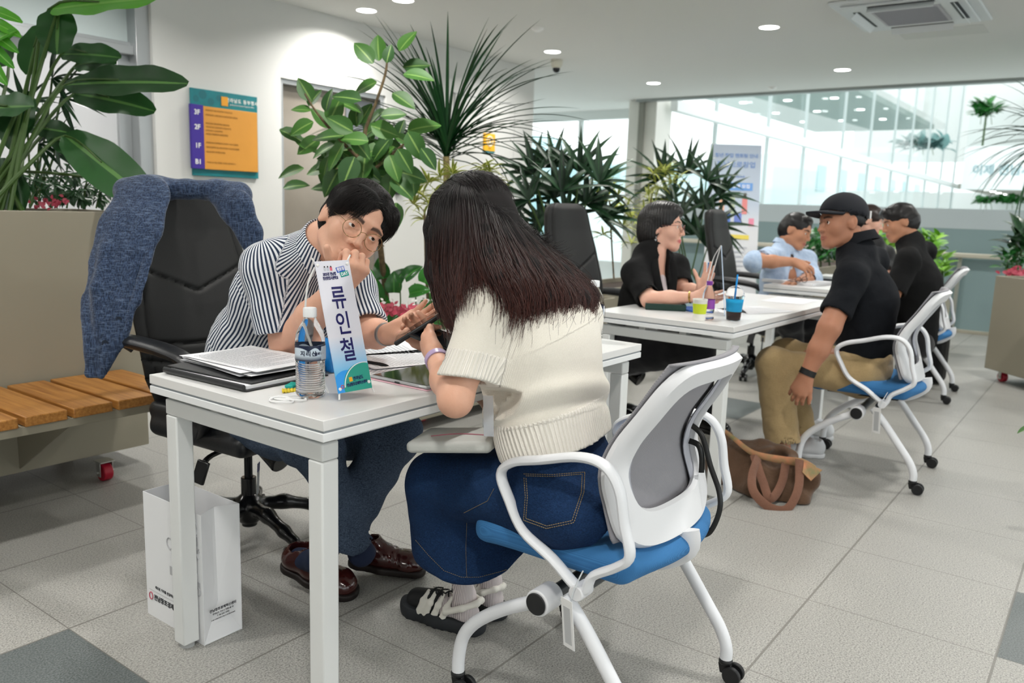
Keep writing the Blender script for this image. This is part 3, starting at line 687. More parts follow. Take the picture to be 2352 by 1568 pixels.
# ---------------- black leather executive chair
lea = mat('black_leather', '15171B', 0.38, bump=(140, 0.12), spec=0.5); leb = mat('black_plastic_gloss', '0E0F11', 0.22); lef = mat('black_back_fabric', '131313', 0.62, bump=(300, .1)); chrome = mat('chrome', 'C9CCD0', 0.15, 1.0)
def exec_chair(loc, rz, lab):
    c = empty('executive_chair', loc, rz, lab, 'office chair', 'black leather executive chairs')
    s = SDF(); s.box((0, .03, .415), (.245, .235, .035), rd=.03); s.box((0, .0, .465), (.235, .22, .03), rd=.028, k=.015); s.ell((0, .2, .455), (.20, .07, .04), k=.03); s.ell((0, -.02, .60), (.2, .2, .11), k=.05, sub=True)
    sdf_obj('seat', s, .008, lea, c, relax=3)
    # backrest: lofted slab with quilting grooves
    def prof(z):   # y of the front surface
        return np.interp(z, [.44, .56, .68, .80, .92, 1.05, 1.19], [-.215, -.222, -.240, -.262, -.292, -.325, -.348])
    def wid(z): return np.interp(z, [.42, .47, .56, .75, .95, 1.06, 1.13, 1.17, 1.19], [.12, .20, .235, .25, .235, .215, .20, .175, .12])
    NU, NZ = 41, 110; V = []; F = []; zs = np.linspace(.42, 1.19, NZ)
    for side in (1, -1):
        for z in zs:
            w = wid(z); yf = prof(z)
            for i in range(NU):
                u_ = -1+2*i/(NU-1); x = u_*w; e = (1-abs(u_)**5)
                ez = max(0, min(1, (z-.42)/.03, (1.19-z)/.03))**.5
                if side == 1:
                    g = 0
                    for gz in (.54, .60, .665): g += math.exp(-((z-gz-.03*u_*u_)/.006)**2)
                    g += math.exp(-((z-(.93-.09*(1-abs(u_)/.9)))/.006)**2)*(abs(u_) < .86)
                    g += 1.0*math.exp(-((abs(u_)-.86)/.02)**2)
                    y = yf+.035*e*ez+.02*u_*u_*(1-ez*0)-.012*g*ez
                else: y = yf-.045*e**.6*ez+.012*u_*u_
                V.append((x, y, z))
    n = NU*NZ
    for sd in (0, 1):
        for j in range(NZ-1):
            for i in range(NU-1):
                a = sd*n+j*NU+i; f = (a, a+1, a+NU+1, a+NU); F.append(f if sd == 1 else f[::-1])
    for j in range(NZ-1):
        for i in (0, NU-1): a = j*NU+i; F.append((a, a+NU, a+NU+n, a+n))
    for j in (0, NZ-1):
        for i in range(NU-1): a = j*NU+i; F.append((a, a+1, a+1+n, a+n))
    b = MB(); b.add(V, F); b.build('backrest', lef, c, smooth=60)
    for sx in (-1, 1):
        b = MB(); b.tube([(sx*.285, -.30, .69), (sx*.30, -.26, .705), (sx*.305, -.14, .705), (sx*.30, -.0, .695), (sx*.295, .10, .67), (sx*.285, .15, .60), (sx*.27, .14, .50), (sx*.22, .05, .42)], [.02, .024, .028, .028, .025, .022, .02, .018], 12, smooth=5, flat=(1.35, .8)); ar = b.build('armrest', lea, c)
        b = MB(); b.cyl((sx*.28, -.318, .688), (sx*.285, -.30, .69), .017, 20); b.build('chrome_cap', chrome, ar, bevel=.004)
        b = MB(); b.tube([(sx*.27, -.29, .69), (sx*.235, -.27, .66)], .014, 10); b.build('arm_bracket', leb, ar)
    b = MB(); b.box((-.09, -.13, .335), (.09, .08, .385)); b.lathe([(.05, .0), (.055, .03), (.05, .05)], 20, o=(0, 0, .305)); b.build('mechanism', leb, c, bevel=.012)
    b = MB(); b.cyl((0, .08, .345), (0, .17, .30), .035, 24, .042); b.build('tension_knob', leb, c, bevel=.006)
    b = MB(); b.tube([(.08, .05, .36), (.19, .06, .35), (.225, .065, .335)], [.009, .009, .011], 8, smooth=4); b.bar((.225, .065, .34), (.245, .055, .27), .045, .012, up=(1, .2, 0)); b.build('lever', leb, c, bevel=.005)
    b = MB(); b.cyl((0, 0, .2), (0, 0, .33), .014, 20); b.build('gas_rod', mat('rod_black', '191B1E', .2, .6), c)
    b = MB(); b.cyl((0, 0, .04), (0, 0, .215), .026, 24); b.build('gas_column', leb, c, bevel=.003)
    s = SDF(); s.cap((0, 0, .085), (0, 0, .125), .045, .04)
    for k in range(5):
        a = math.radians(-72+72*k+8); d = A(math.cos(a), math.sin(a), 0)
        s.chain([d*.02+A(0, 0, .112), d*.12+A(0, 0, .108), d*.22+A(0, 0, .082), d*.285+A(0, 0, .066)], [.026, .024, .02, .019], k=.02)
    sdf_obj('star_base', s, .007, leb, c, relax=3)
    for k in range(5):
        a = math.radians(-72+72*k+8); d = A(math.cos(a), math.sin(a), 0); e = A(-d[1], d[0], 0); p = d*.275
        b = MB(); b.tube([p+A(0, 0, .052), p+A(0, 0, .025)], .011, 10); ca = b.build('caster', leb, c)
        for sg in (-1, 1):
            w = MB(); w.cyl(p+e*(.008*sg)+A(0, 0, .026), p+e*(.026*sg)+A(0, 0, .026), .026, 20); w.build('wheel', leb, ca, bevel=.004)
    b = MB(); M = frame(A(.03, .085, .235), A(.8, .55, 0), A(.06, .1, 1)); b.box((-.013, -.055, -.0006), (.013, .055, .0006), M); tg_ = b.build('hang_tag', mat('tag_grey', '8B9093', .5), c)
    b = MB(); b.box((-.0132, .025, -.0009), (.0132, .055, .0009), M); b.build('tag_header', mat('tag_blue', '22306E', .5), tg_)
    return c
EX1 = exec_chair((1.655, 2.33, 0), math.pi+math.radians(4), 'black leather office chair with the denim jacket over its back')
EX2 = copy_tree(EX1); EX2.location = (3.76, 2.10, 0); EX2.rotation_euler = (0, 0, math.pi); EX2['label'] = 'black leather office chair behind the woman with glasses'
EX3 = copy_tree(EX1); EX3.location = (5.80, 2.10, 0); EX3.rotation_euler = (0, 0, math.pi+math.radians(4)); EX3['label'] = 'black leather office chair between the blazer woman and the blue-shirted man'

# ---------------- planters
pb = mat('planter_beige', '96907F', 0.55, bump=(8, .02)); redw = mat('red_wheel', 'B01430', 0.4); soil = mat('soil', '3A2E26', 0.95, bump=(60, .8)); zinc = mat('zinc', 'B9B9B4', .35, .8)
def wheel(p, par, ang=0.0, nm='caster'):
    p = A(*p); d = A(math.cos(ang), math.sin(ang), 0); e = A(-d[1], d[0], 0)
    b = MB(); b.bar(p+e*.026+A(0, 0, .02), p+e*.026+A(0, 0, .082), .03, .003, up=e); b.bar(p-e*.026+A(0, 0, .02), p-e*.026+A(0, 0, .082), .03, .003, up=e); b.bar(p-e*.03+A(0, 0, .083), p+e*.03+A(0, 0, .083), .06, .004); b.cyl(p-e*.036+A(0, 0, .036), p+e*.036+A(0, 0, .036), .005, 8)
    ca = b.build('caster_fork', zinc, par); b = MB(); b.cyl(p-e*.019+A(0, 0, .036), p+e*.019+A(0, 0, .036), .036, 24); b.build('wheel', redw, ca, bevel=.004)
def planter(name, x0, x1, y0, y1, z0, z1, lab, wheels, cat='planter'):
    o = empty(name, (x0, y0, 0), 0, lab, cat, None); lx, ly = x1-x0, y1-y0; b = MB(); t_ = .012
    b.box((0, 0, z0), (lx, t_, z1)); b.box((0, ly-t_, z0), (lx, ly, z1)); b.box((0, t_, z0), (t_, ly-t_, z1)); b.box((lx-t_, t_, z0), (lx, ly-t_, z1)); b.box((t_, t_, z0), (lx-t_, ly-t_, z0+.02))
    b.build('box', pb, o, bevel=.003)
    b = MB(); b.box((t_, t_, z0+.02), (lx-t_, ly-t_, z1-.035)); b.build('soil', soil, o)
    for w in wheels: wheel((w[0]-x0, w[1]-y0, 0), o, w[2] if len(w) > 2 else 0.0)
    return o
P1 = planter('planter_bench', 0.35, 1.86, 3.33, 3.85, .085, 1.09, 'tall beige steel planter with a slatted wooden bench, at the left edge', [(1.62, 3.25, math.pi/2), (0.55, 3.42), (1.7, 3.78)])
wood = mat('bench_wood', 'B7742E', 0.42); t = NT(wood); (q, vec) = t.xyz('Object')
g = t.noise(vec, 3.0, 5, .6, (30, 1.2, 30)); g2 = t.noise(vec, 8, 2, .5, (1, 1, 1)); t.l(t.mix(t.ramp(g, .3, .7), rgb('8F5A26'), rgb('BE8744')), t.b.inputs['Base Color'])
for i in range(10):
    x = .35+.018+i*.155-.35
    if x+.135 > 1.5: break
    b = MB(); b.box((x, -.535, .405), (x+.135, -.02, .44)); b.build('slat', wood, P1, bevel=.004)
b = MB(); b.box((0, -.52, .385), (1.42, -.0, .403)); b.box((0, -.525, .375), (1.42, -.515, .405)); b.build('bench_frame', pb, P1, bevel=.002)
for x in (.28, .98):
    b = MB(); b.prism([(0.0, .385), (-.42, .385), (-.42, .345), (0.0, .10)], x, x+.006, 'x'); b.build('bracket', pb, P1, bevel=.001)
P2 = planter('planter_box', 2.75, 5.0, 2.80, 3.30, .06, .56, 'long low beige planter behind the seated man and the middle desk', [(3.2, 2.95), (4.4, 2.95)])
P3 = planter('planter_box', 5.15, 6.55, 2.95, 3.40, .06, .60, 'low beige planter in front of the roll-up banner', [(5.5, 3.05)])
P4 = planter("planter_box", 6.9, 8.6, 2.0, 2.42, .08, .745, 'beige planter with bushy green plants behind the man in the blue shirt', [(7.2, 2.1)])
P5 = planter('planter_box', 0, .95, 0, .45, .085, .775, 'beige planter on red casters at the right edge', [(.10, .08), (.5, .1), (.8, .1)]); P5.location = (6.97, .735, 0); P5.rotation_euler = (0, 0, math.radians(-136)+math.pi*0)
# ================================================================== PEOPLE: shared anatomy
T = atD
def cam_dir(a, b, c):
    """direction from image-right, image-up, towards-camera components"""
    return nrm(_r*a+_u*b-_f*c)
def head_frame(center, fwd, up):
    y = nrm(fwd); z = nrm(up-y*(up@y)); x = np.cross(y, z); M = np.eye(4); M[:3, 0] = x; M[:3, 1] = y; M[:3, 2] = z; M[:3, 3] = center; return M
def loc2(M, V): return (V-M[:3, 3])@M[:3, :3]
def pt(M, *v): return M[:3, :3]@np.array(v, float)+M[:3, 3]
def head_sdf(M, fem=False, lids=0.0042, cheeks=1.0, mouth=0.0, sc=1.0, ears=True, eyes=True):
    s = SDF(); w = 0.95 if fem else 1.0
    s.ell((0, -.012, .036), (.074*w, .092, .080), k=.0)
    s.ell((0, .022, .0), (.066*w, .066, .070), k=.03)
    s.ell((0, .026, -.045), (.054*w, .058, .052), k=.03)
    s.ell((0, .066, -.092), (.020*w, .020, .016), k=.035)                    # chin
    for x in (-1, 1):
        s.cap((x*.050*w, -.002, -.062), (x*.020*w, .062, -.095), .014, .014, k=.03)   # jaw
        s.ell((x*.040*w, .058, -.028), (.020*cheeks, .018, .022), k=.028)      # cheek
        s.cap((x*.012, .0855, .024), (x*.046, .070, .022), .0075, .006, k=.016)  # brow
        if eyes: s.ell((x*.031, .091, .001), (.016, .014, .0105), k=.012, sub=True)
    s.ell((0, .070, -.060), (.026, .022, .022), k=.02)                       # muzzle
    s.chain([(0, .086, .014), (0, .0965, -.010), (0, .106, -.030)], [.0062, .0075, .0100], k=.010)
    for x in (-1, 1):
        s.ell((x*.0125, .0945, -.034), (.0075, .0095, .0068), k=.006)
        s.ell((x*.0065, .1005, -.0405), (.0032, .005, .0028), k=.003, sub=True)
        if eyes:
            c = A(x*.031, .0755, .001); s.ell(c, (.0148, .0135, .0130), k=.004)
            s.ell(c+A(0, .0125, -.0010), (.0112, .0090, lids), k=.0015, sub=True)
    s.cap((-.018, .0895, -.0615), (.018, .0895, -.0615), .0042, k=.004); s.cap((-.009, .0935, -.0605), (.009, .0935, -.0605), .0042, k=.004)
    s.cap((-.016, .0885, -.0705), (.016, .0885, -.0705), .0050, k=.004); s.cap((-.007, .0925, -.0715), (.007, .0925, -.0715), .0042, k=.004)
    s.cap((-.023, .092, -.0660), (.023, .092, -.0660), .0014+mouth, k=.003, sub=True)
    if ears:
        for x in (-1, 1):
            n = nrm(A(x*1, .45, 0)); 
            e = A(x*.073*w, -.010, -.006)
            R = frame(e, nrm(A(-.35*x, 1, 0)) , A(0, -.15, 1))[:3, :3]
            s.ell(e+A(x*.005, -.004, .004), (.0150, .029, .0070), R=R, k=.006)
            s.ell(e+A(x*.0125, .003, .006), (.0085, .019, .0065), R=R, k=.004, sub=True)
            s.ell(e+A(x*.000, .006, -.002), (.010, .018, .024), k=.008)
            s.ell(e+A(x*.006, .002, -.024), (.009, .010, .006), R=R, k=.006)
            s.cap(e+A(x*.006, .009, -.004), e+A(x*.006, .011, .002), .004, .004, k=.004)
    if sc != 1.0:
        K = M.copy(); 
        s2 = SDF()
        for kind, a, k, sub, lo, hi in s.ops:
            if kind == 'cap': a = (a[0]*sc, a[1]*sc, a[2]*sc, a[3]*sc, a[4])
            elif kind == 'ell': a = (a[0]*sc, a[1]*sc, a[2])
            s2.ops.append((kind, a, k*sc, sub, lo*sc, hi*sc))
        s = s2
    return s.xform(M)
def head_attr(M, sc=1.0, fem=False):
    """painted features in head space: lips and brows"""
    def lips(V):
        q = loc2(M, V)/sc; return np.clip(1.25-np.sqrt((q[:, 0]/.024)**2+((q[:, 2]+.0655)/.0098)**2), 0, 1)*4*(q[:, 1] > .078)*(1-.0*q[:, 0])
    def brow(V):
        q = loc2(M, V)/sc; x = np.abs(q[:, 0]); zc = (.0205 if not fem else .0225)+.004*np.sin(np.clip((x-.012)/.036, 0, 1)*3.0)-.03*np.maximum(x-.038, 0)
        return np.clip(1.5-np.abs(q[:, 2]-zc)/((.0046 if not fem else .003)*(1-.45*np.clip((x-.034)/.016, 0, 1))), 0, 1)*((x > .012) & (x < .052))*(q[:, 1] > .05)
    return {'lips': lips, 'brow': brow}
def skin_mat(name, base, dark, lip, rough=.48):
    m = mat(name, base, rough, sub=0.12, spec=.4); t = NT(m); (q, vec) = t.xyz('Object')
    c = t.mix(t.m('MULTIPLY', t.ramp(t.noise(vec, 14, 3), .35, .7), .45), rgb(base), rgb(dark)); c = t.mix(t.m('MULTIPLY', t.ramp(t.noise(vec, 230, 2), .45, .8), .18), c, rgb(dark))
    c = t.mix(t.m('MINIMUM', t.m('MULTIPLY', t.attr('lips').outputs['Fac'], .55), 0.8), c, rgb(lip))
    c = t.mix(t.m('MINIMUM', t.attr('brow').outputs['Fac'], .88), c, rgb('1C1614')); t.l(c, t.b.inputs['Base Color'])
    t.bump(t.noise(vec, 420, 2), .12, .001); return m
eye_w = mat('eye_white', 'E4DFDA', .15); eye_i = mat('iris_brown', '3A241A', .1); eye_p = mat('pupil', '050505', .05)
def eyes(M, gaze, par, sc=1.0):
    for x in (-1, 1):
        c = pt(M, x*.031*sc, .0750*sc, .001*sc); g = nrm(gaze); b = MB(); R = .0124*sc
        F_ = frame(c, np.cross(g, A(0.1, 0.2, 1)), np.cross(np.cross(g, A(0.1, .2, 1)), g)*-1); F_[:3, 2] = g; F_[:3, 0] = nrm(np.cross(A(.1, .2, 1), g)); F_[:3, 1] = np.cross(g, F_[:3, 0])
        for (a0, a1, mi) in ((0, .18, 2), (.18, .50, 1), (.50, 3.13, 0)):
            b.cur = mi; b.lathe([(max(1e-5, R*math.sin(a)), R*math.cos(a)) for a in np.linspace(a0, a1, 5 if mi else 16)], 24, M=F_, cap=False)
        b.build('eye', [eye_w, eye_i, eye_p], par, smooth=180)
def hand(s, wrist, d, n, side, curls=(.3, .3, .3, .3), spread=.05, thumb=(.6, .35, .3), sc=1.0, k=.006, palm_curl=0.0):
    """d wrist->knuckles, n palm normal (the way the palm faces), side +1/-1 picks the thumb side; curls = bend per finger"""
    d = nrm(d); n = np.asarray(n, float); n = nrm(n-d*(n@d)); t = np.cross(d, n)*side; w = np.asarray(wrist, float); tips = []
    offs = (.031, .0105, -.0105, -.030); kn = (.083, .088, .084, .074); fl = (.068, .076, .071, .056); fr = (.0094, .0096, .0090, .0080)
    for i in range(4):
        K = w+d*kn[i]*sc+t*offs[i]*sc+n*(.004*abs(i-1.3)*sc)
        s.cap(w+d*.012*sc+t*offs[i]*.55*sc, K, .0150*sc, .0112*sc, k=.018 if i == 0 else .016)
        c = curls[i]; c = (c, c, c) if not hasattr(c, '__len__') else c
        ang = 0; p = K; a = (1.5-i)*spread; L3 = (fl[i]*.46, fl[i]*.30, fl[i]*.24)
        dd = nrm(d*math.cos(a)+t*math.sin(a))
        for j in range(3):
            ang += c[j]; dv = dd*math.cos(ang)+n*math.sin(ang); q = p+dv*L3[j]*sc
            s.cap(p, q, fr[i]*(1.04-.09*j)*sc, fr[i]*(.96-.09*j)*sc, k=k*.7); p = q
        tips.append(p)
    s.cap(w+d*.03*sc+n*.004, w+d*.06*sc+n*.002, .020*sc, .018*sc, k=.02, flat=(n, .75))
    a1, a2, a3 = thumb     # abduction, opposition, bend
    base = w+d*.018*sc+t*.020*sc+n*.004*sc
    d1 = nrm(d*math.cos(a1)+t*math.sin(a1)+n*a2*.6); p1 = base+d1*.042*sc
    d2 = nrm(d1+d*a3*.4-t*a3*.35+n*a2*.35); p2 = p1+d2*.034*sc; d3 = nrm(d2+d*a3*.5-t*a3*.6+n*a2*.3); p3 = p2+d3*.026*sc
    s.cap(base, p1, .0165*sc, .0122*sc, k=.014); s.cap(p1, p2, .0114*sc, .0104*sc, k=.006); s.cap(p2, p3, .0106*sc, .0088*sc, k=.005); tips.append(p3)
    return tips
def chain_coord(P, pts, refs, R):
    """angle around a polyline (times R) and length along it"""
    best = np.full(len(P), 9e9); u = np.zeros(len(P)); v = np.zeros(len(P)); acc = 0
    for i in range(len(pts)-1):
        a, b = np.asarray(pts[i], float), np.asarray(pts[i+1], float); L_ = np.linalg.norm(b-a); ax = (b-a)/L_
        t_ = (P-a)@ax; tc_ = np.clip(t_, 0 if i else -9, L_ if i < len(pts)-2 else 9); w = P-a-np.outer(tc_, ax); d = np.sqrt((w*w).sum(1))
        r = np.asarray(refs, float); r = nrm(r-ax*(r@ax)); q = np.cross(ax, r); m = d < best
        best[m] = d[m]; u[m] = np.arctan2(w[m]@q, w[m]@r)*R; v[m] = acc+t_[m]; acc += L_
    return u, v, best
def person(name, label, loc):
    return empty(name, loc, 0, label, 'person')
def sub_of(o, p):
    o.parent = p; return o
def LP(o, p):
    o.parent = p; o.matrix_parent_inverse = Matrix.Translation(-Vector(p.location)); return o
def fabric(name, c1, c2, sc=900, rough=.9, wr=14, wrs=.5, sheen=.2):
    m = mat(name, c1, rough, sheen=sheen, spec=.25); t = NT(m); (q, vec) = t.xyz('Object')
    a = t.noise(vec, sc, 2, .6); w_ = t.noise(vec, wr, 3, .55)
    t.l(t.mix(t.ramp(a, .3, .7), rgb(c1), rgb(c2)), t.b.inputs['Base Color']); t.bump(t.m('ADD', t.m('MULTIPLY', a, .06), t.m('MULTIPLY', w_, .9)), wrs, .012); return m
def hair_mat(name, c1, c2, c3=None, rough=.38):
    m = mat(name, c1, rough, spec=.5); t = NT(m); (q, vec) = t.xyz('Object'); a = t.attr('tone').outputs['Fac']; e = t.attr('tip').outputs['Fac']
    c = t.mix(a, rgb(c1), rgb(c2))
    if c3: c = t.mix(t.m('MINIMUM', e, 1.0), c, rgb(c3))
    t.l(c, t.b.inputs['Base Color']); return m
def strands(name, guides, N, m, par, rad=.0007, clump=.006, wave=.004, jitter=.004, seed=3, ends=.35, n=3, pts=22):
    """tubes interpolated between neighbouring guide curves"""
    R_ = np.random.RandomState(seed); G = []
    for g in guides:
        P, _ = spline([np.asarray(p, float) for p in g], [0]*len(g), 8); P = np.array(P); d = np.r_[0, np.cumsum(np.linalg.norm(np.diff(P, axis=0), axis=1))]; tt = np.linspace(0, d[-1], pts)
        G.append(np.stack([np.interp(tt, d, P[:, k]) for k in range(3)], 1))
    G = np.array(G); b = MB(); tone = []; tip = []
    s = np.linspace(0, 1, pts)
    for i in range(N):
        x = R_.rand()*(len(G)-1); j = min(int(x), len(G)-2); f = x-j; P = G[j]*(1-f)+G[j+1]*f
        xc = round(x*9)/9.0; jc = min(int(min(xc, len(G)-1.001)), len(G)-2); fc = xc-jc; PC = G[jc]*(1-fc)+G[jc+1]*fc
        w = (s**2)[:, None]*.55*R_.rand(); P = P*(1-w)+PC*w
        off = R_.randn(3)*jitter; P = P+off*(0.4+s[:, None])
        ph = R_.rand(3)*6.28; a = wave*(s**2.2)[:, None]*(0.4+R_.rand()); P = P+a*np.stack([np.sin(s*9+ph[0]), np.sin(s*8+ph[1]), np.sin(s*10+ph[2])], 1)
        cut = 1-ends*R_.rand()**2; sel = np.linspace(0, cut, pts); P = np.stack([np.interp(sel, s, P[:, k]) for k in range(3)], 1)
        rr = rad*(.7+.6*R_.rand())*np.clip(1.15-sel**3*.8, .25, 1)
        b.tube(list(P), list(rr), n, caps=False); tn = R_.rand(); tone += [tn]*(n*pts); tip += list(np.repeat(np.clip((sel-.30)*1.35, 0, 1)*(.25+.75*R_.rand()), n))
    o = b.build(name, m, None, smooth=180, attrs={'tone': tone, 'tip': tip}); LP(o, par); return o
def tufts(name, surf, flow, N, Ls, m, par, rad=.0009, seed=1, lift=.004, Mh=None, rr=(.088, .104, .094), jit=.05):
    """short hair: tubes growing from surface samples (point, normal) along a flow field"""
    R_ = np.random.RandomState(seed); b = MB(); tone = []; tip = []; V, Nn = surf; idx = R_.randint(0, len(V), N)
    for i in idx:
        p = V[i].copy(); nn = Nn[i]; d = flow(p, nn, R_); L_ = Ls*(.5+.8*R_.rand()); P = [p-nn*.003]; st = 6
        for q in range(st):
            if Mh is not None: w_ = loc2(Mh, p[None])[0]-A(0, -.012, .036); nn = Mh[:3, :3]@nrm(w_/np.array(rr)**2); d = nrm(d*.75+flow(p, nn, R_)*.25)
            d = nrm(d+R_.randn(3)*jit); d = nrm(d-nn*(d@nn)*.95); p = p+d*L_/st; P.append(p+nn*lift*math.sin((q+1)/st*2.6))
        b.tube(P, [rad*(1.1-.12*q) for q in range(st+1)], 3, caps=False); tn = R_.rand(); tone += [tn]*(3*(st+1)); tip += [0]*(3*(st+1))
    o = b.build(name, m, None, smooth=180, attrs={'tone': tone, 'tip': tip}); LP(o, par); return o
def surf_of(o, inv=None, cond=None):
    me = o.data; n = len(me.vertices); V = np.empty(n*3, np.float32); N = np.empty(n*3, np.float32); me.vertices.foreach_get('co', V); me.vertices.foreach_get('normal', N)
    V = V.reshape(-1, 3).astype(float); N = N.reshape(-1, 3).astype(float)
    if cond is not None: m = cond(V); V, N = V[m], N[m]
    return V, N
def ring_band(name, a, b, c, r, w, th, m, par, flat=(1, 1), n=40, up=None):
    """a wrist band: ring of half-width w around the axis a->b at c"""
    ax = nrm(np.asarray(b, float)-np.asarray(a, float)); x = np.cross(ax, A(0, 0, 1) if up is None else up); x = nrm(x); y = np.cross(ax, x); M_ = MB(); V = []; F = []
    prof = [(-w, 0), (-w, th), (w, th), (w, 0)]
    for k in range(n):
        an = 2*math.pi*k/n; e = x*math.cos(an)*flat[0]+y*math.sin(an)*flat[1]
        for (z, q) in prof: V.append(c+ax*z+e*(r+q))
    for k in range(n):
        for i in range(4): F.append((k*4+i, k*4+(i+1) % 4, ((k+1) % n)*4+(i+1) % 4, ((k+1) % n)*4+i))
    M_.add(V, F); o = M_.build(name, m, None, smooth=40); LP(o, par); return o
def glasses(M, m, par, sc=1.0, rx=.0235, rz=.0225, y=.104, z=-.003, gap=.0325, wire=.0009, temple=True, lens=True):
    b = MB(); f = lambda *v: pt(M, *(np.array(v)*sc))
    for x in (-1, 1):
        b.tube([f(x*gap+rx*math.cos(a), y-.006*abs(math.cos(a))*(1 if math.cos(a)*x > 0 else .2), z+rz*math.sin(a)) for a in np.arange(36)/36*2*math.pi], wire*sc, 6, closed=True)
        if temple:
            b.tube([f(x*(gap+rx), y-.006, z+.006), f(x*(gap+rx+.008), y-.012, z+.008), f(x*.072, y-.05, z+.008), f(x*.078, .0, z+.006), f(x*.079, -.018, z-.004)], wire*sc, 6, smooth=4)
            b.tube([f(x*.0105, y-.0, z-.004), f(x*.010, y-.007, z-.010)], wire*.8*sc, 5)
    b.tube([f(-(gap-rx)-.0005, y, z+.004), f(0, y+.003, z+.008), f(gap-rx+.0005, y, z+.004)], wire*sc, 6, smooth=5)
    o = b.build('glasses', m, None, smooth=180); LP(o, par)
    if lens:
        lm = mat('lens_glass', 'FFFFFF', .0, trans=1.0, ior=1.01, alpha=.12)
        b = MB()
        for x in (-1, 1): b.add([f(x*gap+(rx-.0008)*math.cos(a), y-.001-.004*abs(math.cos(a)), z+(rz-.0008)*math.sin(a)) for a in np.arange(28)/28*2*math.pi], [tuple(range(28))])
        l_ = b.build('lens', lm, None, smooth=0); l_.parent = o
    return o

from mathutils.bvhtree import BVHTree
def bvh_of(o):
    me = o.data; return BVHTree.FromPolygons([v.co[:] for v in me.vertices], [p.vertices[:] for p in me.polygons])
def stitch(name, line, bv, m, par, r=.0009, off=.0008, dash=(.0035, .0018), px=True):
    """stitches sewn along a line seen on the cloth"""
    P = []
    for i in range(len(line)-1):
        a, b_ = np.array(line[i], float), np.array(line[i+1], float)
        for t_ in np.linspace(0, 1, 14)[:-1]:
            x, y = a+(b_-a)*t_; d = nrm(ray(x, y)); h = bv.ray_cast(Vector((0, 0, CAMH)), Vector(d))
            if h[0] is not None: P.append(np.array(h[0])+np.array(h[1])*off*(1 if np.array(h[1])@d < 0 else -1))
    if len(P) < 3: return None
    P = np.array(P); d = np.r_[0, np.cumsum(np.linalg.norm(np.diff(P, axis=0), axis=1))]; b = MB(); x = 0.0
    while x+dash[0] < d[-1]:
        q = [np.array([np.interp(v, d, P[:, k]) for k in range(3)]) for v in (x, x+dash[0])]; b.tube(q, r, 5); x += dash[0]+dash[1]
    o = b.build(name, m, None, smooth=180); LP(o, par); return o
# ================================================================== the seated adviser in the striped shirt
skinA = skin_mat('skin_light', 'E2B198', 'CC957A', 'B9665E')
hairA = hair_mat('hair_black', '0C0A0B', '1E1817', rough=.5)
M1 = person('person', 'person in striped shirt and round glasses leaning over the near table, hand at mouth', (1.6, 2.3, 0))
mp_, mw_, mc_, mn_ = T(572, 905, 2.70), T(612, 800, 2.56), T(690, 668, 2.38), T(742, 565, 2.22)
sR, sL = T(617, 618, 2.22), T(808, 662, 2.36)
eR, wR = T(655, 790, 2.255), T(783, 655, 2.035)
eL, wL = T(842, 765, 2.28), T(896, 768, 2.11)
HC = T(812, 519, 2.12); hf, hu = cam_dir(.42, -.30, .87), cam_dir(.549, .832, -.026); HM = head_frame(HC, hf, hu)
across = nrm(sL-sR); tfront = nrm(np.cross(mc_-mp_, across)); tfront = tfront if tfront@(_f) < 0 else -tfront
rk, lk = T(730, 1028, 2.34), T(905, 1000, 2.46); rh, lh = mp_-across*.085+A(0, 0, -.05), mp_+across*.085+A(0, 0, -.05)
ra, la = atZ(830, 1270, .12), atZ(735, 1290, .115)
s = head_sdf(HM, sc=1.0, lids=.0036)
s.cap(pt(HM, 0, -.028, -.055), mn_, .050, .056, k=.03); s.cap(mn_, mc_, .06, .09, k=.04)
s.chain([sR, mn_, sL], [.045, .05, .045], k=.03)
s.chain([sR, eR], [.048, .038], k=.02); s.cap(eR, eR*.5+wR*.5, .0405, .040, k=.02); s.cap(eR*.5+wR*.5, wR, .040, .027, k=.02)
s.chain([sL, eL], [.045, .039], k=.02); s.cap(eL, eL*.55+wL*.45, .040, .038, k=.02); s.cap(eL*.55+wL*.45, wL, .038, .026, k=.02)
def side_for(d, n, td): return 1 if np.cross(nrm(d), nrm(n))@td > 0 else -1
d = nrm(T(842, 594, 1.955)-wR); n = cam_dir(-.55, .35, -.80); td = cam_dir(-.6, .8, 0)
tipsR = hand(s, wR, d, n, side_for(d, n, td), curls=((1.35, 1.5, .9), (1.3, 1.5, .9), (1.3, 1.5, .8), (1.25, 1.5, .8)), spread=.02, thumb=(.78, .32, .10), sc=.97)
d2 = nrm(T(975, 728, 2.08)-wL); n2 = cam_dir(-.42, .62, .66); td2 = cam_dir(.1, -.9, .3)
tipsL = hand(s, wL, d2, n2, side_for(d2, n2, td2), curls=(.10, .08, .10, .14), spread=.03, thumb=(.85, .55, .25), sc=.97)
# trunk and legs inside the clothes, so the body stays one surface
s.chain([mc_, mw_, mp_], [.10, .10, .11], k=.04); s.cap(rh, rk, .06, .045, k=.03); s.cap(lh, lk, .06, .045, k=.03); s.cap(rk, ra, .04, .03, k=.02); s.cap(lk, la, .04, .03, k=.02)
ha = head_attr(HM); ha['lips'] = lambda V: V[:, 0]*0
body = sdf_obj('body', s, .0026, skinA, M1, attrs=ha, relax=1); LP(body, M1)
gz = nrm(T(1075, 560, 1.75)-HC); eyes(HM, nrm(cam_dir(.66, -.24, .70)), body); 
for o_ in [c for c in body.children]: o_.matrix_parent_inverse = Matrix.Identity(4)
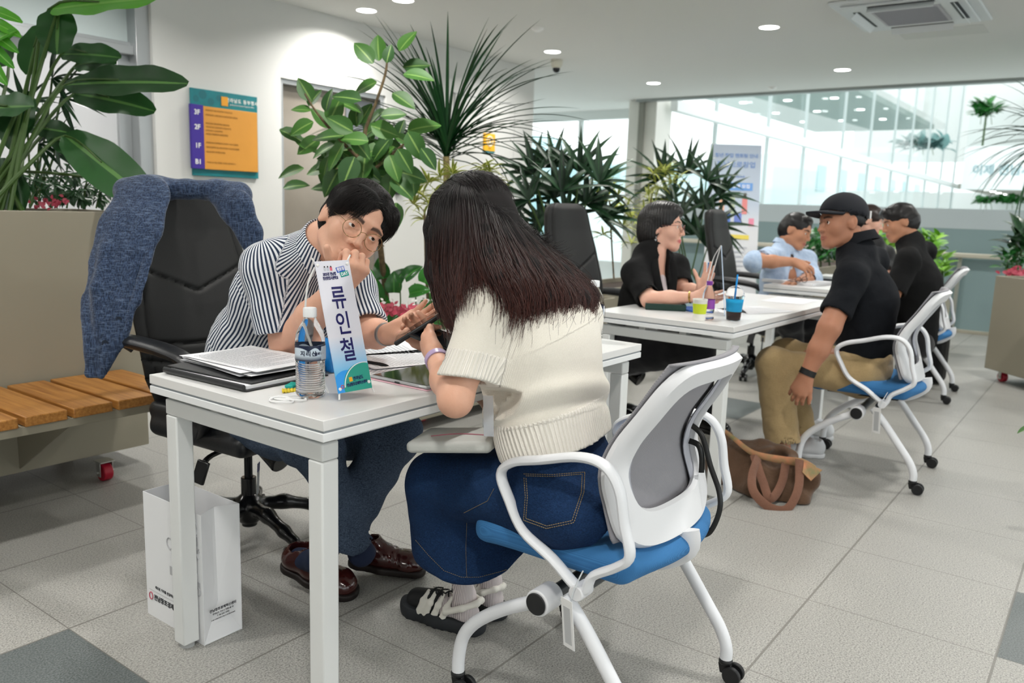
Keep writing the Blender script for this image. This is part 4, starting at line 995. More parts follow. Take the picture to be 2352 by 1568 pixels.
# --- hair
def hair_cap(Mh, name, par, m, vol=.024, front=.062, fr_z=.060, nape=-.045, sideburn=.0, top=1.0, fringe=None, h=.0035, lump=.004, wob_f=60, side_in=0.0, part=None):
    s = SDF(); s.ell((0, -.012, .036), (.074+vol*.75, .092+vol*.8, .080+vol*top), k=0)
    s.ell((0, -.036, -.006), (.070+vol*.6, .078+vol*.8, .078), k=.02)
    if fringe: 
        for a in fringe: s.ell(*a, k=.018)
    # open the face, the ears and the neck
    s.ell((0, .115, -.045), (.075-side_in, .075, .105), k=.012, sub=True)
    s.box((0, .10, -.07), (.2, .09, .062), rd=.02, k=.012, sub=True)
    for x in (-1, 1): s.ell((x*.090, .010, -.016), (.026, .026, .040), k=.008, sub=True)
    if part: s.ell(part[0], part[1], k=.008, sub=True)
    s.box((0, -.02, nape-.1), (.2, .2, .1), rd=.01, k=.02, sub=True)
    s.ell((0, .03, -.10), (.12, .07, .07), k=.02, sub=True)
    s.fn(lambda P, d: d+lump*wob(P, wob_f)+lump*.5*wob(P*A(1, .5, 1), wob_f*2.3, 3.0), (-.2, -.2, -.2), (.2, .2, .25))
    s.xform(Mh); o = sdf_obj(name, s, h, m, None, attrs={'tone': lambda V: .5+.5*wob(loc2(Mh, V), 300), 'tip': lambda V: V[:, 0]*0}, relax=1); LP(o, par); return o
hairo = hair_cap(HM, 'hair', M1, hair_mat('hair_black_under', '0A0909', '0D0B0B', rough=.95), vol=.011, top=.7, fringe=[((.036, .066, .078), (.042, .024, .024)), ((.060, .052, .058), (.018, .024, .026)), ((-.050, .050, .070), (.020, .018, .030))], wob_f=60, lump=.003, part=((-.014, .112, .056), (.034, .046, .040)))
V_, N_ = surf_of(hairo)
q_ = loc2(HM, V_); k_ = (q_[:, 2] > -.03)
def flow_m(p, nn, R_):
    q = loc2(HM, p[None])[0]; part = A(.02, -.02, .14)
    v = q-A(-.02, -.05, .13)
    if q[1] > .03: v = A(.9 if q[0] > -.012 else -.9, .15, -.42)
    v = nrm(nrm(v)+A(.35*math.sin(q[1]*50), .25, -.15)+.25*A(math.sin(q[2]*90), math.sin(q[0]*80), 0)); return HM[:3, :3]@v
tufts('hair_strands', (V_[k_], N_[k_]), flow_m, 15000, .040, hairA, hairo, rad=.00055, lift=.004, Mh=HM, jit=.10)
gold = mat('gold_wire', 'A08660', .25, .9)
gl1 = glasses(HM, gold, M1, rx=.0235, rz=.0215, y=.1085, z=-.006)
# --- striped shirt
shm = mat('striped_cotton', 'E9EBEF', .85, spec=.2); t = NT(shm); (q, vec) = t.xyz('Object'); uu = t.attr('u').outputs['Fac']
wv = t.m('ADD', t.m('FRACT', t.m('DIVIDE', uu, .0118)), 0.0); st = t.m('GREATER_THAN', wv, .52)
t.l(t.mix(st, rgb('E3E6EB'), rgb('2E3A50')), t.b.inputs['Base Color']); t.bump(t.noise(vec, 26, 3), .5, .008)
s = SDF(); fl = (tfront, .74)
s.cap(mp_+A(0, 0, -.03), mw_, .165, .160, k=.05, flat=fl); s.cap(mw_, mc_, .160, .168, k=.06, flat=fl); s.cap(mc_, mn_*.75+mc_*.25, .165, .085, k=.06, flat=fl)
s.cap(sR, mn_-A(0, 0, .012), .062, .052, k=.05); s.cap(sL, mn_-A(0, 0, .012), .062, .052, k=.05)
hR = sR+(eR-sR)*.80; hL = sL+(eL-sL)*.86
s.cap(sR, hR+(eR-sR)*.12, .068, .072, k=.04); s.cap(sL, hL+(eL-sL)*.12, .064, .066, k=.04)
nE = len(s.ops)
s.cap(hR+(eR-sR)*.02, eR+(eR-sR)*.5, .060, .062, k=.004, sub=True); s.cap(hL+(eL-sL)*.02, eL+(eL-sL)*.5, .054, .056, k=.004, sub=True)
def cutp(p, n):      # keep the side where (x-p).n < 0, within reach of the hem
    return lambda P, d: np.maximum(d, np.where(np.linalg.norm(P-p, axis=1) < .13, (P-p)@n, -1)).astype(np.float32)
aR, aL = nrm(eR-sR), nrm(eL-sL); s.fn(cutp(hR, aR), hR-.16, hR+.16); s.fn(cutp(hL, aL), hL-.16, hL+.16)
s.cap(mn_+(pt(HM, 0, -.03, -.06)-mn_)*.1, pt(HM, 0, -.02, -.05), .056, .060, k=.006, sub=True)
s.cap(mn_-A(0, 0, .02), mn_+tfront*.05+nrm(mc_-mn_)*.05, .045, .016, k=.008, sub=True)
s.fn(lambda P, d: (d+.0042*wob(P, 26)+.0022*wob(P, 60, 2.)).astype(np.float32), mp_-.6, mn_+.8)
armR = [sR-(sR-mc_)*.0, eR]; armL = [sL, eL]; tor = [mp_, mw_, mc_, mn_]
def u_shirt(V):
    ut, _, dt = chain_coord(V, tor, -_f+_u*.1, .165); ur, _, dr = chain_coord(V, armR, -_f+across*.4, .072); ul, _, dl = chain_coord(V, armL, -_f, .068)
    ya = (V-mn_)@nrm(mc_-mn_); yoke = (V-mn_)@nrm(np.cross(across, tfront))
    return np.where((dr < .078) & (((V-sR)@(-across)) > -.035), ur, np.where((dl < .078) & (((V-sL)@across) > -.03), ul, ut))
shirt = sdf_obj('shirt', s, .0045, shm, None, attrs={'u': u_shirt}, relax=2); LP(shirt, M1)
# collar: a folded band open at the front
def collar(name, c, axis, fdir, r, hgt, m, par, ex=.0, open_=.55, flare=.010, wide=1.0, pts_len=.03, stripe=True):
    axis = nrm(axis); f = nrm(fdir-axis*(fdir@axis)); x = np.cross(axis, f); b = MB(); V = []; F = []; U = []; n = 48
    for k in range(n+1):
        a = open_+(2*math.pi-2*open_)*k/n; dd = f*math.cos(a)+x*math.sin(a)*wide
        e = min(k, n-k)/n; tip = pts_len*math.exp(-(e/.10)**2)
        prof = [(r, -.006), (r+.001, hgt), (r+.003, hgt+.003), (r+.007, hgt), (r+.012+flare, -.004-tip*.9), (r+.010+flare, -.006-tip*.9)]
        for (rr, zz) in prof: V.append(c+dd*rr+axis*(zz-.012*math.cos(a))); U.append(a*r*1.5+ (zz*1.0 if False else 0))
    for k in range(n):
        for i in range(5): F.append((k*6+i, k*6+i+1, (k+1)*6+i+1, (k+1)*6+i))
    b.add(V, F); o = b.build(name, m, None, smooth=60, attrs={'u': U}); LP(o, par); return o
cax = nrm(pt(HM, 0, -.035, -.07)-mn_)
collar('collar', mn_+cax*.022, cax*.6+A(0, 0, .8), tfront*.6+cam_dir(.4, 0, .5), .060, .030, shm, M1, pts_len=.040)
# --- watch
ringW = wL*.86+eL*.14
wt_ = ring_band('watch_band', eL, wL, ringW, .0285, .0085, .0022, mat('steel_mesh', 'A7A7A6', .35, .8, bump=(900, .4)), M1)
b = MB(); Mw = frame(ringW-n2*.031, nrm(wL-eL), across); b.lathe([(.016, -.004), (.0185, -.002), (.0185, .004), (.016, .006), (.001, .006)], 28, M=Mw); wf = b.build('watch_case', mat('dark_case', '1E2022', .25, .6), None, smooth=40); wf.parent = wt_
# --- jeans
def denim(name, c1, c2, sc=700):
    m = mat(name, c1, .9, spec=.2); t = NT(m); (q, vec) = t.xyz('Object')
    a = t.noise(vec, sc, 2, .7, (1, 1, .25)); a2 = t.noise(vec, sc*.8, 2, .7, (.25, .25, 1)); w_ = t.noise(vec, 13, 3, .55); fd = t.noise(vec, 5, 2)
    c = t.mix(t.ramp(t.m('ADD', t.m('MULTIPLY', a, .5), t.m('MULTIPLY', a2, .5)), .38, .64), rgb(c1), rgb(c2)); c = t.mix(t.m('MULTIPLY', t.ramp(fd, .45, .75), .35), c, rgb(c2))
    t.l(c, t.b.inputs['Base Color']); t.bump(t.m('ADD', t.m('MULTIPLY', a, .08), t.m('MULTIPLY', w_, .9)), .7, .014); return m
dn1 = denim('dark_denim', '1E2838', '56657A')
s = SDF(); s.chain([mp_+A(0, 0, .02), (rh+lh)/2], [.15, .15], k=.04, flat=(tfront, .8)); s.chain([rh, rh*.4+rk*.6, rk], [.098, .078, .070], k=.05); s.chain([lh, lh*.4+lk*.6, lk], [.115, .095, .080], k=.05)
ha_, hb_ = ra+(rk-ra)*.10, la+(lk-la)*.16
s.chain([rk, rk*.4+ha_*.6, ha_], [.068, .056, .060], k=.03); s.chain([lk, lk*.4+hb_*.6, hb_], [.078, .064, .066], k=.03)
s.cap(ra+(rk-ra)*.16, ra-(rk-ra)*.2, .052, .054, k=.003, sub=True); s.cap(la+(lk-la)*.22, la-(lk-la)*.2, .056, .058, k=.003, sub=True)
vr, vl = nrm(ra-rk), nrm(la-lk); s.fn(cutp(ha_, vr), ha_-.15, ha_+.15); s.fn(cutp(hb_, vl), hb_-.15, hb_+.15)
s.fn(lambda P, d: (d+.006*wob(P, 30)+.0035*wob(P, 70, 2.)).astype(np.float32), mp_-1.2, mn_+.8)
LP(sdf_obj('jeans', s, .006, dn1, None, relax=2), M1)
# --- leather shoes and socks
shoeL = mat('brown_leather', '3A1512', .18, coat=.6, bump=(30, .25)); sole = mat('dark_sole', '1A1210', .6); sock1 = mat('navy_sock', '18243E', .9, bump=(300, .3))
def shoe(p_heel, p_toe, up, par, name, m, ms, W=.048, H=.052, ankle=None, sockm=None, sockr=.036, sockt=None, h=.004, crease=True):
    """heel and toe points lie on the sole's underside"""
    d = nrm(p_toe-p_heel); up = nrm(np.asarray(up, float)-d*(np.asarray(up, float)@d)); x = np.cross(d, up); Lh = np.linalg.norm(p_toe-p_heel); P = lambda a, b_, c: p_heel+d*a*Lh+x*b_+up*c
    s = SDF(); s.cap(P(.13, 0, .045), P(.42, 0, .045), .034, .034, k=.03); s.cap(P(.42, 0, .045), P(.80, 0, .034), .036, .034, k=.03, flat=(x, 1.25)); s.cap(P(.80, 0, .034), P(.90, 0, .032), .034, .026, k=.02, flat=(x, 1.4)); s.cap(P(.14, 0, .05), P(.22, 0, .085), .036, .036, k=.03)
    s.fn(lambda Q, dd: np.maximum(dd, .020-(Q-p_heel)@up).astype(np.float32), p_heel-.4, p_heel+.4)
    if crease: s.fn(lambda Q, dd: (dd+.0016*np.sin(((Q-p_heel)@d)*300+4*np.sin(((Q-p_heel)@x)*60))*np.exp(-((((Q-p_heel)@d)/Lh-.60)/.10)**2)).astype(np.float32), p_heel-.4, p_heel+.4)
    s.cap(P(.19, 0, .075), P(.19, 0, .14), .030, .034, k=.004, sub=True)
    o = sdf_obj(name, s, h, m, None, relax=1); LP(o, par)
    s = SDF(); s.cap(P(.12, 0, .012), P(.45, 0, .012), .040, .040, k=.02); s.cap(P(.45, 0, .012), P(.88, 0, .012), .043, .040, k=.02, flat=(x, 1.15))
    s.fn(lambda Q, dd: np.maximum(np.maximum(dd, ((Q-p_heel)@up)-.022), -(Q-p_heel)@up).astype(np.float32), p_heel-.4, p_heel+.4)
    so_ = sdf_obj('sole', s, h, ms, None, relax=1); so_.parent = o
    if sockm is not None:
        s = SDF(); s.chain([P(.19, 0, .05), ankle, sockt if sockt is not None else ankle+up*.1], [.033, sockr, sockr*1.05], k=.02); LP(sdf_obj('sock', s, h, sockm, None, relax=1), par)
    return o
shoe(atZ(808, 1297, .03), atZ(968, 1318, .005), A(0, 0, 1), M1, 'shoe', shoeL, sole, ankle=ra+A(0, 0, .0), sockm=sock1, sockt=ra+(rk-ra)*.3)
shoe(atZ(655, 1300, .05), atZ(812, 1372, .0), A(-.1, -.1, 1), M1, 'shoe', shoeL, sole, ankle=la, sockm=sock1, sockt=la+(lk-la)*.3)
# ================================================================== the long-haired woman in the cream knit
W1 = person('person', 'person with long dark reddish hair in a cream knit top and denim, seen from behind', (1.62, .95, 0))
Z = lambda z: A(0, 0, z)
wp, ww, wc, wn = T(1300, 1120, 1.93), T(1262, 955, 1.92), T(1232, 790, 1.89), T(1165, 640, 1.88)
aL, aR = T(1128, 690, 1.78), T(1318, 722, 2.02)
weL, wwL = T(1046, 918, 1.74), T(1002, 822, 1.90)
weR, wwR = T(1150, 930, 2.16), T(1012, 800, 2.06)
WHC = T(1078, 522, 1.90); WHM = head_frame(WHC, cam_dir(-.76, -.42, -.50), cam_dir(-.22, .86, -.42)*1.0)
wacr = nrm(aR-aL)
kL, kR = T(1018, 1110, 2.06), T(1105, 1080, 2.22)
s = head_sdf(WHM, fem=True, eyes=False)
s.cap(pt(WHM, 0, -.03, -.05), wn, .044, .05, k=.03); s.cap(wn, wc, .055, .09, k=.04); s.chain([aL, wn, aR], [.04, .045, .04], k=.03); s.chain([wc, ww, wp], [.09, .09, .10], k=.04)
s.chain([aL, weL], [.042, .034], k=.02); s.cap(weL, weL*.55+wwL*.45, .035, .033, k=.02); s.cap(weL*.55+wwL*.45, wwL, .034, .0235, k=.02)
s.chain([aR, weR], [.046, .042], k=.02); s.cap(weR, wwR, .040, .025, k=.02)
dL = nrm(T(962, 778, 1.99)-wwL); nL = cam_dir(.25, .75, .1); tdL = cam_dir(-.2, .5, .9)
hand(s, wwL, dL, cam_dir(.75, .35, -.55), side_for(dL, cam_dir(.75, .35, -.55), cam_dir(-.2, .85, .5)), curls=((.55, .9, .5), (.6, 1.0, .5), (.6, 1.0, .5), (.6, 1.0, .5)), spread=.03, thumb=(.45, .35, .5), sc=.86)
dR = nrm(T(958, 770, 2.06)-wwR)
hand(s, wwR, dR, cam_dir(-.3, .5, .8), side_for(dR, cam_dir(-.3, .5, .8), cam_dir(0, 1, 0)), curls=(.5, .5, .5, .5), spread=.03, thumb=(.5, .3, .3), sc=.84)
fL, fR = atZ(1098, 1452)*.82+atZ(942, 1402)*.18+Z(.09), atZ(1142, 1418)*.82+atZ(1065, 1368)*.18+Z(.09)
s.cap(wp, kL, .07, .05, k=.03); s.cap(wp, kR, .07, .05, k=.03); s.cap(kL, fL, .036, .022, k=.02); s.cap(kR, fR, .036, .022, k=.02)
wb = sdf_obj('body', s, .0034, skinA, W1, attrs=head_attr(WHM, fem=True), relax=1); LP(wb, W1)
# knit top
kn = mat('cream_knit', 'F0EADC', .95, spec=.15, sheen=.3); t = NT(kn); (q, vec) = t.xyz('Object'); u_, v_, rb_ = (t.attr(k).outputs['Fac'] for k in ('u', 'v', 'rib'))
sa = t.m('SINE', t.m('MULTIPLY', u_, 2*math.pi/.0030)); sb = t.m('SINE', t.m('ADD', t.m('MULTIPLY', v_, 2*math.pi/.0026), t.m('MULTIPLY', t.m('ABSOLUTE', sa), 1.6)))
hk = t.m('MULTIPLY', t.m('ADD', sa, 1.0), t.m('ADD', sb, 1.2)); nz = t.noise(vec, 500, 2)
hk = t.m('ADD', t.m('MULTIPLY', hk, .22), t.m('MULTIPLY', nz, .5))
rbh = t.m('MULTIPLY', t.m('ADD', t.m('SINE', t.m('MULTIPLY', u_, 2*math.pi/.0098)), 1.0), t.m('MULTIPLY', rb_, 1.0))
t.l(t.mix(t.ramp(t.m('ADD', t.m('MULTIPLY', hk, 1.0), t.m('MULTIPLY', rbh, .8)), .05, .75), rgb('DAD3C4'), rgb('F7F2E8')), t.b.inputs['Base Color'])
t.bump(t.m('ADD', t.m('MULTIPLY', hk, .30), t.m('MULTIPLY', rbh, .9)), .8, .0022)
bdir = nrm(np.cross(wacr, wn-wp)); bdir = bdir if bdir@_f < 0 else -bdir
s = SDF(); fl = (bdir, .78)
hemc = T(1288, 1052, 1.90); hemx = nrm(hemc-ww)
s.cap(hemc+hemx*.03, ww, .150, .142, k=.04, flat=fl); s.cap(ww, wc, .140, .150, k=.06, flat=fl); s.cap(wc, wn*.8+wc*.2, .150, .09, k=.07, flat=fl)
s.cap(aL, wn, .058, .052, k=.05); s.cap(aR, wn, .058, .052, k=.05)
hA = aL+(weL-aL)*.80; vA = nrm(weL-aL+cam_dir(.3, 0, 0)*.04); hB = aR+(weR-aR)*.8; vB = nrm(weR-aR)
s.cap(aL+vA*.0, hA+vA*.03, .057, .061, k=.05); s.cap(aR, hB+vB*.03, .060, .062, k=.05)
s.cap(hA-vA*.02, weL+vA*.12, .050, .052, k=.003, sub=True); s.cap(hB-vB*.02, weR+vB*.12, .052, .054, k=.003, sub=True)
s.fn(cutp(hA, vA), hA-.14, hA+.14); s.fn(cutp(hB, vB), hB-.14, hB+.14)
hn = nrm(hemx+cam_dir(0, 0, .12)); hnl = nrm(cam_dir(.24, -.97, -.08))
s.fn(lambda P, d: np.maximum(d, (P-T(1272, 1022, 1.90))@hnl).astype(np.float32), hemc-.35, hemc+.35)
s.cap(wn+(pt(WHM, 0, -.03, -.05)-wn)*.2, pt(WHM, 0, -.03, -.02), .055, .07, k=.008, sub=True)
def knitdisp(P, d):
    v = (P-hemc)@(-hemx); band = np.exp(-((v-.135)/.022)**2); return (d+.0035*wob(P, 24)-.010*band*(1+.4*wob(P, 16))+.004*np.exp(-((v-.10)/.010)**2)).astype(np.float32)
s.fn(knitdisp, hemc-.5, wn+.4)
spine = [hemc+hemx*.1, ww, wc, wn]
def kn_attr(which):
    def f(V):
        ut, vt, dt = chain_coord(V, spine, -_f, .145); ul, vl, dl = chain_coord(V, [aL, weL], -_f, .066); ur, vr, dr = chain_coord(V, [aR, weR], -_f, .06)
        al = (dl < .080) & (((V-aL)@(-wacr)) > -.045) & (((V-aL)@vA) > .0); ar = (dr < .08) & (((V-aR)@wacr) > -.03) & (((V-aR)@vB) > .0)
        if which == 'u': return np.where(al, ul, np.where(ar, ur, ut))
        if which == 'v': return np.where(al, vl, np.where(ar, vr, vt))
        hv = -((V-T(1272, 1022, 1.90))@hnl); hl = -((V-hA)@vA); hr = -((V-hB)@vB)
        r = np.where(al, hl < .055, np.where(ar, hr < .05, hv < .085)); return r.astype(float)
    return f
LP(sdf_obj('knit_top', s, .0036, kn, None, attrs={k: kn_attr(k) for k in ('u', 'v', 'rib')}, relax=2), W1)
# denim
dn2 = denim('indigo_denim', '0B1D3A', '1E3A60', 900)
s = SDF(); s.cap(ww+hemx*.06, wp+Z(-.01), .128, .148, k=.05, flat=fl)
s.cap(wp+Z(-.02)-wacr*.06, kL, .108, .078, k=.05); s.cap(wp+Z(-.02)+wacr*.05, kR, .105, .078, k=.05)
s.ell(T(1330, 1165, 1.84), (.13, .12, .085), k=.05)
hc = T(1090, 1275, 2.12); hx = nrm(cam_dir(.95, -.05, -.25)); hdn = nrm(hc-(kL*.6+kR*.4))
s.cap(kL*.75+kR*.25, hc+hdn*.10, .078, .108, k=.05, flat=(hx, 1.22)); 
s.cap(T(1000, 1180, 2.10), T(1000, 1255, 2.12), .035, .045, k=.06); s.cap(T(1150, 1190, 2.14), T(1205, 1275, 2.16), .05, .052, k=.07); s.cap(T(985, 1090, 2.06), T(985, 1240, 2.12), .045, .04, k=.05)
cutn = nrm(cam_dir(.03, -1, .16)); cutc = T(1085, 1340, 2.04)
def hemcut(P, d):
    r = P-cutc; x = r@hx; z = r@cutn; return np.maximum(d, z+x*x*3.0+np.clip(x, 0, 1)*.10).astype(np.float32)
s.cap(hc+hdn*.0, hc+hdn*.2, .070, .085, k=.004, sub=True, flat=(hx, 1.2))
s.fn(hemcut, cutc-.35, cutc+.35)
s.fn(lambda P, d: (d+.0045*wob(P, 20)+.002*wob(P, 55, 2.)).astype(np.float32), wp-.8, wn+.3)
jd = sdf_obj('denim_culottes', s, .0048, dn2, None, relax=2); LP(jd, W1)
bv = bvh_of(jd); thr = mat('denim_thread', '8C7A58', .8)
pk = [(1203, 1088), (1268, 1090), (1343, 1084), (1341, 1130), (1318, 1200), (1255, 1213), (1203, 1194), (1207, 1140), (1203, 1088)]
stitch('pocket_stitching', pk, bv, thr, W1); cxy = np.mean(pk[:-1], 0); stitch('pocket_stitching', [tuple(cxy+(np.array(p)-cxy)*.92) for p in pk], bv, thr, W1)
stitch('hem_stitching', [(955, 1240), (985, 1275), (1020, 1310), (1060, 1325), (1100, 1325), (1150, 1312), (1200, 1295)], bv, thr, W1, r=.0007)
stitch('side_seam', [(1135, 1122), (1120, 1150), (1060, 1180)], bv, thr, W1, r=.0006, dash=(.002, .001))
stitch('side_seam', [(1072, 1200), (1070, 1260), (1072, 1330)], bv, thr, W1, r=.0006, dash=(.002, .001))
# wrist band
wdir = nrm(wwL-weL); wbnd = T(1003, 838, 1.878); ring_band('wrist_band', weL, wwL, wwL*.93+weL*.07, .0262, .0085, .0026, mat('lilac_rubber', 'B7A3C9', .35), W1, flat=(1.0, 1.0))
# socks and sandals
sk = mat('ribbed_sock', 'D6CCCC', .9); t = NT(sk); (q, vec) = t.xyz('Object'); rr_ = t.m('SINE', t.m('MULTIPLY', t.m('ADD', q[0], t.m('MULTIPLY', q[1], -.8)), 1150)); t.l(t.mix(t.ramp(rr_, -1, .2), rgb('A79C9F'), rgb('DAD1D1')), t.b.inputs['Base Color']); t.bump(rr_, .4, .002)
sw = mat('sandal_white', 'E4E1D8', .55); sbk = mat('sandal_black', '1A1B1D', .7); ssl = mat('sandal_sole', '25282C', .75, bump=(60, .2))
def sandal(ph, ptoe, ank, par):
    d = nrm((ptoe-ph)*A(1, 1, 0)); up = Z(1.0); x = np.cross(d, up); Lh = np.linalg.norm(ptoe-ph); P = lambda a, b_, c: ph+d*a*Lh+x*b_+up*c
    s = SDF(); s.chain([P(.14, 0, .045), P(.45, 0, .050), P(.85, 0, .042)], [.027, .029, .024], k=.02); s.chain([P(.15, 0, .045), P(.20, 0, .095), ank], [.027, .028, .033], k=.02); LP(sdf_obj('sock', s, .003, sk, None, relax=1), par)
    s = SDF(); s.chain([P(.10, 0, .016), P(.5, 0, .014), P(.88, 0, .016)], [.043, .043, .046], k=.03); s.cap(P(.90, 0, .03), P(.97, 0, .03), .038, .028, k=.03)
    s.fn(lambda Q, dd: np.maximum(np.maximum(dd, (Q[:, 2]-ph[2])-.036-.02*np.clip(((Q-ph)@d)/Lh-.8, 0, 1)), -(Q[:, 2]-ph[2])+.002*np.sin(((Q-ph)@d)*260)).astype(np.float32), ph-.4, ph+.4)
    so = sdf_obj('sandal', s, .003, ssl, None, relax=1); LP(so, par)
    def kid(nm, sdf, m, h=.0028): o = sdf_obj(nm, sdf, h, m, None, relax=1); o.parent = so; return o
    s = SDF(); s.chain([P(.62, 0, .052), P(.88, 0, .044)], [.036, .033], k=.02); s.box(P(.75, 0, -.02), (.2, .2, .045), k=.002, sub=True); kid('toe_upper', s, sbk)
    s = SDF()
    for a in (.36, .48, .60, .70):
        for sg in (-1, 1): s.chain([P(a+.05, sg*.040, .03), P(a, sg*.034, .065), P(a-.02, sg*.014, .088)], [.011, .009, .006], k=.004, flat=(x, .45))
    s.chain([P(.36, .040, .055), P(.14, .037, .078), P(.0, .012, .090), P(.0, -.012, .090), P(.14, -.037, .078), P(.36, -.040, .055)], [.009]*6, k=.006)
    kid('white_straps', s, sw)
    for a in (.38, .47, .56):
        b = MB(); b.tube([P(a, -.018, .090), P(a+.05, 0, .094), P(a+.09, .018, .086)], .0022, 6, smooth=3); b.tube([P(a, .018, .090), P(a+.05, 0, .095), P(a+.09, -.018, .086)], .0022, 6, smooth=3); o = b.build('lace', sbk, None); o.parent = so
sandal(atZ(1098, 1452, .0), atZ(942, 1402, .0), kL*.42+fL*.58, W1); sandal(atZ(1142, 1418, .0), atZ(1065, 1368, .0), kR*.42+fR*.58, W1)
# hair: a base volume and strands over it
hairW = hair_mat('hair_dark_red', '0C090B', '1B1113', '5E2D22', .45)
G = [[(1040, 420, 1.90), (1003, 452, 1.87), (990, 520, 1.865), (993, 620, 1.87), (1010, 700, 1.86), (1040, 775, 1.83)],
     [(1048, 418, 1.88), (1015, 452, 1.835), (1003, 530, 1.815), (1005, 620, 1.82), (1022, 700, 1.81), (1048, 770, 1.79)],
     [(1056, 416, 1.87), (1035, 452, 1.80), (1030, 530, 1.775), (1028, 620, 1.775), (1040, 690, 1.765), (1058, 745, 1.75)],
     [(1064, 415, 1.87), (1062, 455, 1.785), (1066, 530, 1.755), (1066, 600, 1.74), (1064, 650, 1.725), (1064, 700, 1.72)],
     [(1072, 415, 1.87), (1095, 460, 1.785), (1108, 530, 1.755), (1118, 590, 1.72), (1140, 640, 1.70), (1165, 700, 1.71), (1158, 745, 1.73)],
     [(1078, 416, 1.87), (1122, 468, 1.80), (1150, 540, 1.775), (1178, 610, 1.74), (1205, 680, 1.73), (1195, 752, 1.745)],
     [(1084, 417, 1.88), (1138, 475, 1.83), (1180, 545, 1.805), (1222, 615, 1.775), (1252, 685, 1.76), (1240, 755, 1.77)],
     [(1090, 419, 1.89), (1150, 482, 1.86), (1208, 555, 1.84), (1262, 625, 1.81), (1298, 690, 1.80), (1285, 752, 1.80)],
     [(1096, 421, 1.91), (1160, 486, 1.90), (1228, 562, 1.88), (1292, 628, 1.86), (1338, 685, 1.85), (1325, 735, 1.85)],
     [(1100, 424, 1.94), (1165, 488, 1.95), (1235, 562, 1.94), (1305, 620, 1.93), (1360, 678, 1.93), (1352, 722, 1.93)]]
for g in G[4:]: g.append((g[-1][0]-6, g[-1][1]+22, g[-1][2]))
G = [[T(*p) for p in g] for g in G]
# carry the sheet round to the far side of the head
far = [[WHC+ (p-WHC) - WHM[:3, 0]*(2*((p-WHC)@WHM[:3, 0]))*0 for p in g] for g in G[-1:]]
Gf = []
for k, (a, dz) in enumerate(((.05, 0), (.10, 0), (.14, 0))):
    Gf.append([G[-1][j]+_f*a*min(1, j*.8)*1.0+_r*(-.012*k) for j in range(len(G[-1]))])
s = SDF(); s.ell((0, -.012, .036), (.083, .101, .089), k=0); s.ell((0, -.04, -.01), (.08, .085, .08), k=.02); s.ell((0, .11, -.05), (.062, .07, .10), k=.01, sub=True); s.xform(WHM)
for gi_, g in enumerate(G+Gf):
    g2 = [p+_f*(.030 if gi_ < 4 else .018) for p in g[1:-1]]; s.chain(g2[:5], [.016, .018, .019, .017, .010][:len(g2[:5])], k=.02)
hw = sdf_obj('hair', s, .0045, hair_mat('hair_dark_under', '0C090A', '150D0E', '2A1613', rough=.9), None, attrs={'tone': lambda V: .3+.2*wob(V, 90), 'tip': lambda V: np.clip((WHC[2]-V[:, 2])*2.2-.1, 0, .8)}, relax=4); LP(hw, W1)
strands('hair_strands', G+Gf, 5200, hairW, W1, rad=.00062, jitter=.0042, wave=.012, ends=.34, seed=5, pts=24)
q0, n0 = surf_of(hw); kk = ((q0-WHC)@WHM[:3, 2] > -.02)
def flow_w(p, nn, R_):
    q = loc2(WHM, p[None])[0]; v = nrm(A(q[0]*6+.02*np.sign(q[0]), -.55 if q[1] < .05 else .1, -.5)); return WHM[:3, :3]@v
tufts('hair_strands', (q0[kk], n0[kk]), flow_w, 3600, .085, hairW, hw, rad=.0006, lift=.002, Mh=WHM, rr=(.09, .108, .096), jit=.03)
strands('hair_strands', G[4:]+Gf, 420, hairW, W1, rad=.0005, jitter=.010, wave=.022, ends=.12, seed=9, pts=24)
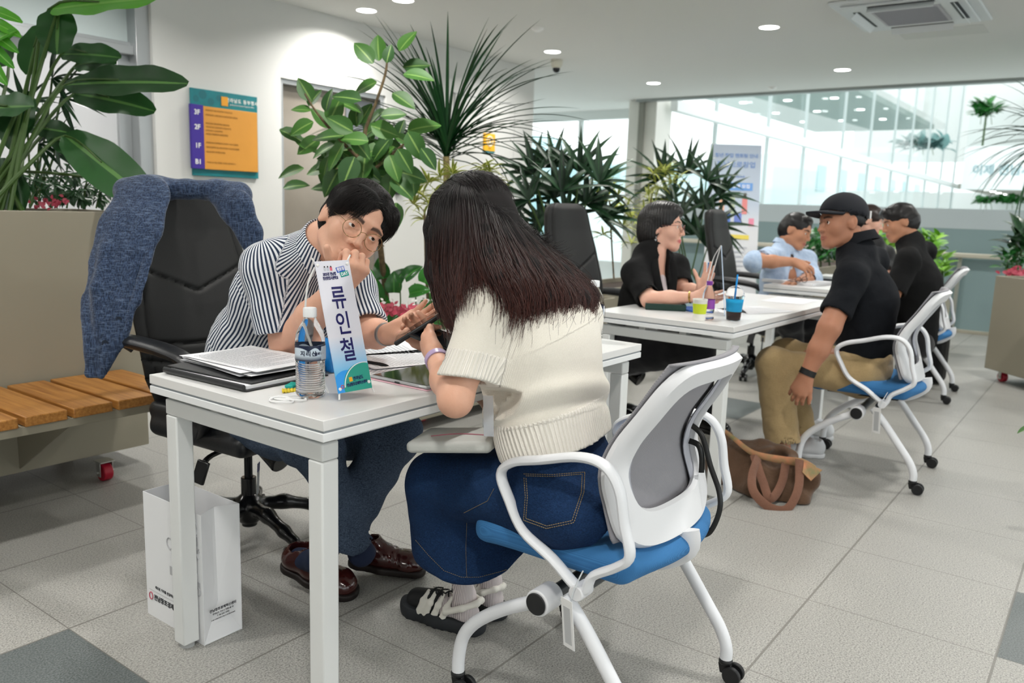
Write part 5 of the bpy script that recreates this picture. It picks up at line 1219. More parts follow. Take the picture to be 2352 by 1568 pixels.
# ================================================================== people at the other tables
def sitter(name, label, J, skin, top, legs, head, hair_fn, fem=False, h=.005, base=None, tr=(.13, .135), flat=.8, neckh=True, sleeve=(.75, .8), sl_r=(.062, .058), hands=None, shoes=None, armr=(.044, .027), top_name='shirt', legs_name='trousers', vneck=None, collar_=None, cuffs=True, legr=(.088, .075, .062), hemf=.05):
    """J: joints in world space"""
    o = person(name, label, base if base is not None else (float(J['pel'][0]), float(J['pel'][1]), 0))
    HM_ = head_frame(*head); acr = nrm(J['s1']-J['s0']); mid = J['chest']
    fr = nrm(np.cross(acr, J['neck']-J['pel'])); face = HM_[:3, 1]; fr = fr if fr@face > 0 else -fr
    s = head_sdf(HM_, fem=fem)
    s.cap(pt(HM_, 0, -.03, -.05), J['neck'], .046 if fem else .056, .052 if fem else .062, k=.03); s.chain([J['neck'], J['chest'], J['pel']], [.06, .10, .11], k=.04); s.chain([J['s0'], J['neck'], J['s1']], [.042, .045, .042], k=.03)
    r0, r1 = armr
    for i in '01':
        s.chain([J['s'+i], J['e'+i]], [r0+.004, r0], k=.02); s.cap(J['e'+i], J['e'+i]*.55+J['w'+i]*.45, r0*.98, r0*.92, k=.02); s.cap(J['e'+i]*.55+J['w'+i]*.45, J['w'+i], r0*.92, r1, k=.02)
        if 'k'+i in J: s.cap(J['pel'], J['k'+i], .06, .045, k=.03); s.cap(J['k'+i], J['a'+i], .042, .032, k=.02)
    for hh in (hands or []):
        w, d, n, td, kw = hh; hand(s, w, d, n, side_for(d, n, td), **kw)
    LP(sdf_obj('body', s, h*.8, skin, o, attrs=head_attr(HM_, fem=fem), relax=1), o)
    for c_ in list(o.children):
        if c_.name.startswith('body'): eyes(HM_, HM_[:3, 1], c_)
    hair_fn(HM_, o)
    # top
    s = SDF(); fl = (fr, flat); w0, w1 = tr
    s.cap(J['pel'], J['chest'], w0, w1, k=.06, flat=fl); s.cap(J['chest'], J['neck']*.85+J['chest']*.15, w1, .088, k=.07, flat=fl)
    for i in '01':
        s.cap(J['s'+i]+A(0, 0, .006), J['neck']+A(0, 0, .004), .056, .060, k=.06); v = nrm(J['e'+i]-J['s'+i]); f_ = sleeve[int(i)]
        if f_ <= 1.0:
            hh = J['s'+i]+(J['e'+i]-J['s'+i])*f_; s.cap(J['s'+i], hh+v*.03, sl_r[0], sl_r[1], k=.05)
        else:
            vv = J['w'+i]-J['e'+i]; hh = J['e'+i]+vv*(f_-1); s.cap(J['s'+i], J['e'+i], sl_r[0], sl_r[1], k=.05); s.cap(J['e'+i], hh+nrm(vv)*.03, sl_r[1], sl_r[1]*.85, k=.03); v = nrm(vv)
        s.cap(hh-v*.012, hh+v*.10, sl_r[1]*.82, sl_r[1]*.86, k=.003, sub=True); s.fn(cutp(hh, v), hh-.14, hh+.14)
    if neckh: s.cap(J['neck']+(pt(HM_, 0, -.03, -.06)-J['neck'])*.45, pt(HM_, 0, -.02, -.02), .052, .070, k=.006, sub=True)
    if vneck:
        for (a, b_, ra_, rb_) in vneck: s.cap(a, b_, ra_, rb_, k=.004, sub=True)
    s.fn(lambda P, d: (d+.005*wob(P, 22)+.0022*wob(P, 55, 2.)).astype(np.float32), mid-1, mid+1)
    tp = sdf_obj(top_name, s, h, top, None, relax=2, attrs={'u': lambda V: V[:, 0]*0}); LP(tp, o)
    if legs is not None and 'k0' in J:
        s = SDF(); l0, l1, l2 = legr; s.chain([J['pel']+A(0, 0, -.02), (J['pel'])], [.14, .135], k=.04, flat=fl)
        for i, sg in (('0', -1), ('1', 1)):
            hp = J['pel']+acr*.08*sg+A(0, 0, -.04); hm = J['a'+i]+(J['k'+i]-J['a'+i])*hemf; v = nrm(J['a'+i]-J['k'+i])
            s.chain([hp, J['k'+i]], [l0+.02, l0*.9], k=.05); s.chain([J['k'+i], hm], [l1, l2], k=.04); s.cap(hm-v*.01, J['a'+i]+v*.1, l2-.01, l2-.008, k=.003, sub=True); s.fn(cutp(hm, v), hm-.13, hm+.13)
        s.fn(lambda P, d: (d+.005*wob(P, 28)+.0025*wob(P, 65, 2.)).astype(np.float32), mid-1.3, mid+1)
        LP(sdf_obj(legs_name, s, h*1.2, legs, None, relax=2), o)
    for sh in (shoes or []): shoe(sh[0], sh[1], A(0, 0, 1), o, 'shoe', sh[2], sh[3], h=.005, crease=False, ankle=sh[4] if len(sh) > 4 else None, sockm=sh[5] if len(sh) > 5 else None)
    return o, HM_, fr, acr
blackw = fabric('black_wool', '0B0B0C', '151516', 700, sheen=0); blackp = fabric('black_pique', '0B0D11', '15181E', 900, sheen=0); khaki = fabric('khaki_cotton', '9B845E', 'B0986F', 500, wr=12, wrs=.8); bluec = fabric('light_blue_cotton', 'A3BAD8', 'BBCDE4', 40, wr=16, wrs=.7)
blackt = fabric('black_trousers', '0D0D10', '17171A', 500)
hairB = hair_mat('hair_black_soft', '0C0B0C', '1B1718', rough=.42); hairBr = hair_mat('hair_dark_brown', '1C1311', '33221D')
skinB = skin_mat('skin_fair', 'E0B19C', 'CE9881', 'C24A55'); skinC = skin_mat('skin_tan', 'B57F64', 'A06B52', 'A05F50'); skinD = skin_mat('skin_warm', 'C08A6C', 'A87356', 'A8625A')
# --- woman in the black blazer
J = dict(neck=T(1496, 590, 3.98), chest=T(1492, 672, 4.0), pel=T(1440, 790, 4.12), s0=T(1457, 628, 3.88), s1=T(1552, 612, 4.12), e0=T(1492, 688, 3.74), w0=T(1596, 682, 3.66), e1=T(1568, 668, 4.02), w1=T(1612, 668, 3.80),
         k0=T(1602, 800, 3.80), a0=T(1622, 950, 3.95), k1=T(1560, 795, 3.95), a1=T(1585, 930, 4.15))
def bob(Hm, par):
    s = SDF(); s.ell((0, -.015, .036), (.088, .106, .094), k=0); s.ell((0, -.045, -.03), (.090, .075, .080), k=.03)
    s.ell((0, .020, .075), (.070, .080, .05), k=.02)
    s.ell((0, .118, -.035), (.074, .075, .108), k=.012, sub=True); s.ell((.09, .040, -.055), (.05, .050, .062), k=.01, sub=True); s.ell((-.09, .040, -.055), (.05, .050, .062), k=.01, sub=True)
    s.box((0, 0, -.19), (.2, .2, .08), rd=.02, k=.02, sub=True); s.fn(lambda P, d: (d+.0018*np.sin(P[:, 1]*500+8*P[:, 0]*6)).astype(np.float32), (-.3, -.3, -.3), (.3, .3, .3))
    s.xform(Hm); LP(sdf_obj('hair', s, .004, hairB, None, attrs={'tone': lambda V: .5+.5*wob(V, 200), 'tip': lambda V: V[:, 0]*0}, relax=2), par)
hd0 = nrm(T(1660, 690, 3.60)-J['w0'])
hands = [(J['w0'], hd0, cam_dir(-.2, .5, -.8), cam_dir(0, 1, 0), dict(curls=(.25, .3, .35, .4), spread=.10, thumb=(.8, .2, .1), sc=.84)),
         (J['w1'], cam_dir(.35, .85, .3), cam_dir(-.75, .2, .6), cam_dir(-.9, .3, 0), dict(curls=(.12, .1, .12, .2), spread=.20, thumb=(.9, .2, .0), sc=.84))]
ckc = J['chest']
hc2 = T(1520, 523, 4.0); hf2 = cam_dir(.91, -.06, .38)
W2, HM2, fr2, ac2 = sitter('person', 'person in a black blazer with a black bob and glasses, talking with open hands', J, skinB, blackw, blackt, (hc2, hf2, cam_dir(.06, .99, .05)), bob, fem=True, h=.0055, hands=hands, sleeve=(.93, .80), sl_r=(.054, .060), top_name='blazer', armr=(.038, .022),
     vneck=[(J['neck']+cam_dir(.5, .1, .6)*.05, T(1527, 705, 3.86), .050, .016)], shoes=[(atZ(1600, 985, 0), atZ(1672, 1003, 0), mat('black_patent', '0C0C0D', .12), mat('black_rubber', '101010', .5)), (atZ(1572, 950, 0), atZ(1640, 966, 0), mat('black_patent', '0C0C0D', .12), mat('black_rubber', '101010', .5))])
# inner top, lapels, earring, bracelet, glasses
s = SDF(); s.cap(T(1519, 640, 3.93), T(1527, 705, 3.895), .022, .030, k=.02); LP(sdf_obj('inner_top', s, .005, mat('inner_pink_white', 'D9CDD0', .8), None, relax=1), W2)
for (pts_, w_) in (([(1505, 585, 3.90), (1506, 625, 3.845), (1515, 670, 3.835), (1528, 712, 3.85)], .020), ([(1537, 583, 3.97), (1548, 620, 3.93), (1545, 670, 3.90), (1535, 712, 3.875)], .017)):
    b = MB(); b.tube([T(*p) for p in pts_], [w_*.6, w_, w_, w_*.4], 10, smooth=5, flat=(1.0, .35), up=_f); LP(b.build('lapel', blackw, None), W2)
b = MB(); b.tube([pt(HM2, .083, -.006, -.05+.0), pt(HM2, .084, -.006, -.058)], .002, 6); b.lathe([(.001, .009), (.009, .003), (.008, -.005), (.001, -.009)], 8, o=pt(HM2, .084, -.006, -.066)); LP(b.build('earring', mat('silver', 'D0D2D6', .15, 1.0), None, smooth=20), W2)
ring_band('bracelet', J['e0'], J['w0'], J['w0']*.90+J['e0']*.10, .0265, .004, .0012, mat('gold', 'B08A4A', .25, 1.0), W2)
glasses(HM2, mat('rose_wire', '8C6460', .3, .6), W2, rx=.024, rz=.020, y=.106, z=-.004, wire=.0012)
# --- man in the cap
def cap_fn(Hm, par):
    s = SDF(); s.ell((0, -.018, .030), (.077, .098, .074), k=0); s.ell((0, .11, -.03), (.08, .085, .10), k=.01, sub=True)
    for x in (-1, 1): s.ell((x*.09, .0, -.02), (.030, .030, .045), k=.006, sub=True)
    s.box((0, 0, -.145), (.2, .2, .095), rd=.01, k=.02, sub=True); s.xform(Hm); LP(sdf_obj('hair', s, .004, hairB, None, attrs={'tone': lambda V: .9+V[:, 0]*0, 'tip': lambda V: V[:, 0]*0}, relax=1), par)
    nv = mat('navy_cap', '14171F', .85, bump=(500, .2)); R0 = Matrix.Rotation(math.radians(7), 3, 'X'); R0 = np.array(R0)
    s = SDF(); s.ell((0, -.014, .046), (.088, .112, .094), k=0); s.fn(lambda P, d: np.maximum(d, -(P[:, 2]-.030-.30*np.clip(P[:, 1], -1, .2))).astype(np.float32), (-.3, -.3, -.3), (.3, .3, .3)); s.ell((0, -.012, .030), (.084, .106, .084), k=.003, sub=True)
    s.xform(Hm); cp = sdf_obj('cap', s, .004, nv, None, relax=1); LP(cp, par)
    def kid(o): o.parent = cp
    b = MB(); V = []; F = []; n = 25
    for j in range(9):
        for i in range(n):
            a = math.radians(-68+136*i/(n-1)); r_ = 1.0+j/8*.68*(math.cos(a)**.8 if math.cos(a) > 0 else 0)
            x, y = .087*math.sin(a)*(1+.05*j/8), -.012+.108*math.cos(a)*r_; V.append(pt(Hm, x, y, .058-.020*(x/.087)**2-.006*j/8))
    for j in range(8):
        for i in range(n-1): k = j*n+i; F.append((k, k+1, k+n+1, k+n))
    b.add(V, F); br_ = b.build('cap_brim', nv, None, smooth=60); so = br_.modifiers.new('t', 'SOLIDIFY'); so.thickness = .009; kid(br_)
    b = MB(); b.lathe([(.001, .006), (.006, .004), (.008, 0)], 12, M=frame(pt(Hm, 0, -.012, .136), Hm[:3, 0], Hm[:3, 1])); bb = b.build('cap_button', nv, None); kid(bb)
    b = MB(); b.bar(pt(Hm, -.030, -.121, .018), pt(Hm, -.030, -.124, .052), .016, .008, up=Hm[:3, 1]); bb = b.build('cap_label', mat('cap_label', 'D8D8D8', .7), None); kid(bb)
J = dict(neck=T(1966, 578, 3.70), chest=T(1985, 690, 3.72), pel=T(1985, 832, 3.76), s0=T(1954, 640, 3.55), s1=T(2005, 604, 3.88), e0=T(1905, 752, 3.50), w0=T(1852, 862, 3.54), e1=T(1920, 740, 4.0), w1=T(1850, 830, 3.95),
         k0=T(1776, 836, 3.74), a0=T(1800, 1028, 3.76), k1=T(1806, 816, 4.0), a1=T(1836, 1005, 3.98))
hands = [(J['w0'], cam_dir(-.35, -.75, -.1), cam_dir(.2, -.5, -.8), cam_dir(-.2, -.2, -.9)*-1, dict(curls=(.5, .5, .5, .5), spread=.05, thumb=(.5, .4, .2), sc=.98))]
wsn = mat('white_trainer', 'C9CBCE', .5); wss = mat('white_rubber', 'C4C6C8', .5)
M2, HM3, fr3, ac3 = sitter('person', 'person in a black baseball cap, black polo shirt and khaki trousers', J, skinC, blackp, khaki, (T(1932, 513, 3.70), cam_dir(-.975, -.02, .18), cam_dir(-.03, 1, .03)), cap_fn, h=.0055, hands=hands, sleeve=(.72, .7), sl_r=(.066, .066), tr=(.132, .150), flat=.84, armr=(.048, .029), top_name='polo_shirt', legr=(.072, .080, .078),
     shoes=[(atZ(1885, 1050, 0), atZ(1800, 1040, 0), wsn, wss), (atZ(1905, 1010, 0), atZ(1830, 1000, 0), wsn, wss)])
collar('polo_collar', J['neck']+cam_dir(.05, .35, 0)*.05, pt(HM3, 0, -.035, -.07)-J['neck']+cam_dir(.0, .08, 0), cam_dir(-.9, 0, .1), .068, .034, blackp, M2, flare=.014)
wb_ = ring_band('wrist_watch', J['e0'], J['w0'], J['w0']*.93+J['e0']*.07, .030, .013, .005, mat('black_rubber_band', '141415', .5), M2)
# --- older man in the light blue shirt
def short_hair(vol, top, fringe=None, side=.0, hm=None, nape=-.045, part=None, lump=.003):
    return lambda Hm, par: hair_cap(Hm, 'hair', par, hm or hairB, vol=vol, top=top, fringe=fringe, nape=nape, side_in=side, h=.005, part=part, lump=lump)
J = dict(neck=T(1802, 578, 5.55), chest=T(1798, 635, 5.55), pel=T(1775, 720, 5.75), s0=T(1765, 592, 5.42), s1=T(1850, 598, 5.68), e0=T(1733, 600, 5.15), w0=T(1822, 601, 5.20), e1=T(1866, 640, 5.50), w1=T(1835, 645, 5.30),
         k0=T(1815, 735, 5.35), a0=T(1828, 820, 5.6), k1=T(1850, 735, 5.5), a1=T(1858, 815, 5.75))
hands = [(J['w0'], cam_dir(.8, -.35, .2), cam_dir(-.2, -.6, -.7), cam_dir(.4, .8, 0), dict(curls=(.3, .35, .4, .45), spread=.14, thumb=(.7, .2, .1))), (J['w1'], cam_dir(-.9, -.15, .1), cam_dir(0, -1, 0), cam_dir(0, .2, 1), dict(curls=(.2, .2, .2, .2), spread=.05))]
M3, HM4, _, _ = sitter('person', 'person in a light blue shirt leaning over the farthest table, arm stretched out', J, skinD, bluec, blackt, (T(1828, 531, 5.5), cam_dir(.70, -.36, .60), cam_dir(.30, .93, .12)), short_hair(.013, .9, fringe=[((.02, .06, .09), (.05, .03, .026))], part=((0, .115, .045), (.05, .045, .035)), nape=-.075), h=.0065, hands=hands, sleeve=(1.08, 1.4), sl_r=(.068, .062), tr=(.15, .15),
     vneck=[(J['neck']+cam_dir(.3, .1, .6)*.05, T(1815, 612, 5.42), .034, .014)])
s = SDF(); s.cap(T(1808, 590, 5.50), T(1812, 620, 5.48), .03, .03); LP(sdf_obj('undershirt', s, .006, mat('white_tee', 'D8DADC', .8), None), M3)
collar('shirt_collar', J['neck']+cam_dir(0, .3, 0)*.05, cam_dir(.2, 1, 0), cam_dir(.7, 0, .7), .060, .026, bluec, M3, pts_len=.04, open_=.5)
# --- man in the black T-shirt, seen from behind
J = dict(neck=T(2088, 556, 5.20), chest=T(2105, 650, 5.2), pel=T(2105, 768, 5.3), s0=T(2085, 602, 5.02), s1=T(2122, 580, 5.40), e0=T(2045, 690, 4.98), w0=T(2000, 668, 5.25), e1=T(2060, 660, 5.6), w1=T(2010, 650, 5.7),
         k0=T(1985, 770, 5.25), a0=T(2010, 860, 5.4), k1=T(2000, 760, 5.5), a1=T(2030, 850, 5.6))
M4, HM5, _, _ = sitter('person', 'person with bare black hair in a black T-shirt on the farthest white chair', J, skinD, blackw, blackt, (T(2066, 511, 5.2), cam_dir(-.90, -.22, -.12), cam_dir(-.12, .98, 0)), short_hair(.015, .8, fringe=[((.0, .075, .075), (.062, .03, .034))], nape=-.085), h=.0065, sleeve=(.8, .8), sl_r=(.072, .068), tr=(.155, .165), flat=.82)
ring_band('lanyard', J['neck'], pt(HM5, 0, -.02, -.06), J['neck']+A(0, 0, .01), .066, .004, .003, mat('red_grey_cord', '8E5B5B', .7), M4)
# --- person hidden behind the cap
J = dict(neck=T(2002, 560, 6.3), chest=T(2000, 620, 6.3), pel=T(1990, 700, 6.4), s0=T(1965, 585, 6.2), s1=T(2035, 585, 6.45), e0=T(1965, 640, 6.1), w0=T(2010, 660, 6.0), e1=T(2040, 640, 6.3), w1=T(2030, 665, 6.1))
M5, _, _, _ = sitter('person', 'person with brown hair almost hidden behind the man in the cap', J, skinB, fabric('dark_top', '1A1A1C', '252527', 500), None, (T(1996, 508, 6.3), cam_dir(.85, -.35, .35), cam_dir(.1, .98, 0)), short_hair(.017, .9, nape=-.05, hm=hairBr), h=.0075, fem=True)
# ================================================================== PLANTS
def leaf_mat(name, c1, c2, vein=None, rough=.35, edge=None, tr=.15):
    m = mat(name, c1, rough, spec=.5); t = NT(m); (q, vec) = t.xyz('Object'); e = t.attr('edge').outputs['Fac']; tn = t.attr('tone').outputs['Fac']
    c = t.mix(tn, rgb(c1), rgb(c2)); c = t.mix(t.m('MULTIPLY', t.noise(vec, 30, 2), .25), c, rgb(c2))
    if vein: c = t.mix(t.m('MULTIPLY', t.m('LESS_THAN', e, .09), .8), c, rgb(vein))
    if edge: c = t.mix(t.m('GREATER_THAN', e, .50), c, rgb(edge))
    t.l(c, t.b.inputs['Base Color']); t.b.inputs['Subsurface Weight'].default_value = 0.0; return m
class Foliage:
    def __init__(s, seed=1): s.b = MB(); s.e = []; s.t = []; s.R = np.random.RandomState(seed)
    def leaf(s, p, d, n, L_, W, droop=.3, fold=.15, shape='ovate', seg=8, tone=None, curl=0.0, cross=5, wavy=0.0):
        d = nrm(d); n = np.asarray(n, float); n = nrm(n-d*(n@d)); x = np.cross(d, n); V = []; E_ = []; p = np.asarray(p, float).copy(); ds = L_/seg; rows = []
        pr = {'ovate': lambda t: math.sin(math.pi*t**.75)**.8, 'heart': lambda t: (math.sin(math.pi*min(1, .18+.82*t))**.8)*(1.15-t*.4) if t > 0 else .55, 'lance': lambda t: math.sin(math.pi*t**.6)**1.0, 'strap': lambda t: min(1, (t*8+.4))*(1-t**3)**.8, 'oblong': lambda t: min(1, math.sin(math.pi*min(.999, max(.001, t)))**.45), 'obov': lambda t: math.sin(math.pi*t**1.5)**.7}[shape]
        ph = s.R.rand()*6
        for i in range(seg+1):
            t_ = i/seg; w = W/2*max(.02, pr(min(.995, max(.005, t_))))
            for j in range(cross):
                u_ = -1+2*j/(cross-1); V.append(p+x*u_*w+n*(abs(u_)*w*fold*2-curl*u_*u_*w)+n*wavy*W*math.sin(t_*16+ph)*u_*u_); E_.append(abs(u_))
            dn = -droop/seg; d2 = nrm(d*math.cos(dn)+n*math.sin(dn)); n = nrm(n-d2*(n@d2)); d = d2; p = p+d*ds
        F = [(i*cross+j, i*cross+j+1, (i+1)*cross+j+1, (i+1)*cross+j) for i in range(seg) for j in range(cross-1)]
        s.b.add(V, F); s.e += E_; s.t += [s.R.rand() if tone is None else tone]*len(V); return p
    def build(s, m, par, name='foliage'): return s.b.build(name, m, par, smooth=70, attrs={'edge': s.e, 'tone': s.t})
def plant(name, loc, label, cat='plant', group=None): return empty(name, loc, 0, label, cat, group)
def PL(o, p): return LP(o, p)
stem_g = mat('green_stem', '3E5A24', .5); stem_b = mat('bark', '6B5A40', .8, noise=(40, .25), bump=(80, .5)); stem_y = mat('yellow_green_stem', '7A8440', .5)
Rp = np.random.RandomState(11)
def stemtube(nm, pts, r, m, par, k=4): b = MB(); b.tube(pts, r, 8, smooth=k); return PL(b.build(nm, m, None), par)
# --- large banana-leaved plant
dgm = leaf_mat('banana_leaf', '163818', '2A5F28', vein='5E8A45', rough=.5); brm = leaf_mat('bright_leaf', '3E8A22', '63B234', vein='86C25A', rough=.35)
o = plant('banana_leaf_plant', (1.45, 3.6, 1.06), 'large banana-leaved plant in the tall planter, reaching over the denim jacket')
base = A(1.42, 3.62, 1.05)
LV = [((150, 195), (405, 172), 3.55, 3.3, .165, .25), ((112, 22), (352, -12), 3.5, 3.3, .15, .1), ((135, 18), (128, 118), 3.5, 3.45, .16, .2), ((170, 215), (335, 235), 3.65, 3.5, .15, .4), ((175, 150), (255, 130), 3.75, 3.65, .13, .4), ((60, 210), (20, 330), 3.5, 3.4, .14, .4), ((140, 125), (262, 118), 3.7, 3.6, .12, .4),
      ((150, 312), (325, 440), 3.45, 3.2, .19, .5), ((95, 60), (60, 160), 3.6, 3.5, .12, .3), ((-30, 250), (68, 238), 3.4, 3.3, .13, .2), ((-20, 370), (42, 470), 3.4, 3.3, .16, .4), ((60, 290), (160, 300), 3.6, 3.6, .10, .3), ((20, 150), (-60, 60), 3.6, 3.6, .16, .2), ((110, 300), (170, 350), 3.7, 3.6, .09, .3)]
f = Foliage(2); fb = Foliage(3)
for i, (a, c, d0, d1, w, dr) in enumerate(LV):
    p0 = T(*a, d0); p1 = T(*c, d1); L_ = np.linalg.norm(p1-p0); nn = cam_dir(-.1, .42, .90) if i not in (2, 5, 8) else cam_dir(.2, .2, .97)
    (fb if i in (1,) else f).leaf(p0, p1-p0, nn, L_*1.03, w, droop=dr*.6, fold=.10, shape='oblong', seg=14, cross=7, wavy=.05)
    r0 = base+A(rnd.uniform(-.10, .10), rnd.uniform(-.05, .05), 0); stemtube('leaf_stalk', [r0, r0*.45+p0*.55+A(0, 0, .02), p0, p0+(p1-p0)*.5+nn*.004], [.010, .009, .006, .003], stem_g, o)
PL(f.build(dgm, None), o); PL(fb.build(brm, None, 'young_leaf'), o)
# --- split-leaved plant on the far left
o = plant('split_leaf_plant', (1.02, 3.55, 1.06), 'bright green split-leaved plant at the upper left edge')
f = Foliage(4); c0 = T(-60, 90, 3.3)
for k, (x, y) in enumerate(((52, 20), (56, 60), (50, 105), (38, 150), (18, 205), (10, 30), (30, -10))): f.leaf(T(-45, 20+k*22, 3.3), T(x, y, 3.2)-T(-45, 20+k*22, 3.3), cam_dir(0, .4, .9), .19, .05, droop=.7, shape='oblong', seg=10, wavy=.04)
PL(f.build(brm, None), o); stemtube('stalk', [A(1.05, 3.55, 1.05), T(-30, 300, 3.4), T(-45, 90, 3.32)], .012, stem_g, o)
# --- thin dark palm-like sprays and small umbrella plant, red flowers
o = plant('umbrella_plant', (1.62, 3.55, 1.06), 'small dark umbrella plant at the end of the tall planter, behind the jacket')
f = Foliage(5); um = leaf_mat('umbrella_leaf', '14301A', '214A24', vein='3E6A3A')
for k in range(44):
    c = T(60+Rp.rand()*175, 395+Rp.rand()*62, 3.6+Rp.rand()*.3)
    for a in range(6): an = a/6*6.28+Rp.rand(); f.leaf(c, _r*math.cos(an)+_u*(math.sin(an)*.6-.2)-_f*.2, _u*.6-_f*.5, .048+.015*Rp.rand(), .017, droop=.6, shape='obov', seg=5, cross=3)
PL(f.build(um, None), o)
for k in range(5): x = 85+k*34; stemtube('stem', [T(x, 478, 3.75), T(x+8, 440, 3.75), T(x+14, 405, 3.72)], .004, stem_g, o)
stemtube('leaf_stalk', [T(10, 392, 3.5), T(130, 398, 3.45), T(245, 412, 3.4)], .006, stem_g, o)
for k in range(2):
    pass
def flowers(nm, cxs, D, lab, m, par_loc, n=26, sp=22, r=.012, leafm=None):
    o = plant(nm, par_loc, lab, 'plant'); f = Foliage(int(cxs[0][0]) % 97+1)
    for (cx, cy) in cxs:
        for k in range(n):
            c = T(cx+Rp.randn()*sp, cy+Rp.randn()*sp*.45, D+Rp.randn()*.05); an = Rp.rand()*6.28
            f.leaf(c, _r*math.cos(an)+_u*.5-_f*.2, -_f+_u*.3, r*2.4, r*1.5, droop=.4, shape='ovate', seg=4, cross=3)
    PL(f.build(m, None, 'blossom'), o); return o
redm = leaf_mat('red_blossom', 'B02A45', 'D8687A', rough=.6); whm = mat('white_blossom', 'E8E6E0', .6)
flowers('red_leaf_plant', [(100, 470), (128, 468)], 3.55, 'low red-leaved plant at the foot of the umbrella plant', redm, (1.45, 3.45, 1.06), n=20, sp=14, r=.009)
# --- sprays of long narrow leaves behind the banana plant
o = plant('fan_palm', (1.4, 3.72, 1.06), 'dark narrow-fingered palm behind the banana-leaved plant')
f = Foliage(8); pm = leaf_mat('palm_leaf', '0E2416', '1A3E22', vein='2C5A30', rough=.42)
def fan(f, c, L_, n=9, up=.3, W=.030, az=0.0, spread=2.6, tilt=.25, droop=.55, seg=8):
    for a in range(n):
        an = az+1.57-spread/2+spread*a/(n-1)+Rp.randn()*.06; d = _r*math.cos(an)+_u*math.sin(an)+(-_f)*(tilt+.25*Rp.randn())
        f.leaf(c, d, _u*.6-_f*.8, L_*(.8+.3*Rp.rand()), W*(.8+.4*Rp.rand()), droop=droop, fold=.2, shape='lance', seg=seg, cross=3)
for (x, y, az) in ((120, 180, -1.2), (140, 225, -1.4), (60, 240, -.6), (130, 340, -1.3), (90, 330, -1.5)):
    fan(f, T(x, y, 3.75), .20, 7, az=az, W=.022); stemtube('stem', [T(70, 475, 3.8), T(x*.6+30, y*.5+230, 3.8), T(x, y, 3.76)], .005, stem_g, o)
PL(f.build(pm, None), o)
# --- rubber tree behind the adviser
o = plant('rubber_tree', (3.05, 3.05, .53), 'broad-leaved rubber tree in front of the steel doors, behind the man')
f = Foliage(12); rm = leaf_mat('rubber_leaf', '1D431C', '44742A', vein='7FA052', rough=.48)
D0 = 3.75
LL = [(868, 108, 95, .14), (835, 118, 128, .14), (935, 92, 52, .13), (893, 122, 75, .09), (957, 150, 4, .14), (962, 172, -8, .15), (838, 200, 200, .13), (928, 230, -35, .14), (700, 205, 120, .13), (722, 222, 60, .11), (752, 228, 80, .11), (795, 222, 165, .15), (818, 262, 95, .13), (690, 292, 205, .13), (708, 335, 215, .14), (752, 312, 180, .16), (812, 318, 170, .14), (728, 390, 190, .13), (770, 250, 60, .14), (830, 340, -50, .13), (885, 300, -20, .14), (975, 288, 20, .17), (905, 262, 10, .12), (955, 335, -60, .15), (985, 365, -55, .12), (770, 360, 235, .15), (800, 395, 250, .16), (760, 420, 240, .15), (835, 385, 265, .15), (870, 400, 280, .14), (905, 385, 290, .14), (925, 430, 320, .15), (895, 430, 260, .16), (905, 500, 262, .15), (850, 300, 210, .13), (780, 285, 150, .14), (735, 270, 130, .13), (865, 340, 30, .13), (745, 365, 210, .14), (815, 430, 255, .15), (790, 330, 195, .16), (840, 260, 60, .12), (690, 250, 170, .10), (930, 370, 300, .13), (880, 350, 315, .14), (948, 402, 345, .15)]
for k, (x, y, an, L_) in enumerate(LL):
    an = math.radians(an); D = D0+Rp.uniform(-.2, .15); L_ *= .95; c = T(x, y, D); d = _r*math.cos(an)+_u*math.sin(an)-_f*Rp.uniform(-.2, .3)
    f.leaf(c-nrm(d)*L_*.5, d, _u*Rp.uniform(.1, .7)-_f*.8+_r*Rp.uniform(-.4, .4), L_, L_*.63, droop=Rp.uniform(.1, .5), fold=.12, shape='ovate', seg=8, cross=5)
for k in range(60):
    x = 815+Rp.randn()*62; y = 365+Rp.randn()*48; an = math.radians(Rp.uniform(160, 380)); L_ = .13; D = D0+Rp.uniform(0, .3); c = T(x, y, D); d = _r*math.cos(an)+_u*math.sin(an)-_f*Rp.uniform(-.4, .3)
    f.leaf(c-nrm(d)*L_*.3, d, _u*.5-_f*.7+_r*Rp.uniform(-.5, .5), L_, L_*.55, droop=.4, shape='ovate', seg=6)
PL(f.build(rm, None), o)
tb = T(868, 520, 3.95); tb = A(3.05, 3.05, .53)
stemtube('trunk', [tb, T(862, 470, 3.85), T(850, 400, 3.8), T(838, 310, 3.78), T(862, 240, 3.76), T(885, 170, 3.75), T(890, 120, 3.75)], [.016, .014, .012, .009, .007, .006, .004], stem_b, o)
stemtube('branch', [T(850, 390, 3.8), T(780, 320, 3.78), T(730, 262, 3.76), T(700, 215, 3.75)], [.009, .007, .005, .004], stem_b, o)
stemtube('branch', [T(852, 395, 3.8), T(905, 350, 3.76), T(965, 300, 3.72)], [.009, .006, .004], stem_b, o)
stemtube('branch', [T(842, 340, 3.8), T(790, 380, 3.8), T(750, 400, 3.8)], [.008, .006, .004], stem_b, o)
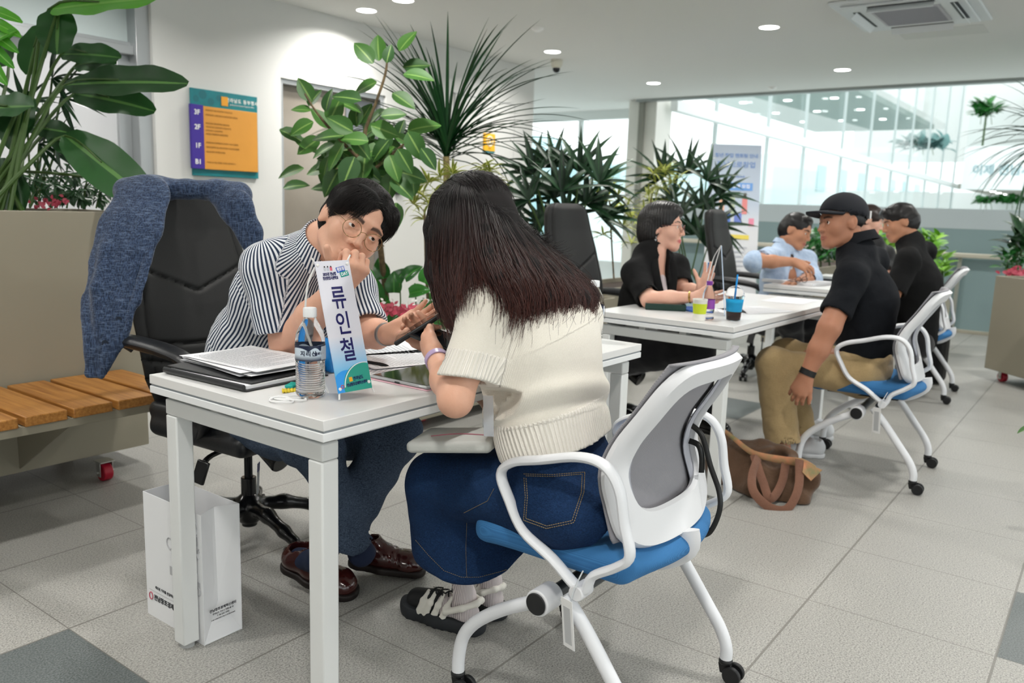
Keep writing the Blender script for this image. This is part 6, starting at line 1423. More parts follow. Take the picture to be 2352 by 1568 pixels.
# --- tall dracaena with long thin leaves
o = plant('dracaena', (3.75, 3.05, .53), 'tall dracaena with long thin arching leaves near the yellow plate')
f = Foliage(13); dm = leaf_mat('dracaena_leaf', '0E2A18', '1C5026', vein='2F6A34', rough=.45)
top = T(1025, 365, 4.35)
for k in range(105):
    an = math.radians(90+Rp.randn()*40) if k < 60 else math.radians(90+Rp.uniform(-80, 80)); out = Rp.uniform(-.6, .6); d = nrm(_r*math.cos(an)+_u*(math.sin(an)+.15)-_f*out)
    h = max(0, d[2]); L_ = Rp.uniform(.48, .80); side = nrm(A(d[0], d[1], 0)+1e-6)
    f.leaf(top+A(0, 0, Rp.uniform(-.02, .10)), d, A(0, 0, 1)*.3-side*.9 if abs(d[2]) > .7 else A(0, 0, 1), L_*1.05, .019, droop=Rp.uniform(.5, 1.7)*(1.3-abs(math.sin(an))*.75), fold=.25, shape='strap', seg=14, cross=3)
PL(f.build(dm, None), o); stemtube('trunk', [A(3.72, 3.06, .53), T(1022, 500, 4.38), T(1026, 420, 4.36), T(1025, 360, 4.35)], [.022, .022, .020, .018], mat('ringed_bark', '9A8A60', .8, noise=(60, .3)), o)
# --- variegated dracaena clusters
vm = leaf_mat('variegated_leaf', '6E8C2C', '92A83C', edge='D8D680', rough=.5)
def rosette(f, c, L_, n=13, W=.016, flat=.5):
    for a in range(n):
        an = Rp.rand()*6.28; el = Rp.uniform(-.1, 1.2); d = (_r*math.cos(an)-_f*math.sin(an)*.8)*math.cos(el)+_u*math.sin(el)
        f.leaf(c, d, _u+Rp.randn(3)*.2, L_*(.7+.5*Rp.rand()), W, droop=.9, fold=.2, shape='lance', seg=6, cross=5)
def variegated(loc, lab, cl, D, stems, L_=.11):
    o = plant('variegated_dracaena', loc, lab, 'plant', 'yellow-edged dracaenas in the planters'); f = Foliage(int(abs(cl[0][0])) % 91)
    for (x, y) in cl: rosette(f, T(x, y, D+Rp.uniform(-.12, .12)), L_)
    PL(f.build(vm, None), o)
    for st in stems: stemtube('stem', [T(x, y, D) for (x, y) in st], .0055, stem_b, o)
variegated((3.45, 2.95, .53), 'yellow-edged dracaena between the two near heads', [(985, 420), (1010, 405), (1040, 400), (1065, 415), (960, 445), (1000, 440), (1030, 430), (1085, 405), (950, 470), (975, 455), (1110, 385), (1125, 395), (1135, 420), (975, 505), (985, 470)], 4.2, [[(985, 740), (978, 620), (975, 480)], [(1000, 735), (990, 560), (1000, 440)], [(1090, 480), (1110, 420), (1122, 395)]])
variegated((4.55, 3.0, .53), 'yellow-edged dracaena to the right of the dark fan palm, over the second office chair', [(1375, 420), (1400, 430), (1420, 450), (1390, 460), (1410, 480), (1440, 490), (1395, 500), (1430, 520), (1450, 505), (1385, 540), (1370, 460)], 5.1, [[(1410, 640), (1405, 560), (1400, 460)]], .13)
variegated((5.35, 3.12, .57), 'yellow-edged dracaena behind the head of the woman with the bob', [(1500, 400), (1525, 395), (1545, 420), (1515, 430), (1490, 450), (1480, 480), (1465, 505), (1470, 540), (1500, 470), (1450, 560), (1560, 410)], 6.2, [[(1490, 640), (1485, 540), (1500, 430)]], .15)
# --- fan palms
def palm(loc, lab, cl, D, root, L_=.30):
    o = plant('lady_palm', loc, lab, 'plant', 'dark fan palms in the planters'); f = Foliage(int(cl[0][0]) % 89)
    for (x, y, az) in cl: fan(f, T(x, y, D+Rp.uniform(-.2, .2)), L_, 9, az=az, W=.040, spread=2.7, seg=8)
    PL(f.build(pm, None), o)
    for i, (x, y, az) in enumerate(cl[::2]): stemtube('stem', [T(root[0]+i*9-20, root[1], D), T((root[0]+x)/2, (root[1]+y)/2+10, D), T(x, y, D)], .006, stem_g, o)
palm((4.05, 3.05, .53), 'dark fan palm left of the second office chair, before the bright window', [(1225, 400, .5), (1270, 385, .1), (1330, 395, -.35), (1375, 420, -.7), (1215, 460, .9), (1290, 440, .0), (1345, 470, -.6), (1245, 520, .8), (1300, 500, .2), (1380, 500, -.9), (1225, 560, 1.0), (1275, 455, .3)], 4.85, (1300, 640), .29)
palm((5.6, 3.15, .57), 'dark fan palm between the bob-haired woman and the roll-up banner', [(1520, 410, .6), (1575, 400, .05), (1622, 415, -.5), (1650, 450, -.9), (1540, 460, .4), (1610, 480, -.3), (1640, 520, -1.0), (1590, 540, 0), (1560, 500, .5), (1615, 560, -.8)], 6.45, (1590, 660), .32)
# --- flamingo-flower leaves and pink foliage in the low planter
o = plant('anthurium', (2.95, 2.95, .53), 'heart-leaved green plant behind the two people at the near table')
f = Foliage(21); am = leaf_mat('heart_leaf', '1D4A1E', '357A2C', vein='4E8A3C', rough=.25)
for (x, y, an) in ((880, 640, 100), (905, 655, 60), (930, 640, 45), (860, 670, 150), (895, 690, 200), (940, 675, 20), (960, 700, -30), (975, 650, 70), (985, 690, 20), (920, 710, 230), (870, 710, 190), (955, 735, 250), (890, 735, 220), (905, 672, 90), (990, 730, -20), (850, 650, 120), (865, 690, 90), (1000, 705, 10)):
    a = math.radians(an); c = T(x, y, 4.0+Rp.uniform(-.1, .1)); d = _r*math.cos(a)+_u*math.sin(a)-_f*.3; f.leaf(c, d, _u*.6-_f*.8, .11, .085, droop=.6, shape='heart', seg=7, cross=5)
PL(f.build(am, None), o)
for x in (880, 915, 950, 980): stemtube('stem', [T(x, 760, 4.05), T(x+5, 700, 4.05), T(x+3, 650, 4.02)], .0035, stem_g, o)
flowers('polka_dot_plant', [(905, 715), (930, 722), (885, 708), (950, 712)], 3.9, 'low pink and red leaved plant in the planter above the silver watch', redm, (2.9, 2.88, .53), n=26, sp=12, r=.010)
flowers('white_flower_plant', [(872, 690), (940, 700), (985, 690)], 3.92, 'tiny white flowers in the planter beside the pink leaved plant', whm, (3.0, 2.88, .53), n=7, sp=12, r=.007)
# --- greenery by the railing and at the right edge
zm = leaf_mat('bush_leaf', '1B4F22', '2F7A30', vein='3F8A3C'); lm_ = leaf_mat('lime_leaf', '5A9A26', '8FC23C', rough=.4)
def bush(nm, loc, lab, cx, cy, sx, sy, D, n, L_, m, sh='ovate'):
    o = plant(nm, loc, lab); f = Foliage(int(cx) % 83+2)
    for k in range(n):
        x = cx+Rp.uniform(-1, 1)*sx; y = cy+Rp.uniform(-1, 1)*sy; an = Rp.uniform(.2, 2.9); f.leaf(T(x, y, D+Rp.uniform(-.15, .15)), _r*math.cos(an)+_u*math.sin(an)-_f*Rp.uniform(-.3, .5), _u-_f*.4, L_, L_*.5, droop=.7, shape=sh, seg=5, cross=3)
    PL(f.build(m, None), o)
    for k in range(3): stemtube('stem', [T(cx-sx*.5+k*sx*.5, cy+sy+12, D), T(cx-sx*.4+k*sx*.4, cy, D)], .008, stem_g, o)
    return o
bush('bushy_plant', (7.15, 2.15, .71), 'bushy dark green plant in the planter between the blue-shirted man and the cap', 1885, 572, 42, 32, 7.25, 130, .10, zm)
bush('lime_leaf_plant', (7.5, 2.1, .71), 'lime green plant between the cap and the man in the black T-shirt', 2025, 562, 26, 22, 7.35, 34, .15, lm_)
bush('lime_leaf_plant', (7.9, 1.95, .71), 'lime green plant rising behind the shoulder of the man in the black T-shirt', 2138, 562, 22, 20, 7.6, 34, .13, lm_)
bush('lime_leaf_plant', (8.1, 1.8, .71), 'light green leaves behind the back of the man in the black T-shirt', 2158, 612, 16, 26, 7.6, 30, .14, lm_, 'lance')
P6 = planter('planter_box', 7.65, 8.62, 1.25, 1.80, .06, .52, 'low beige planter behind the man in the black T-shirt', [(7.8, 1.4)])
for (x, y, z) in ((7.85, 1.7, .82), (8.44, 1.45, .82), (8.47, 1.36, .63)): stemtube('stem', [A(x, y, .48), A(x, y, z)], .010, stem_g, [o_ for o_ in COL.objects if o_.name.startswith('lime_leaf_plant')][{7.85: 0, 8.44: 1, 8.47: 2}[x]])
bush('cactus_plant', (6.85, .55, .74), 'green plants standing in the right-edge planter', 2325, 600, 26, 24, 6.9, 60, .10, zm)
bush('dark_leaf_plant', (6.7, .40, .74), 'dark drooping leaves at the right edge above the planter', 2345, 555, 22, 22, 6.8, 26, .20, um, 'lance')
flowers('red_leaf_plant', [(2325, 628), (2345, 628)], 6.75, 'low red-leaved plant in the right-edge planter', redm, (6.75, .5, .74), n=22, sp=10, r=.018)
o = plant('dracaena', (6.2, .1, .74), 'long thin arching leaves entering at the upper right edge'); f = Foliage(31)
for k in range(46):
    an = math.radians(Rp.uniform(70, 210)); f.leaf(T(2435, 330, 6.4), _r*math.cos(an)+_u*math.sin(an)-_f*Rp.uniform(-.5, .5), A(0, 0, 1), Rp.uniform(.55, .8), .022, droop=Rp.uniform(.7, 1.5), fold=.2, shape='strap', seg=12, cross=3)
PL(f.build(dm, None), o); stemtube('trunk', [A(6.35, .15, .7), T(2435, 330, 6.4)], .02, stem_b, o)
o = bush('balcony_plant', (30.3, 4.02, 3.5), 'small green plant on the far white bridge', 2265, 258, 26, 16, 25.9, 40, .45, zm); stemtube('stem', [A(30.3, 4.02, 3.52), A(30.3, 4.02, 4.5)], .03, stem_g, o)
for (x0, lab) in ((2265, 'green plants under the white bridge, left'), (2325, 'green plants under the white bridge, at the right edge')): bush('hall_plant', tuple(T(x0, 470, 26)), lab, x0, 464, 26, 5, 26, 40, .32, zm)
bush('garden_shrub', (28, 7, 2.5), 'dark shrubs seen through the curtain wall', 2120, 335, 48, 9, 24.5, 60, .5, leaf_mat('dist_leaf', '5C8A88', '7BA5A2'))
o = plant('potted_plant', (2.35, -.35, 0), 'tip of a green leaf at the right edge of the floor'); f = Foliage(33); f.leaf(T(2382, 975, 3.2), T(2338, 992, 3.2)-T(2382, 975, 3.2), _u, .085, .05, droop=.1, shape='ovate'); f.leaf(T(2382, 975, 3.2), _r*.8+_u*.4, _u, .12, .06); f.leaf(T(2382, 975, 3.2), _r*.5+_u*.8, -_f, .12, .06); PL(f.build(rm, None), o)
pb_ = T(2384, 975, 3.2); stemtube('stem', [A(pb_[0]+.22, pb_[1]-.22, .28), A(pb_[0]+.12, pb_[1]-.14, .38), pb_], .006, stem_g, o)
b = MB(); b.lathe([(.10, 0), (.14, .26), (.145, .27), (.13, .27), (.125, .25), (.001, .25)], 32, o=(float(pb_[0])+.22, float(pb_[1])-.22, 0)); PL(b.build('pot', pb, None), o)
# ================================================================== THINGS ON AND AROUND THE TABLES
def item(nm, loc, lab, cat, rz=0.0, group=None): return empty(nm, loc, rz, lab, cat, group)
TZ = 0.7255
paper = mat('paper_white', 'E6E7EA', .8); ink = mat('print_grey', 'A9ACB3', .8); ink2 = mat('print_dark', '3C3F46', .8); plasticb = mat('folder_black', '222325', .42)
def sheet(nm, x, y, z, w, h, rz, lab, lines=16, group=None, par=None, bend=0.0):
    """a printed sheet, x,y = centre"""
    o = item(nm, (x, y, z), lab, 'paper', rz, group); b = MB(); n = 8; V = []; F = []
    for i in range(n+1):
        for j in (0, 1): V.append((-w/2+w*i/n, -h/2+h*j, .0006+bend*(i/n)**2))
    for i in range(n): F.append((2*i, 2*i+2, 2*i+3, 2*i+1))
    b.add(V, F); b.add([(v[0], v[1], v[2]-.0006) for v in V], [f[::-1] for f in F]); b.build('page', paper, o, smooth=0)
    b = MB(); R_ = np.random.RandomState(int(abs(x*1000)) % 999)
    for k in range(lines):
        yy = h*.42-k*h*.84/max(lines, 1); ln = w*(.80 if R_.rand() > .2 else .35+.4*R_.rand()); x0 = -w*.42; xx = x0
        while xx < x0+ln:
            wl = .004+.010*R_.rand(); b.box((xx, yy, .0012+bend*((xx+w/2)/w)**2), (min(xx+wl, x0+ln), yy+h*.007, .0013+bend*((xx+w/2)/w)**2)); xx += wl+.0022
    if lines: b.build('print', ink, o, smooth=0)
    return o
# --- black folder and the loose stack of papers at the left end
o = item('folder', (1.235, 1.735, TZ), 'black folder under the stack of papers at the left end of the near table', 'folder', math.radians(2))
b = MB(); b.box((-.125, -.158, 0), (.125, .158, .0035)); b.tube([(-.128, -.155, .010), (-.130, .155, .010)], .0075, 10, flat=(.6, 1)); b.build('back_cover', plasticb, o, bevel=.001)
b = MB(); b.box((-.118, -.150, .004), (.122, .150, .012)); b.build('page_block', paper, o, smooth=0)
b = MB(); M = frame(A(0.01, .01, .0165), A(1, .05, .02), A(-.05, 1, 0.01)); b.box((-.120, -.152, 0), (.120, .156, .003), M); b.build('front_cover', plasticb, o, bevel=.001)
z = TZ+.021
for k in range(7):
    R_ = np.random.RandomState(k); sheet('paper_sheet', 1.265+R_.uniform(-.008, .012), 1.765+R_.uniform(-.01, .012), z, .21, .297, math.radians(R_.uniform(-7, 3)), ['lowest loose sheet, lying right on the black folder', 'second sheet from the bottom of the loose stack', 'third sheet from the bottom of the loose stack', 'middle sheet of the loose stack on the folder', 'third sheet from the top of the loose stack', 'sheet just under the printed top sheet of the stack'][k] if k < 6 else 'top printed sheet of the stack of papers on the black folder', lines=0 if k < 6 else 24, group='papers stacked on the black folder', bend=.002); z += .0016+.0006*(k % 2)
# --- mask, wrappers, blue pouch
o = item('face_mask', (1.135, 1.455, TZ), 'white folded face mask with curled ear loops, left of the water bottle', 'face mask')
cl = mat('mask_white', 'DDDEDE', .8); b = MB(); b.box((-.02, -.02, 0), (.055, .035, .003)); b.build('mask_panel', cl, o, bevel=.001)
for (cx, cy, r1, r2) in ((-.02, -.01, .022, .030), (.012, -.02, .018, .026)):
    b = MB(); b.tube([(cx+r1*math.cos(a), cy+r2*math.sin(a), .0035+.0015*math.sin(a*2)) for a in np.arange(18)/18*6.283], .0022, 6, closed=True); b.build('ear_loop', mat('loop_white', 'ECECEC', .6), o)
def wrapper(x, y, rz, m, lab):
    o = item('snack_wrapper', (x, y, TZ), lab, 'wrapper', rz); s = SDF(); s.box((0, 0, .004), (.018, .010, .0035), rd=.003); s.fn(lambda P, d: (d+.0012*np.sin(P[:, 0]*900)).astype(np.float32), (-1, -1, -1), (1, 1, 1)); sdf_obj('foil', s, .0015, m, o)
    b = MB(); b.prism([(.02, -.013), (.03, -.015), (.028, 0), (.03, .015), (.02, .013)], .004, .0055); b.build('crimp', m, o)
wrapper(1.222, 1.545, .5, mat('foil_teal', '1FA79B', .3), 'small teal snack wrapper behind the water bottle')
wrapper(1.185, 1.505, -.6, mat('foil_yellow', 'E2C832', .3), 'small yellow and white snack wrapper hidden behind the water bottle')
o = item('blue_pouch', (1.40, 1.62, TZ), 'bright blue plastic pouch standing behind the name sign', 'pouch'); s = SDF(); s.box((0, 0, .045), (.016, .03, .043), rd=.012); s.fn(lambda P, d: (d+.002*wob(P, 120)).astype(np.float32), (-1, -1, -1), (1, 1, 1)); sdf_obj('film', s, .003, mat('blue_film', '1E8FE0', .25, trans=.3), o)
# --- water bottles
pet = mat('clear_plastic', 'FFFFFF', .04, trans=1.0, ior=1.18); capm = mat('cap_translucent', 'E8EAEC', .35); lbl = mat('bottle_label', '1F2B4A', .35); t = NT(lbl); (q, vec) = t.xyz('Object')
hh = t.m('ADD', q[2], t.m('MULTIPLY', t.m('ABSOLUTE', t.m('SINE', t.m('MULTIPLY', q[0], 130))), -.008)); pale = t.m('MULTIPLY', t.m('LESS_THAN', hh, .1085), t.m('GREATER_THAN', q[2], .086)); t.l(t.mix(t.m('MULTIPLY', pale, t.ramp(q[2], .088, .100)), rgb('18233F'), rgb('C9D6E2')), t.b.inputs['Base Color'])
def water_bottle(x, y, lab, H=.203, R=.033, turn=0.0):
    o = item('water_bottle', (x, y, TZ), lab, 'bottle', turn); prof = [(.001, .004), (R*.6, .0), (R*.88, .002), (R, .012)]
    k = H/.203
    for i in range(14): z0 = .014+i*.0050; prof += [(R*.985, z0*k), (R*.94, (z0+.0016)*k), (R*.985, (z0+.0033)*k)]
    prof += [(R, .086*k), (R, .122*k), (R*1.0, .128*k), (R*.95, .142*k), (R*.80, .155*k), (R*.55, .170*k), (R*.42, .178*k), (R*.40, .184*k)]
    b = MB(); b.lathe(prof, 40); b.build('bottle_body', pet, o, smooth=60)
    b = MB(); b.lathe([(R+.0004, .087*k), (R+.0006, .088*k), (R+.0006, .1205*k), (R+.0004, .1215*k)], 40, cap=False); lb = b.build('label', lbl, o)
    b = MB(); b.lathe([(R*.43, .182*k), (R*.46, .183*k), (R*.46, .200*k), (R*.42, .203*k), (.001, .203*k)], 32); b.build('cap', capm, o)
    ang = math.radians(228)
    for txt, sz, a0, zz in (('지리산', .0125, -8, .1035), ('물하나', .0075, 42, .1025)):
        for i, ch in enumerate(txt):
            a = ang+math.radians(a0-18+i*(sz*1.0/R*57))-turn; c = A(math.cos(a)*(R+.0009), math.sin(a)*(R+.0009), zz*k); text_obj('lettering', ch, sz, mat('label_navy', '16203C', .5), frame(c, A(-math.sin(a), math.cos(a), 0), A(0, 0, 1)), lb, bold=.0004, ext=.0001)
    a = ang+math.radians(62)-turn; b = MB(); 
    b.box((-.010, .0885*k, 0), (.010, .119*k, .0006), frame(A(math.cos(a)*(R+.0002), math.sin(a)*(R+.0002), 0), A(-math.sin(a), math.cos(a), 0), A(0, 0, 1))); b.build('info_patch', mat('label_pale', 'C7CED6', .5), lb)
    return o
B1 = water_bottle(1.189, 1.437, 'clear ribbed water bottle with a navy mountain label, beside the name sign'); pb2 = atZ(1368, 786, TZ)
water_bottle(float(pb2[0])+.03, float(pb2[1])+.03, 'clear ribbed water bottle half hidden by the woman in the cream knit')
# --- name sign on its little stand
BL, BR, TR, TL = T(764, 905, 1.795), T(843, 892, 1.855), T(813, 596, 1.885), T(735, 601, 1.825)
ctr = (BL+BR+TR+TL)/4; sw_ = (np.linalg.norm(BR-BL)+np.linalg.norm(TR-TL))/2; sh_ = (np.linalg.norm(TL-BL)+np.linalg.norm(TR-BR))/2
ux = nrm((BR-BL)+(TR-TL)); SM = frame(ctr, ux, (TL-BL)+(TR-BR)); 
o = item('name_sign', (float(BL[0]), float(BL[1]), TZ), 'small standing name banner with three large navy characters, on the near table', 'sign'); NS = o
pr = mat('banner_print', 'E4E5EE', .4); t = NT(pr); uv = t.attr('v').outputs['Fac']; c = t.mix(t.ramp(uv, .42, .12), rgb('E2E2EC'), rgb('58BCF0')); t.l(c, t.b.inputs['Base Color'])
b = MB(); n = 30; V = []; vv = []
for zt in (0, -.0012):
    for j in range(n+1):
        for i in (0, 1): V.append(SM[:3, :3]@A(-sw_/2+sw_*i, -sh_/2+sh_*j/n, zt)+ctr); vv.append(j/n)
F = [(2*j, 2*j+1, 2*j+3, 2*j+2) for j in range(n)]+[tuple(2*(n+1)+q for q in (2*j+2, 2*j+3, 2*j+1, 2*j)) for j in range(n)]
b.add(V, F); LP(b.build('banner', pr, None, smooth=0, attrs={'v': vv}), o)
def onb(u, v, lift=.0006): return SM[:3, :3]@A((u-.5)*sw_, (v-.5)*sh_, lift)+ctr
def bt(txt, u, v, size, m, bold=.0, sx=1.0, rot=0.0, lift=.0008):
    X = SM[:3, 0]*math.cos(rot)+SM[:3, 1]*math.sin(rot); Y = -SM[:3, 0]*math.sin(rot)+SM[:3, 1]*math.cos(rot); LP(text_obj('lettering', txt, size, m, frame(onb(u, v, lift), X, Y), None, bold=bold, sx=sx, ext=.0002), o)
navy = mat('sign_navy', '1C1B5E', .4); wht = mat('sign_letter_white', 'F4F4F8', .4)
for ch, v in (('류', .704), ('인', .505), ('철', .302)): bt(ch, .50, v, .056, navy, bold=.0007, sx=.76)
bt('2025년 전남형', .36, .897, .0085, navy, bold=.0003, sx=.66); bt('청년창업사관학교', .37, .866, .0085, navy, bold=.0003, sx=.62)
def patch(pts, m, nm, lift=.0005):
    b = MB(); n = len(pts); b.add([onb(u, v, lift) for u, v in pts], [tuple(range(n))]); LP(b.build(nm, m, None, smooth=0), o)
def rotrect(cu, cv, w, h, r):
    out = []
    for (a, c_) in ((-1, -1), (1, -1), (1, 1), (-1, 1)):
        x, y = a*w/2, c_*h/2; out.append((cu+(x*math.cos(r)-y*math.sin(r))/sw_, cv+(x*math.sin(r)+y*math.cos(r))/sh_))
    return out
patch(rotrect(.70, .930, .022, .012, .18), mat('print_blue', '1F55C4', .4), 'blue_box'); bt('멘토링', .70, .930, .0095, wht, .0003, sx=.75, rot=.18, lift=.0011)
patch(rotrect(.79, .893, .022, .012, .18), mat('print_teal', '17998C', .4), 'teal_box', .0007); bt('DAY', .79, .893, .0105, wht, .0003, sx=.85, rot=.18, lift=.0012)
for u, cc in ((.25, 'C9CCD4'), (.34, 'C4C9D6'), (.43, 'E0687E')):
    patch(rotrect(u, .938, .0058, .009, 0), mat('print_fig_'+cc, cc, .5), 'figure_print', .0006); patch([(u+.020*math.cos(a), .955+.0065*math.sin(a)) for a in np.arange(10)/10*6.283], mat('print_hair', '2A2426', .5), 'figure_hair', .0008)
def disc(cu, cv, r, m, nm, lift, a0=0, a1=6.283, clip=True):
    P = [(cu, cv)]+[(cu+r*math.cos(a)/sw_, cv+r*math.sin(a)/sh_) for a in np.linspace(a0, a1, 40)]; P = [(min(1, max(0, u)), min(1, max(0, v))) for u, v in P]; patch(P[1:], m, nm, lift)
disc(.32, .03, .040, mat('print_sky', '2E9CEE', .4), 'blue_disc', .00052); disc(.78, .03, .052, mat('print_green', '2FA08F', .4), 'green_disc', .00060)
b = MB(); b.tube([onb(min(1, .84+.055*math.cos(a)/sw_), max(0, .02+.055*math.sin(a)/sh_), .0010) for a in np.linspace(1.35, 3.05, 16)], .0011, 5); LP(b.build('white_arc', wht, None), o)
patch(rotrect(.42, .090, .0085, .010, .1), mat('print_yellow', 'F0AF2A', .4), 'logo_tile', .0009); bt('전라남도', .64, .092, .0095, navy, .0003, sx=.75, rot=.06, lift=.0012); bt('전남창조경제혁신센터', .58, .052, .0082, navy, .0003, sx=.72, rot=.06, lift=.0012)
b = MB(); b.tube([onb(.15, .045, .001)+SM[:3, 0]*.0035*math.cos(a)+SM[:3, 1]*.0035*math.sin(a) for a in np.arange(16)/16*6.283], .0009, 5, closed=True); LP(b.build('ring_logo', mat('print_red', 'C0455A', .4), None), o)
rod = mat('white_rod', 'ECECEA', .35)
for (u, v) in ((.07, .97), (.93, .97), (.07, .03), (.93, .05)):
    b = MB(); b.lathe([(.0038, 0), (.0036, .0015), (.0012, .003), (.0001, .003)], 16, M=frame(onb(u, v, .0004), SM[:3, 0], SM[:3, 1])); LP(b.build('rivet', rod, None), o)
back = -SM[:3, 2]
for pts in ([T(724, 582, 1.80)*0+onb(-.03, 1.03, -.004), onb(.10, .93, -.006), onb(.5, .5, -.012), onb(1.06, -.035, -.003)], [onb(1.10, 1.04, -.004), onb(.9, .93, -.006), onb(.5, .5, -.014), onb(.02, -.045, -.003)]):
    b = MB(); b.tube(pts, .0020, 8, smooth=5); LP(b.build('stand_rod', rod, None), o)
b = MB(); b.tube([onb(0.02, .96, -.006), onb(-.14, .82, -.03), onb(-.10, .55, -.07), onb(.15, .2, -.085), A(*(onb(.3, 0, -.09)[:2]), TZ+.002)], .0022, 8, smooth=6); LP(b.build('stand_leg', rod, None), o)
# --- tablet in a clear case, clipboards, sheets, pen
o = item('tablet', (1.53, 1.385, TZ), 'tablet with a dark screen in a clear and pink case, in front of the woman', 'tablet')
b = MB(); b.box((-.120, -.102, .0), (.120, .102, .0025)); b.build('case_back', mat('case_pink', 'E7B9C4', .35), o, bevel=.001)
b = MB(); b.box((-.117, -.099, .0026), (.117, .099, .0105)); b.build('bumper', mat('clear_bumper', 'DDE2E4', .12, trans=.5), o, bevel=.004)
b = MB(); b.box((-.110, -.092, .0100), (.110, .092, .0112)); b.build('screen', mat('screen_dark', '17180F', .06, spec=.8), o, bevel=.001)
b = MB(); b.box((-.1178, -.008, .004), (-.1172, .008, .008)); b.build('port', mat('port_dark', '2A2C2E', .4), o)
o = item('clipboard', (1.69, 1.66, TZ), 'black and gold edged clipboard with a steel clip, under the hands of the two people', 'clipboard', math.radians(12))
b = MB(); b.box((-.11, -.15, 0), (.11, .15, .003)); b.build('board', plasticb, o, bevel=.001); b = MB(); b.box((-.108, -.151, .001), (.108, -.1495, .0032)); b.build('gold_edge', mat('gold_trim', 'B9A44A', .4), o)
b = MB(); b.box((-.03, -.145, .003), (.03, -.125, .008)); b.tube([(-.02, -.128, .01), (0, -.118, .014), (.02, -.128, .01)], .003, 8, smooth=4); b.build('clip', mat('clip_steel', 'B5B7BA', .25, 1.0), o, bevel=.001)
sheet('paper_sheet', 1.50, 1.62, TZ+.0005, .21, .297, math.radians(28), 'printed sheet under the elbow, right of the name sign', 22)
sheet('paper_sheet', 1.66, 1.60, TZ+.004, .21, .29, math.radians(72), 'printed sheet nearest the tablet', 22)
sheet('paper_sheet', 1.70, 1.78, TZ+.004, .21, .29, math.radians(62), 'printed sheet under the watch of the man in the striped shirt', 18)
o = item('pen', tuple(atZ(848, 832, TZ+.008)), 'black pen on the printed sheet right of the name sign', 'pen'); d_ = nrm(atZ(868, 836, TZ+.008)-atZ(825, 829, TZ+.008)); p_ = atZ(848, 832, TZ+.008)
b = MB(); b.tube([d_*-.06, d_*.045, d_*.058, d_*.068], [.0048, .0048, .0034, .001], 12); b.build('barrel', plasticb, o)
sheet('paper_sheet', 2.20, 1.50, TZ, .30, .21, math.radians(3), 'printed notice sheet at the far right end of the near table', 0)
b = MB()
for (x0, y0, x1, y1) in ((2.08, 1.42, 2.32, 1.424), (2.08, 1.58, 2.32, 1.584), (2.08, 1.42, 2.084, 1.584), (2.316, 1.42, 2.32, 1.584)): b.box((x0, y0, TZ+.0014), (x1, y1, TZ+.0018))
o_ = [c_ for c_ in COL.objects if c_.get('label', '').startswith('printed notice')][0]; LP(b.build('print_frame', ink2, None), o_); o_.children[-1].matrix_parent_inverse = o_.matrix_basis.inverted() if False else (Matrix.Translation(Vector(o_.location))@Matrix.Rotation(math.radians(3), 4, 'Z')).inverted()
# --- phones in the hands
def slab(nm, c, lx, nz, L_, W_, H_, lab, mats, cat='phone', extra=None):
    o = item(nm, tuple(c), lab, cat); M = frame(A(0, 0, 0), lx, np.cross(nz, lx)); b = MB(); b.box((-L_/2, -W_/2, -H_/2), (L_/2, W_/2, H_/2), M); b.build('phone_case', mats[0], o, bevel=min(.004, H_*.4))
    b = MB(); b.box((-L_/2+.004, -W_/2+.004, H_/2), (L_/2-.004, W_/2-.004, H_/2+.0006), M); b.build('screen', mats[1], o); return o, M
scr = mat('phone_screen', '0B0D12', .06, spec=.8)
slab('phone', T(966, 748, 1.995), T(1016, 716, 1.99)-T(915, 780, 2.0), cam_dir(-.50, .82, .22), .145, .072, .011, 'black phone in a folding case held out by the man in the striped shirt', (mat('phone_black', '1A1B1E', .4), scr))
slab('phone', T(1005, 776, 1.955), T(1040, 792, 1.93)-T(960, 762, 1.99), cam_dir(.15, .80, .50), .140, .070, .009, 'black phone in the left hand of the woman in the cream knit', (mat('phone_black2', '101215', .2), scr))
# --- denim jacket over the chair
jm = fabric('blue_linen', '36455E', '55698A', 260, wr=15, wrs=.7); t = NT(jm); (q, vec) = t.xyz('Object'); a1 = t.noise(vec, 260, 2, .7, (1, 1, .12)); a2 = t.noise(vec, 260, 2, .7, (.15, .15, 1))
c = t.mix(t.ramp(a1, .42, .66), rgb('1F2A3F'), rgb('3E4F6C')); c = t.mix(t.m('MULTIPLY', t.ramp(a2, .5, .72), .45), c, rgb('72849F')); t.l(c, t.b.inputs['Base Color'])
o = item('jacket', tuple(T(420, 430, 2.82)), 'blue slub linen jacket hung over the back of the near office chair', 'jacket'); JK = o
s = SDF(); fl = (_f, .30)
LPn = [(325, 455, 2.70), (299, 527, 2.65), (278, 590, 2.62), (258, 681, 2.59), (248, 735, 2.57), (238, 795, 2.56), (218, 855, 2.56)]
s.chain([T(*p) for p in LPn], [.092, .096, .090, .082, .066, .052, .030], k=.012, flat=fl)
s.chain([T(292, 440, 2.76), T(360, 434, 2.78), T(430, 434, 2.79), T(500, 438, 2.80), T(548, 448, 2.80)], [.046, .042, .030, .036, .046], k=.02)
s.chain([T(282, 480, 2.68), T(248, 570, 2.61), T(226, 660, 2.57), T(228, 740, 2.555), T(230, 800, 2.56)], [.018, .022, .022, .016, .008], k=.012)
s.chain([T(500, 448, 2.77), T(542, 478, 2.75), T(574, 535, 2.74), T(588, 590, 2.74)], [.034, .056, .040, .030], k=.012, flat=(_f, .45))
s.chain([T(450, 600, 3.04), T(450, 720, 3.06)], [.13, .14], k=.04, flat=(A(0, 1, 0), .12))
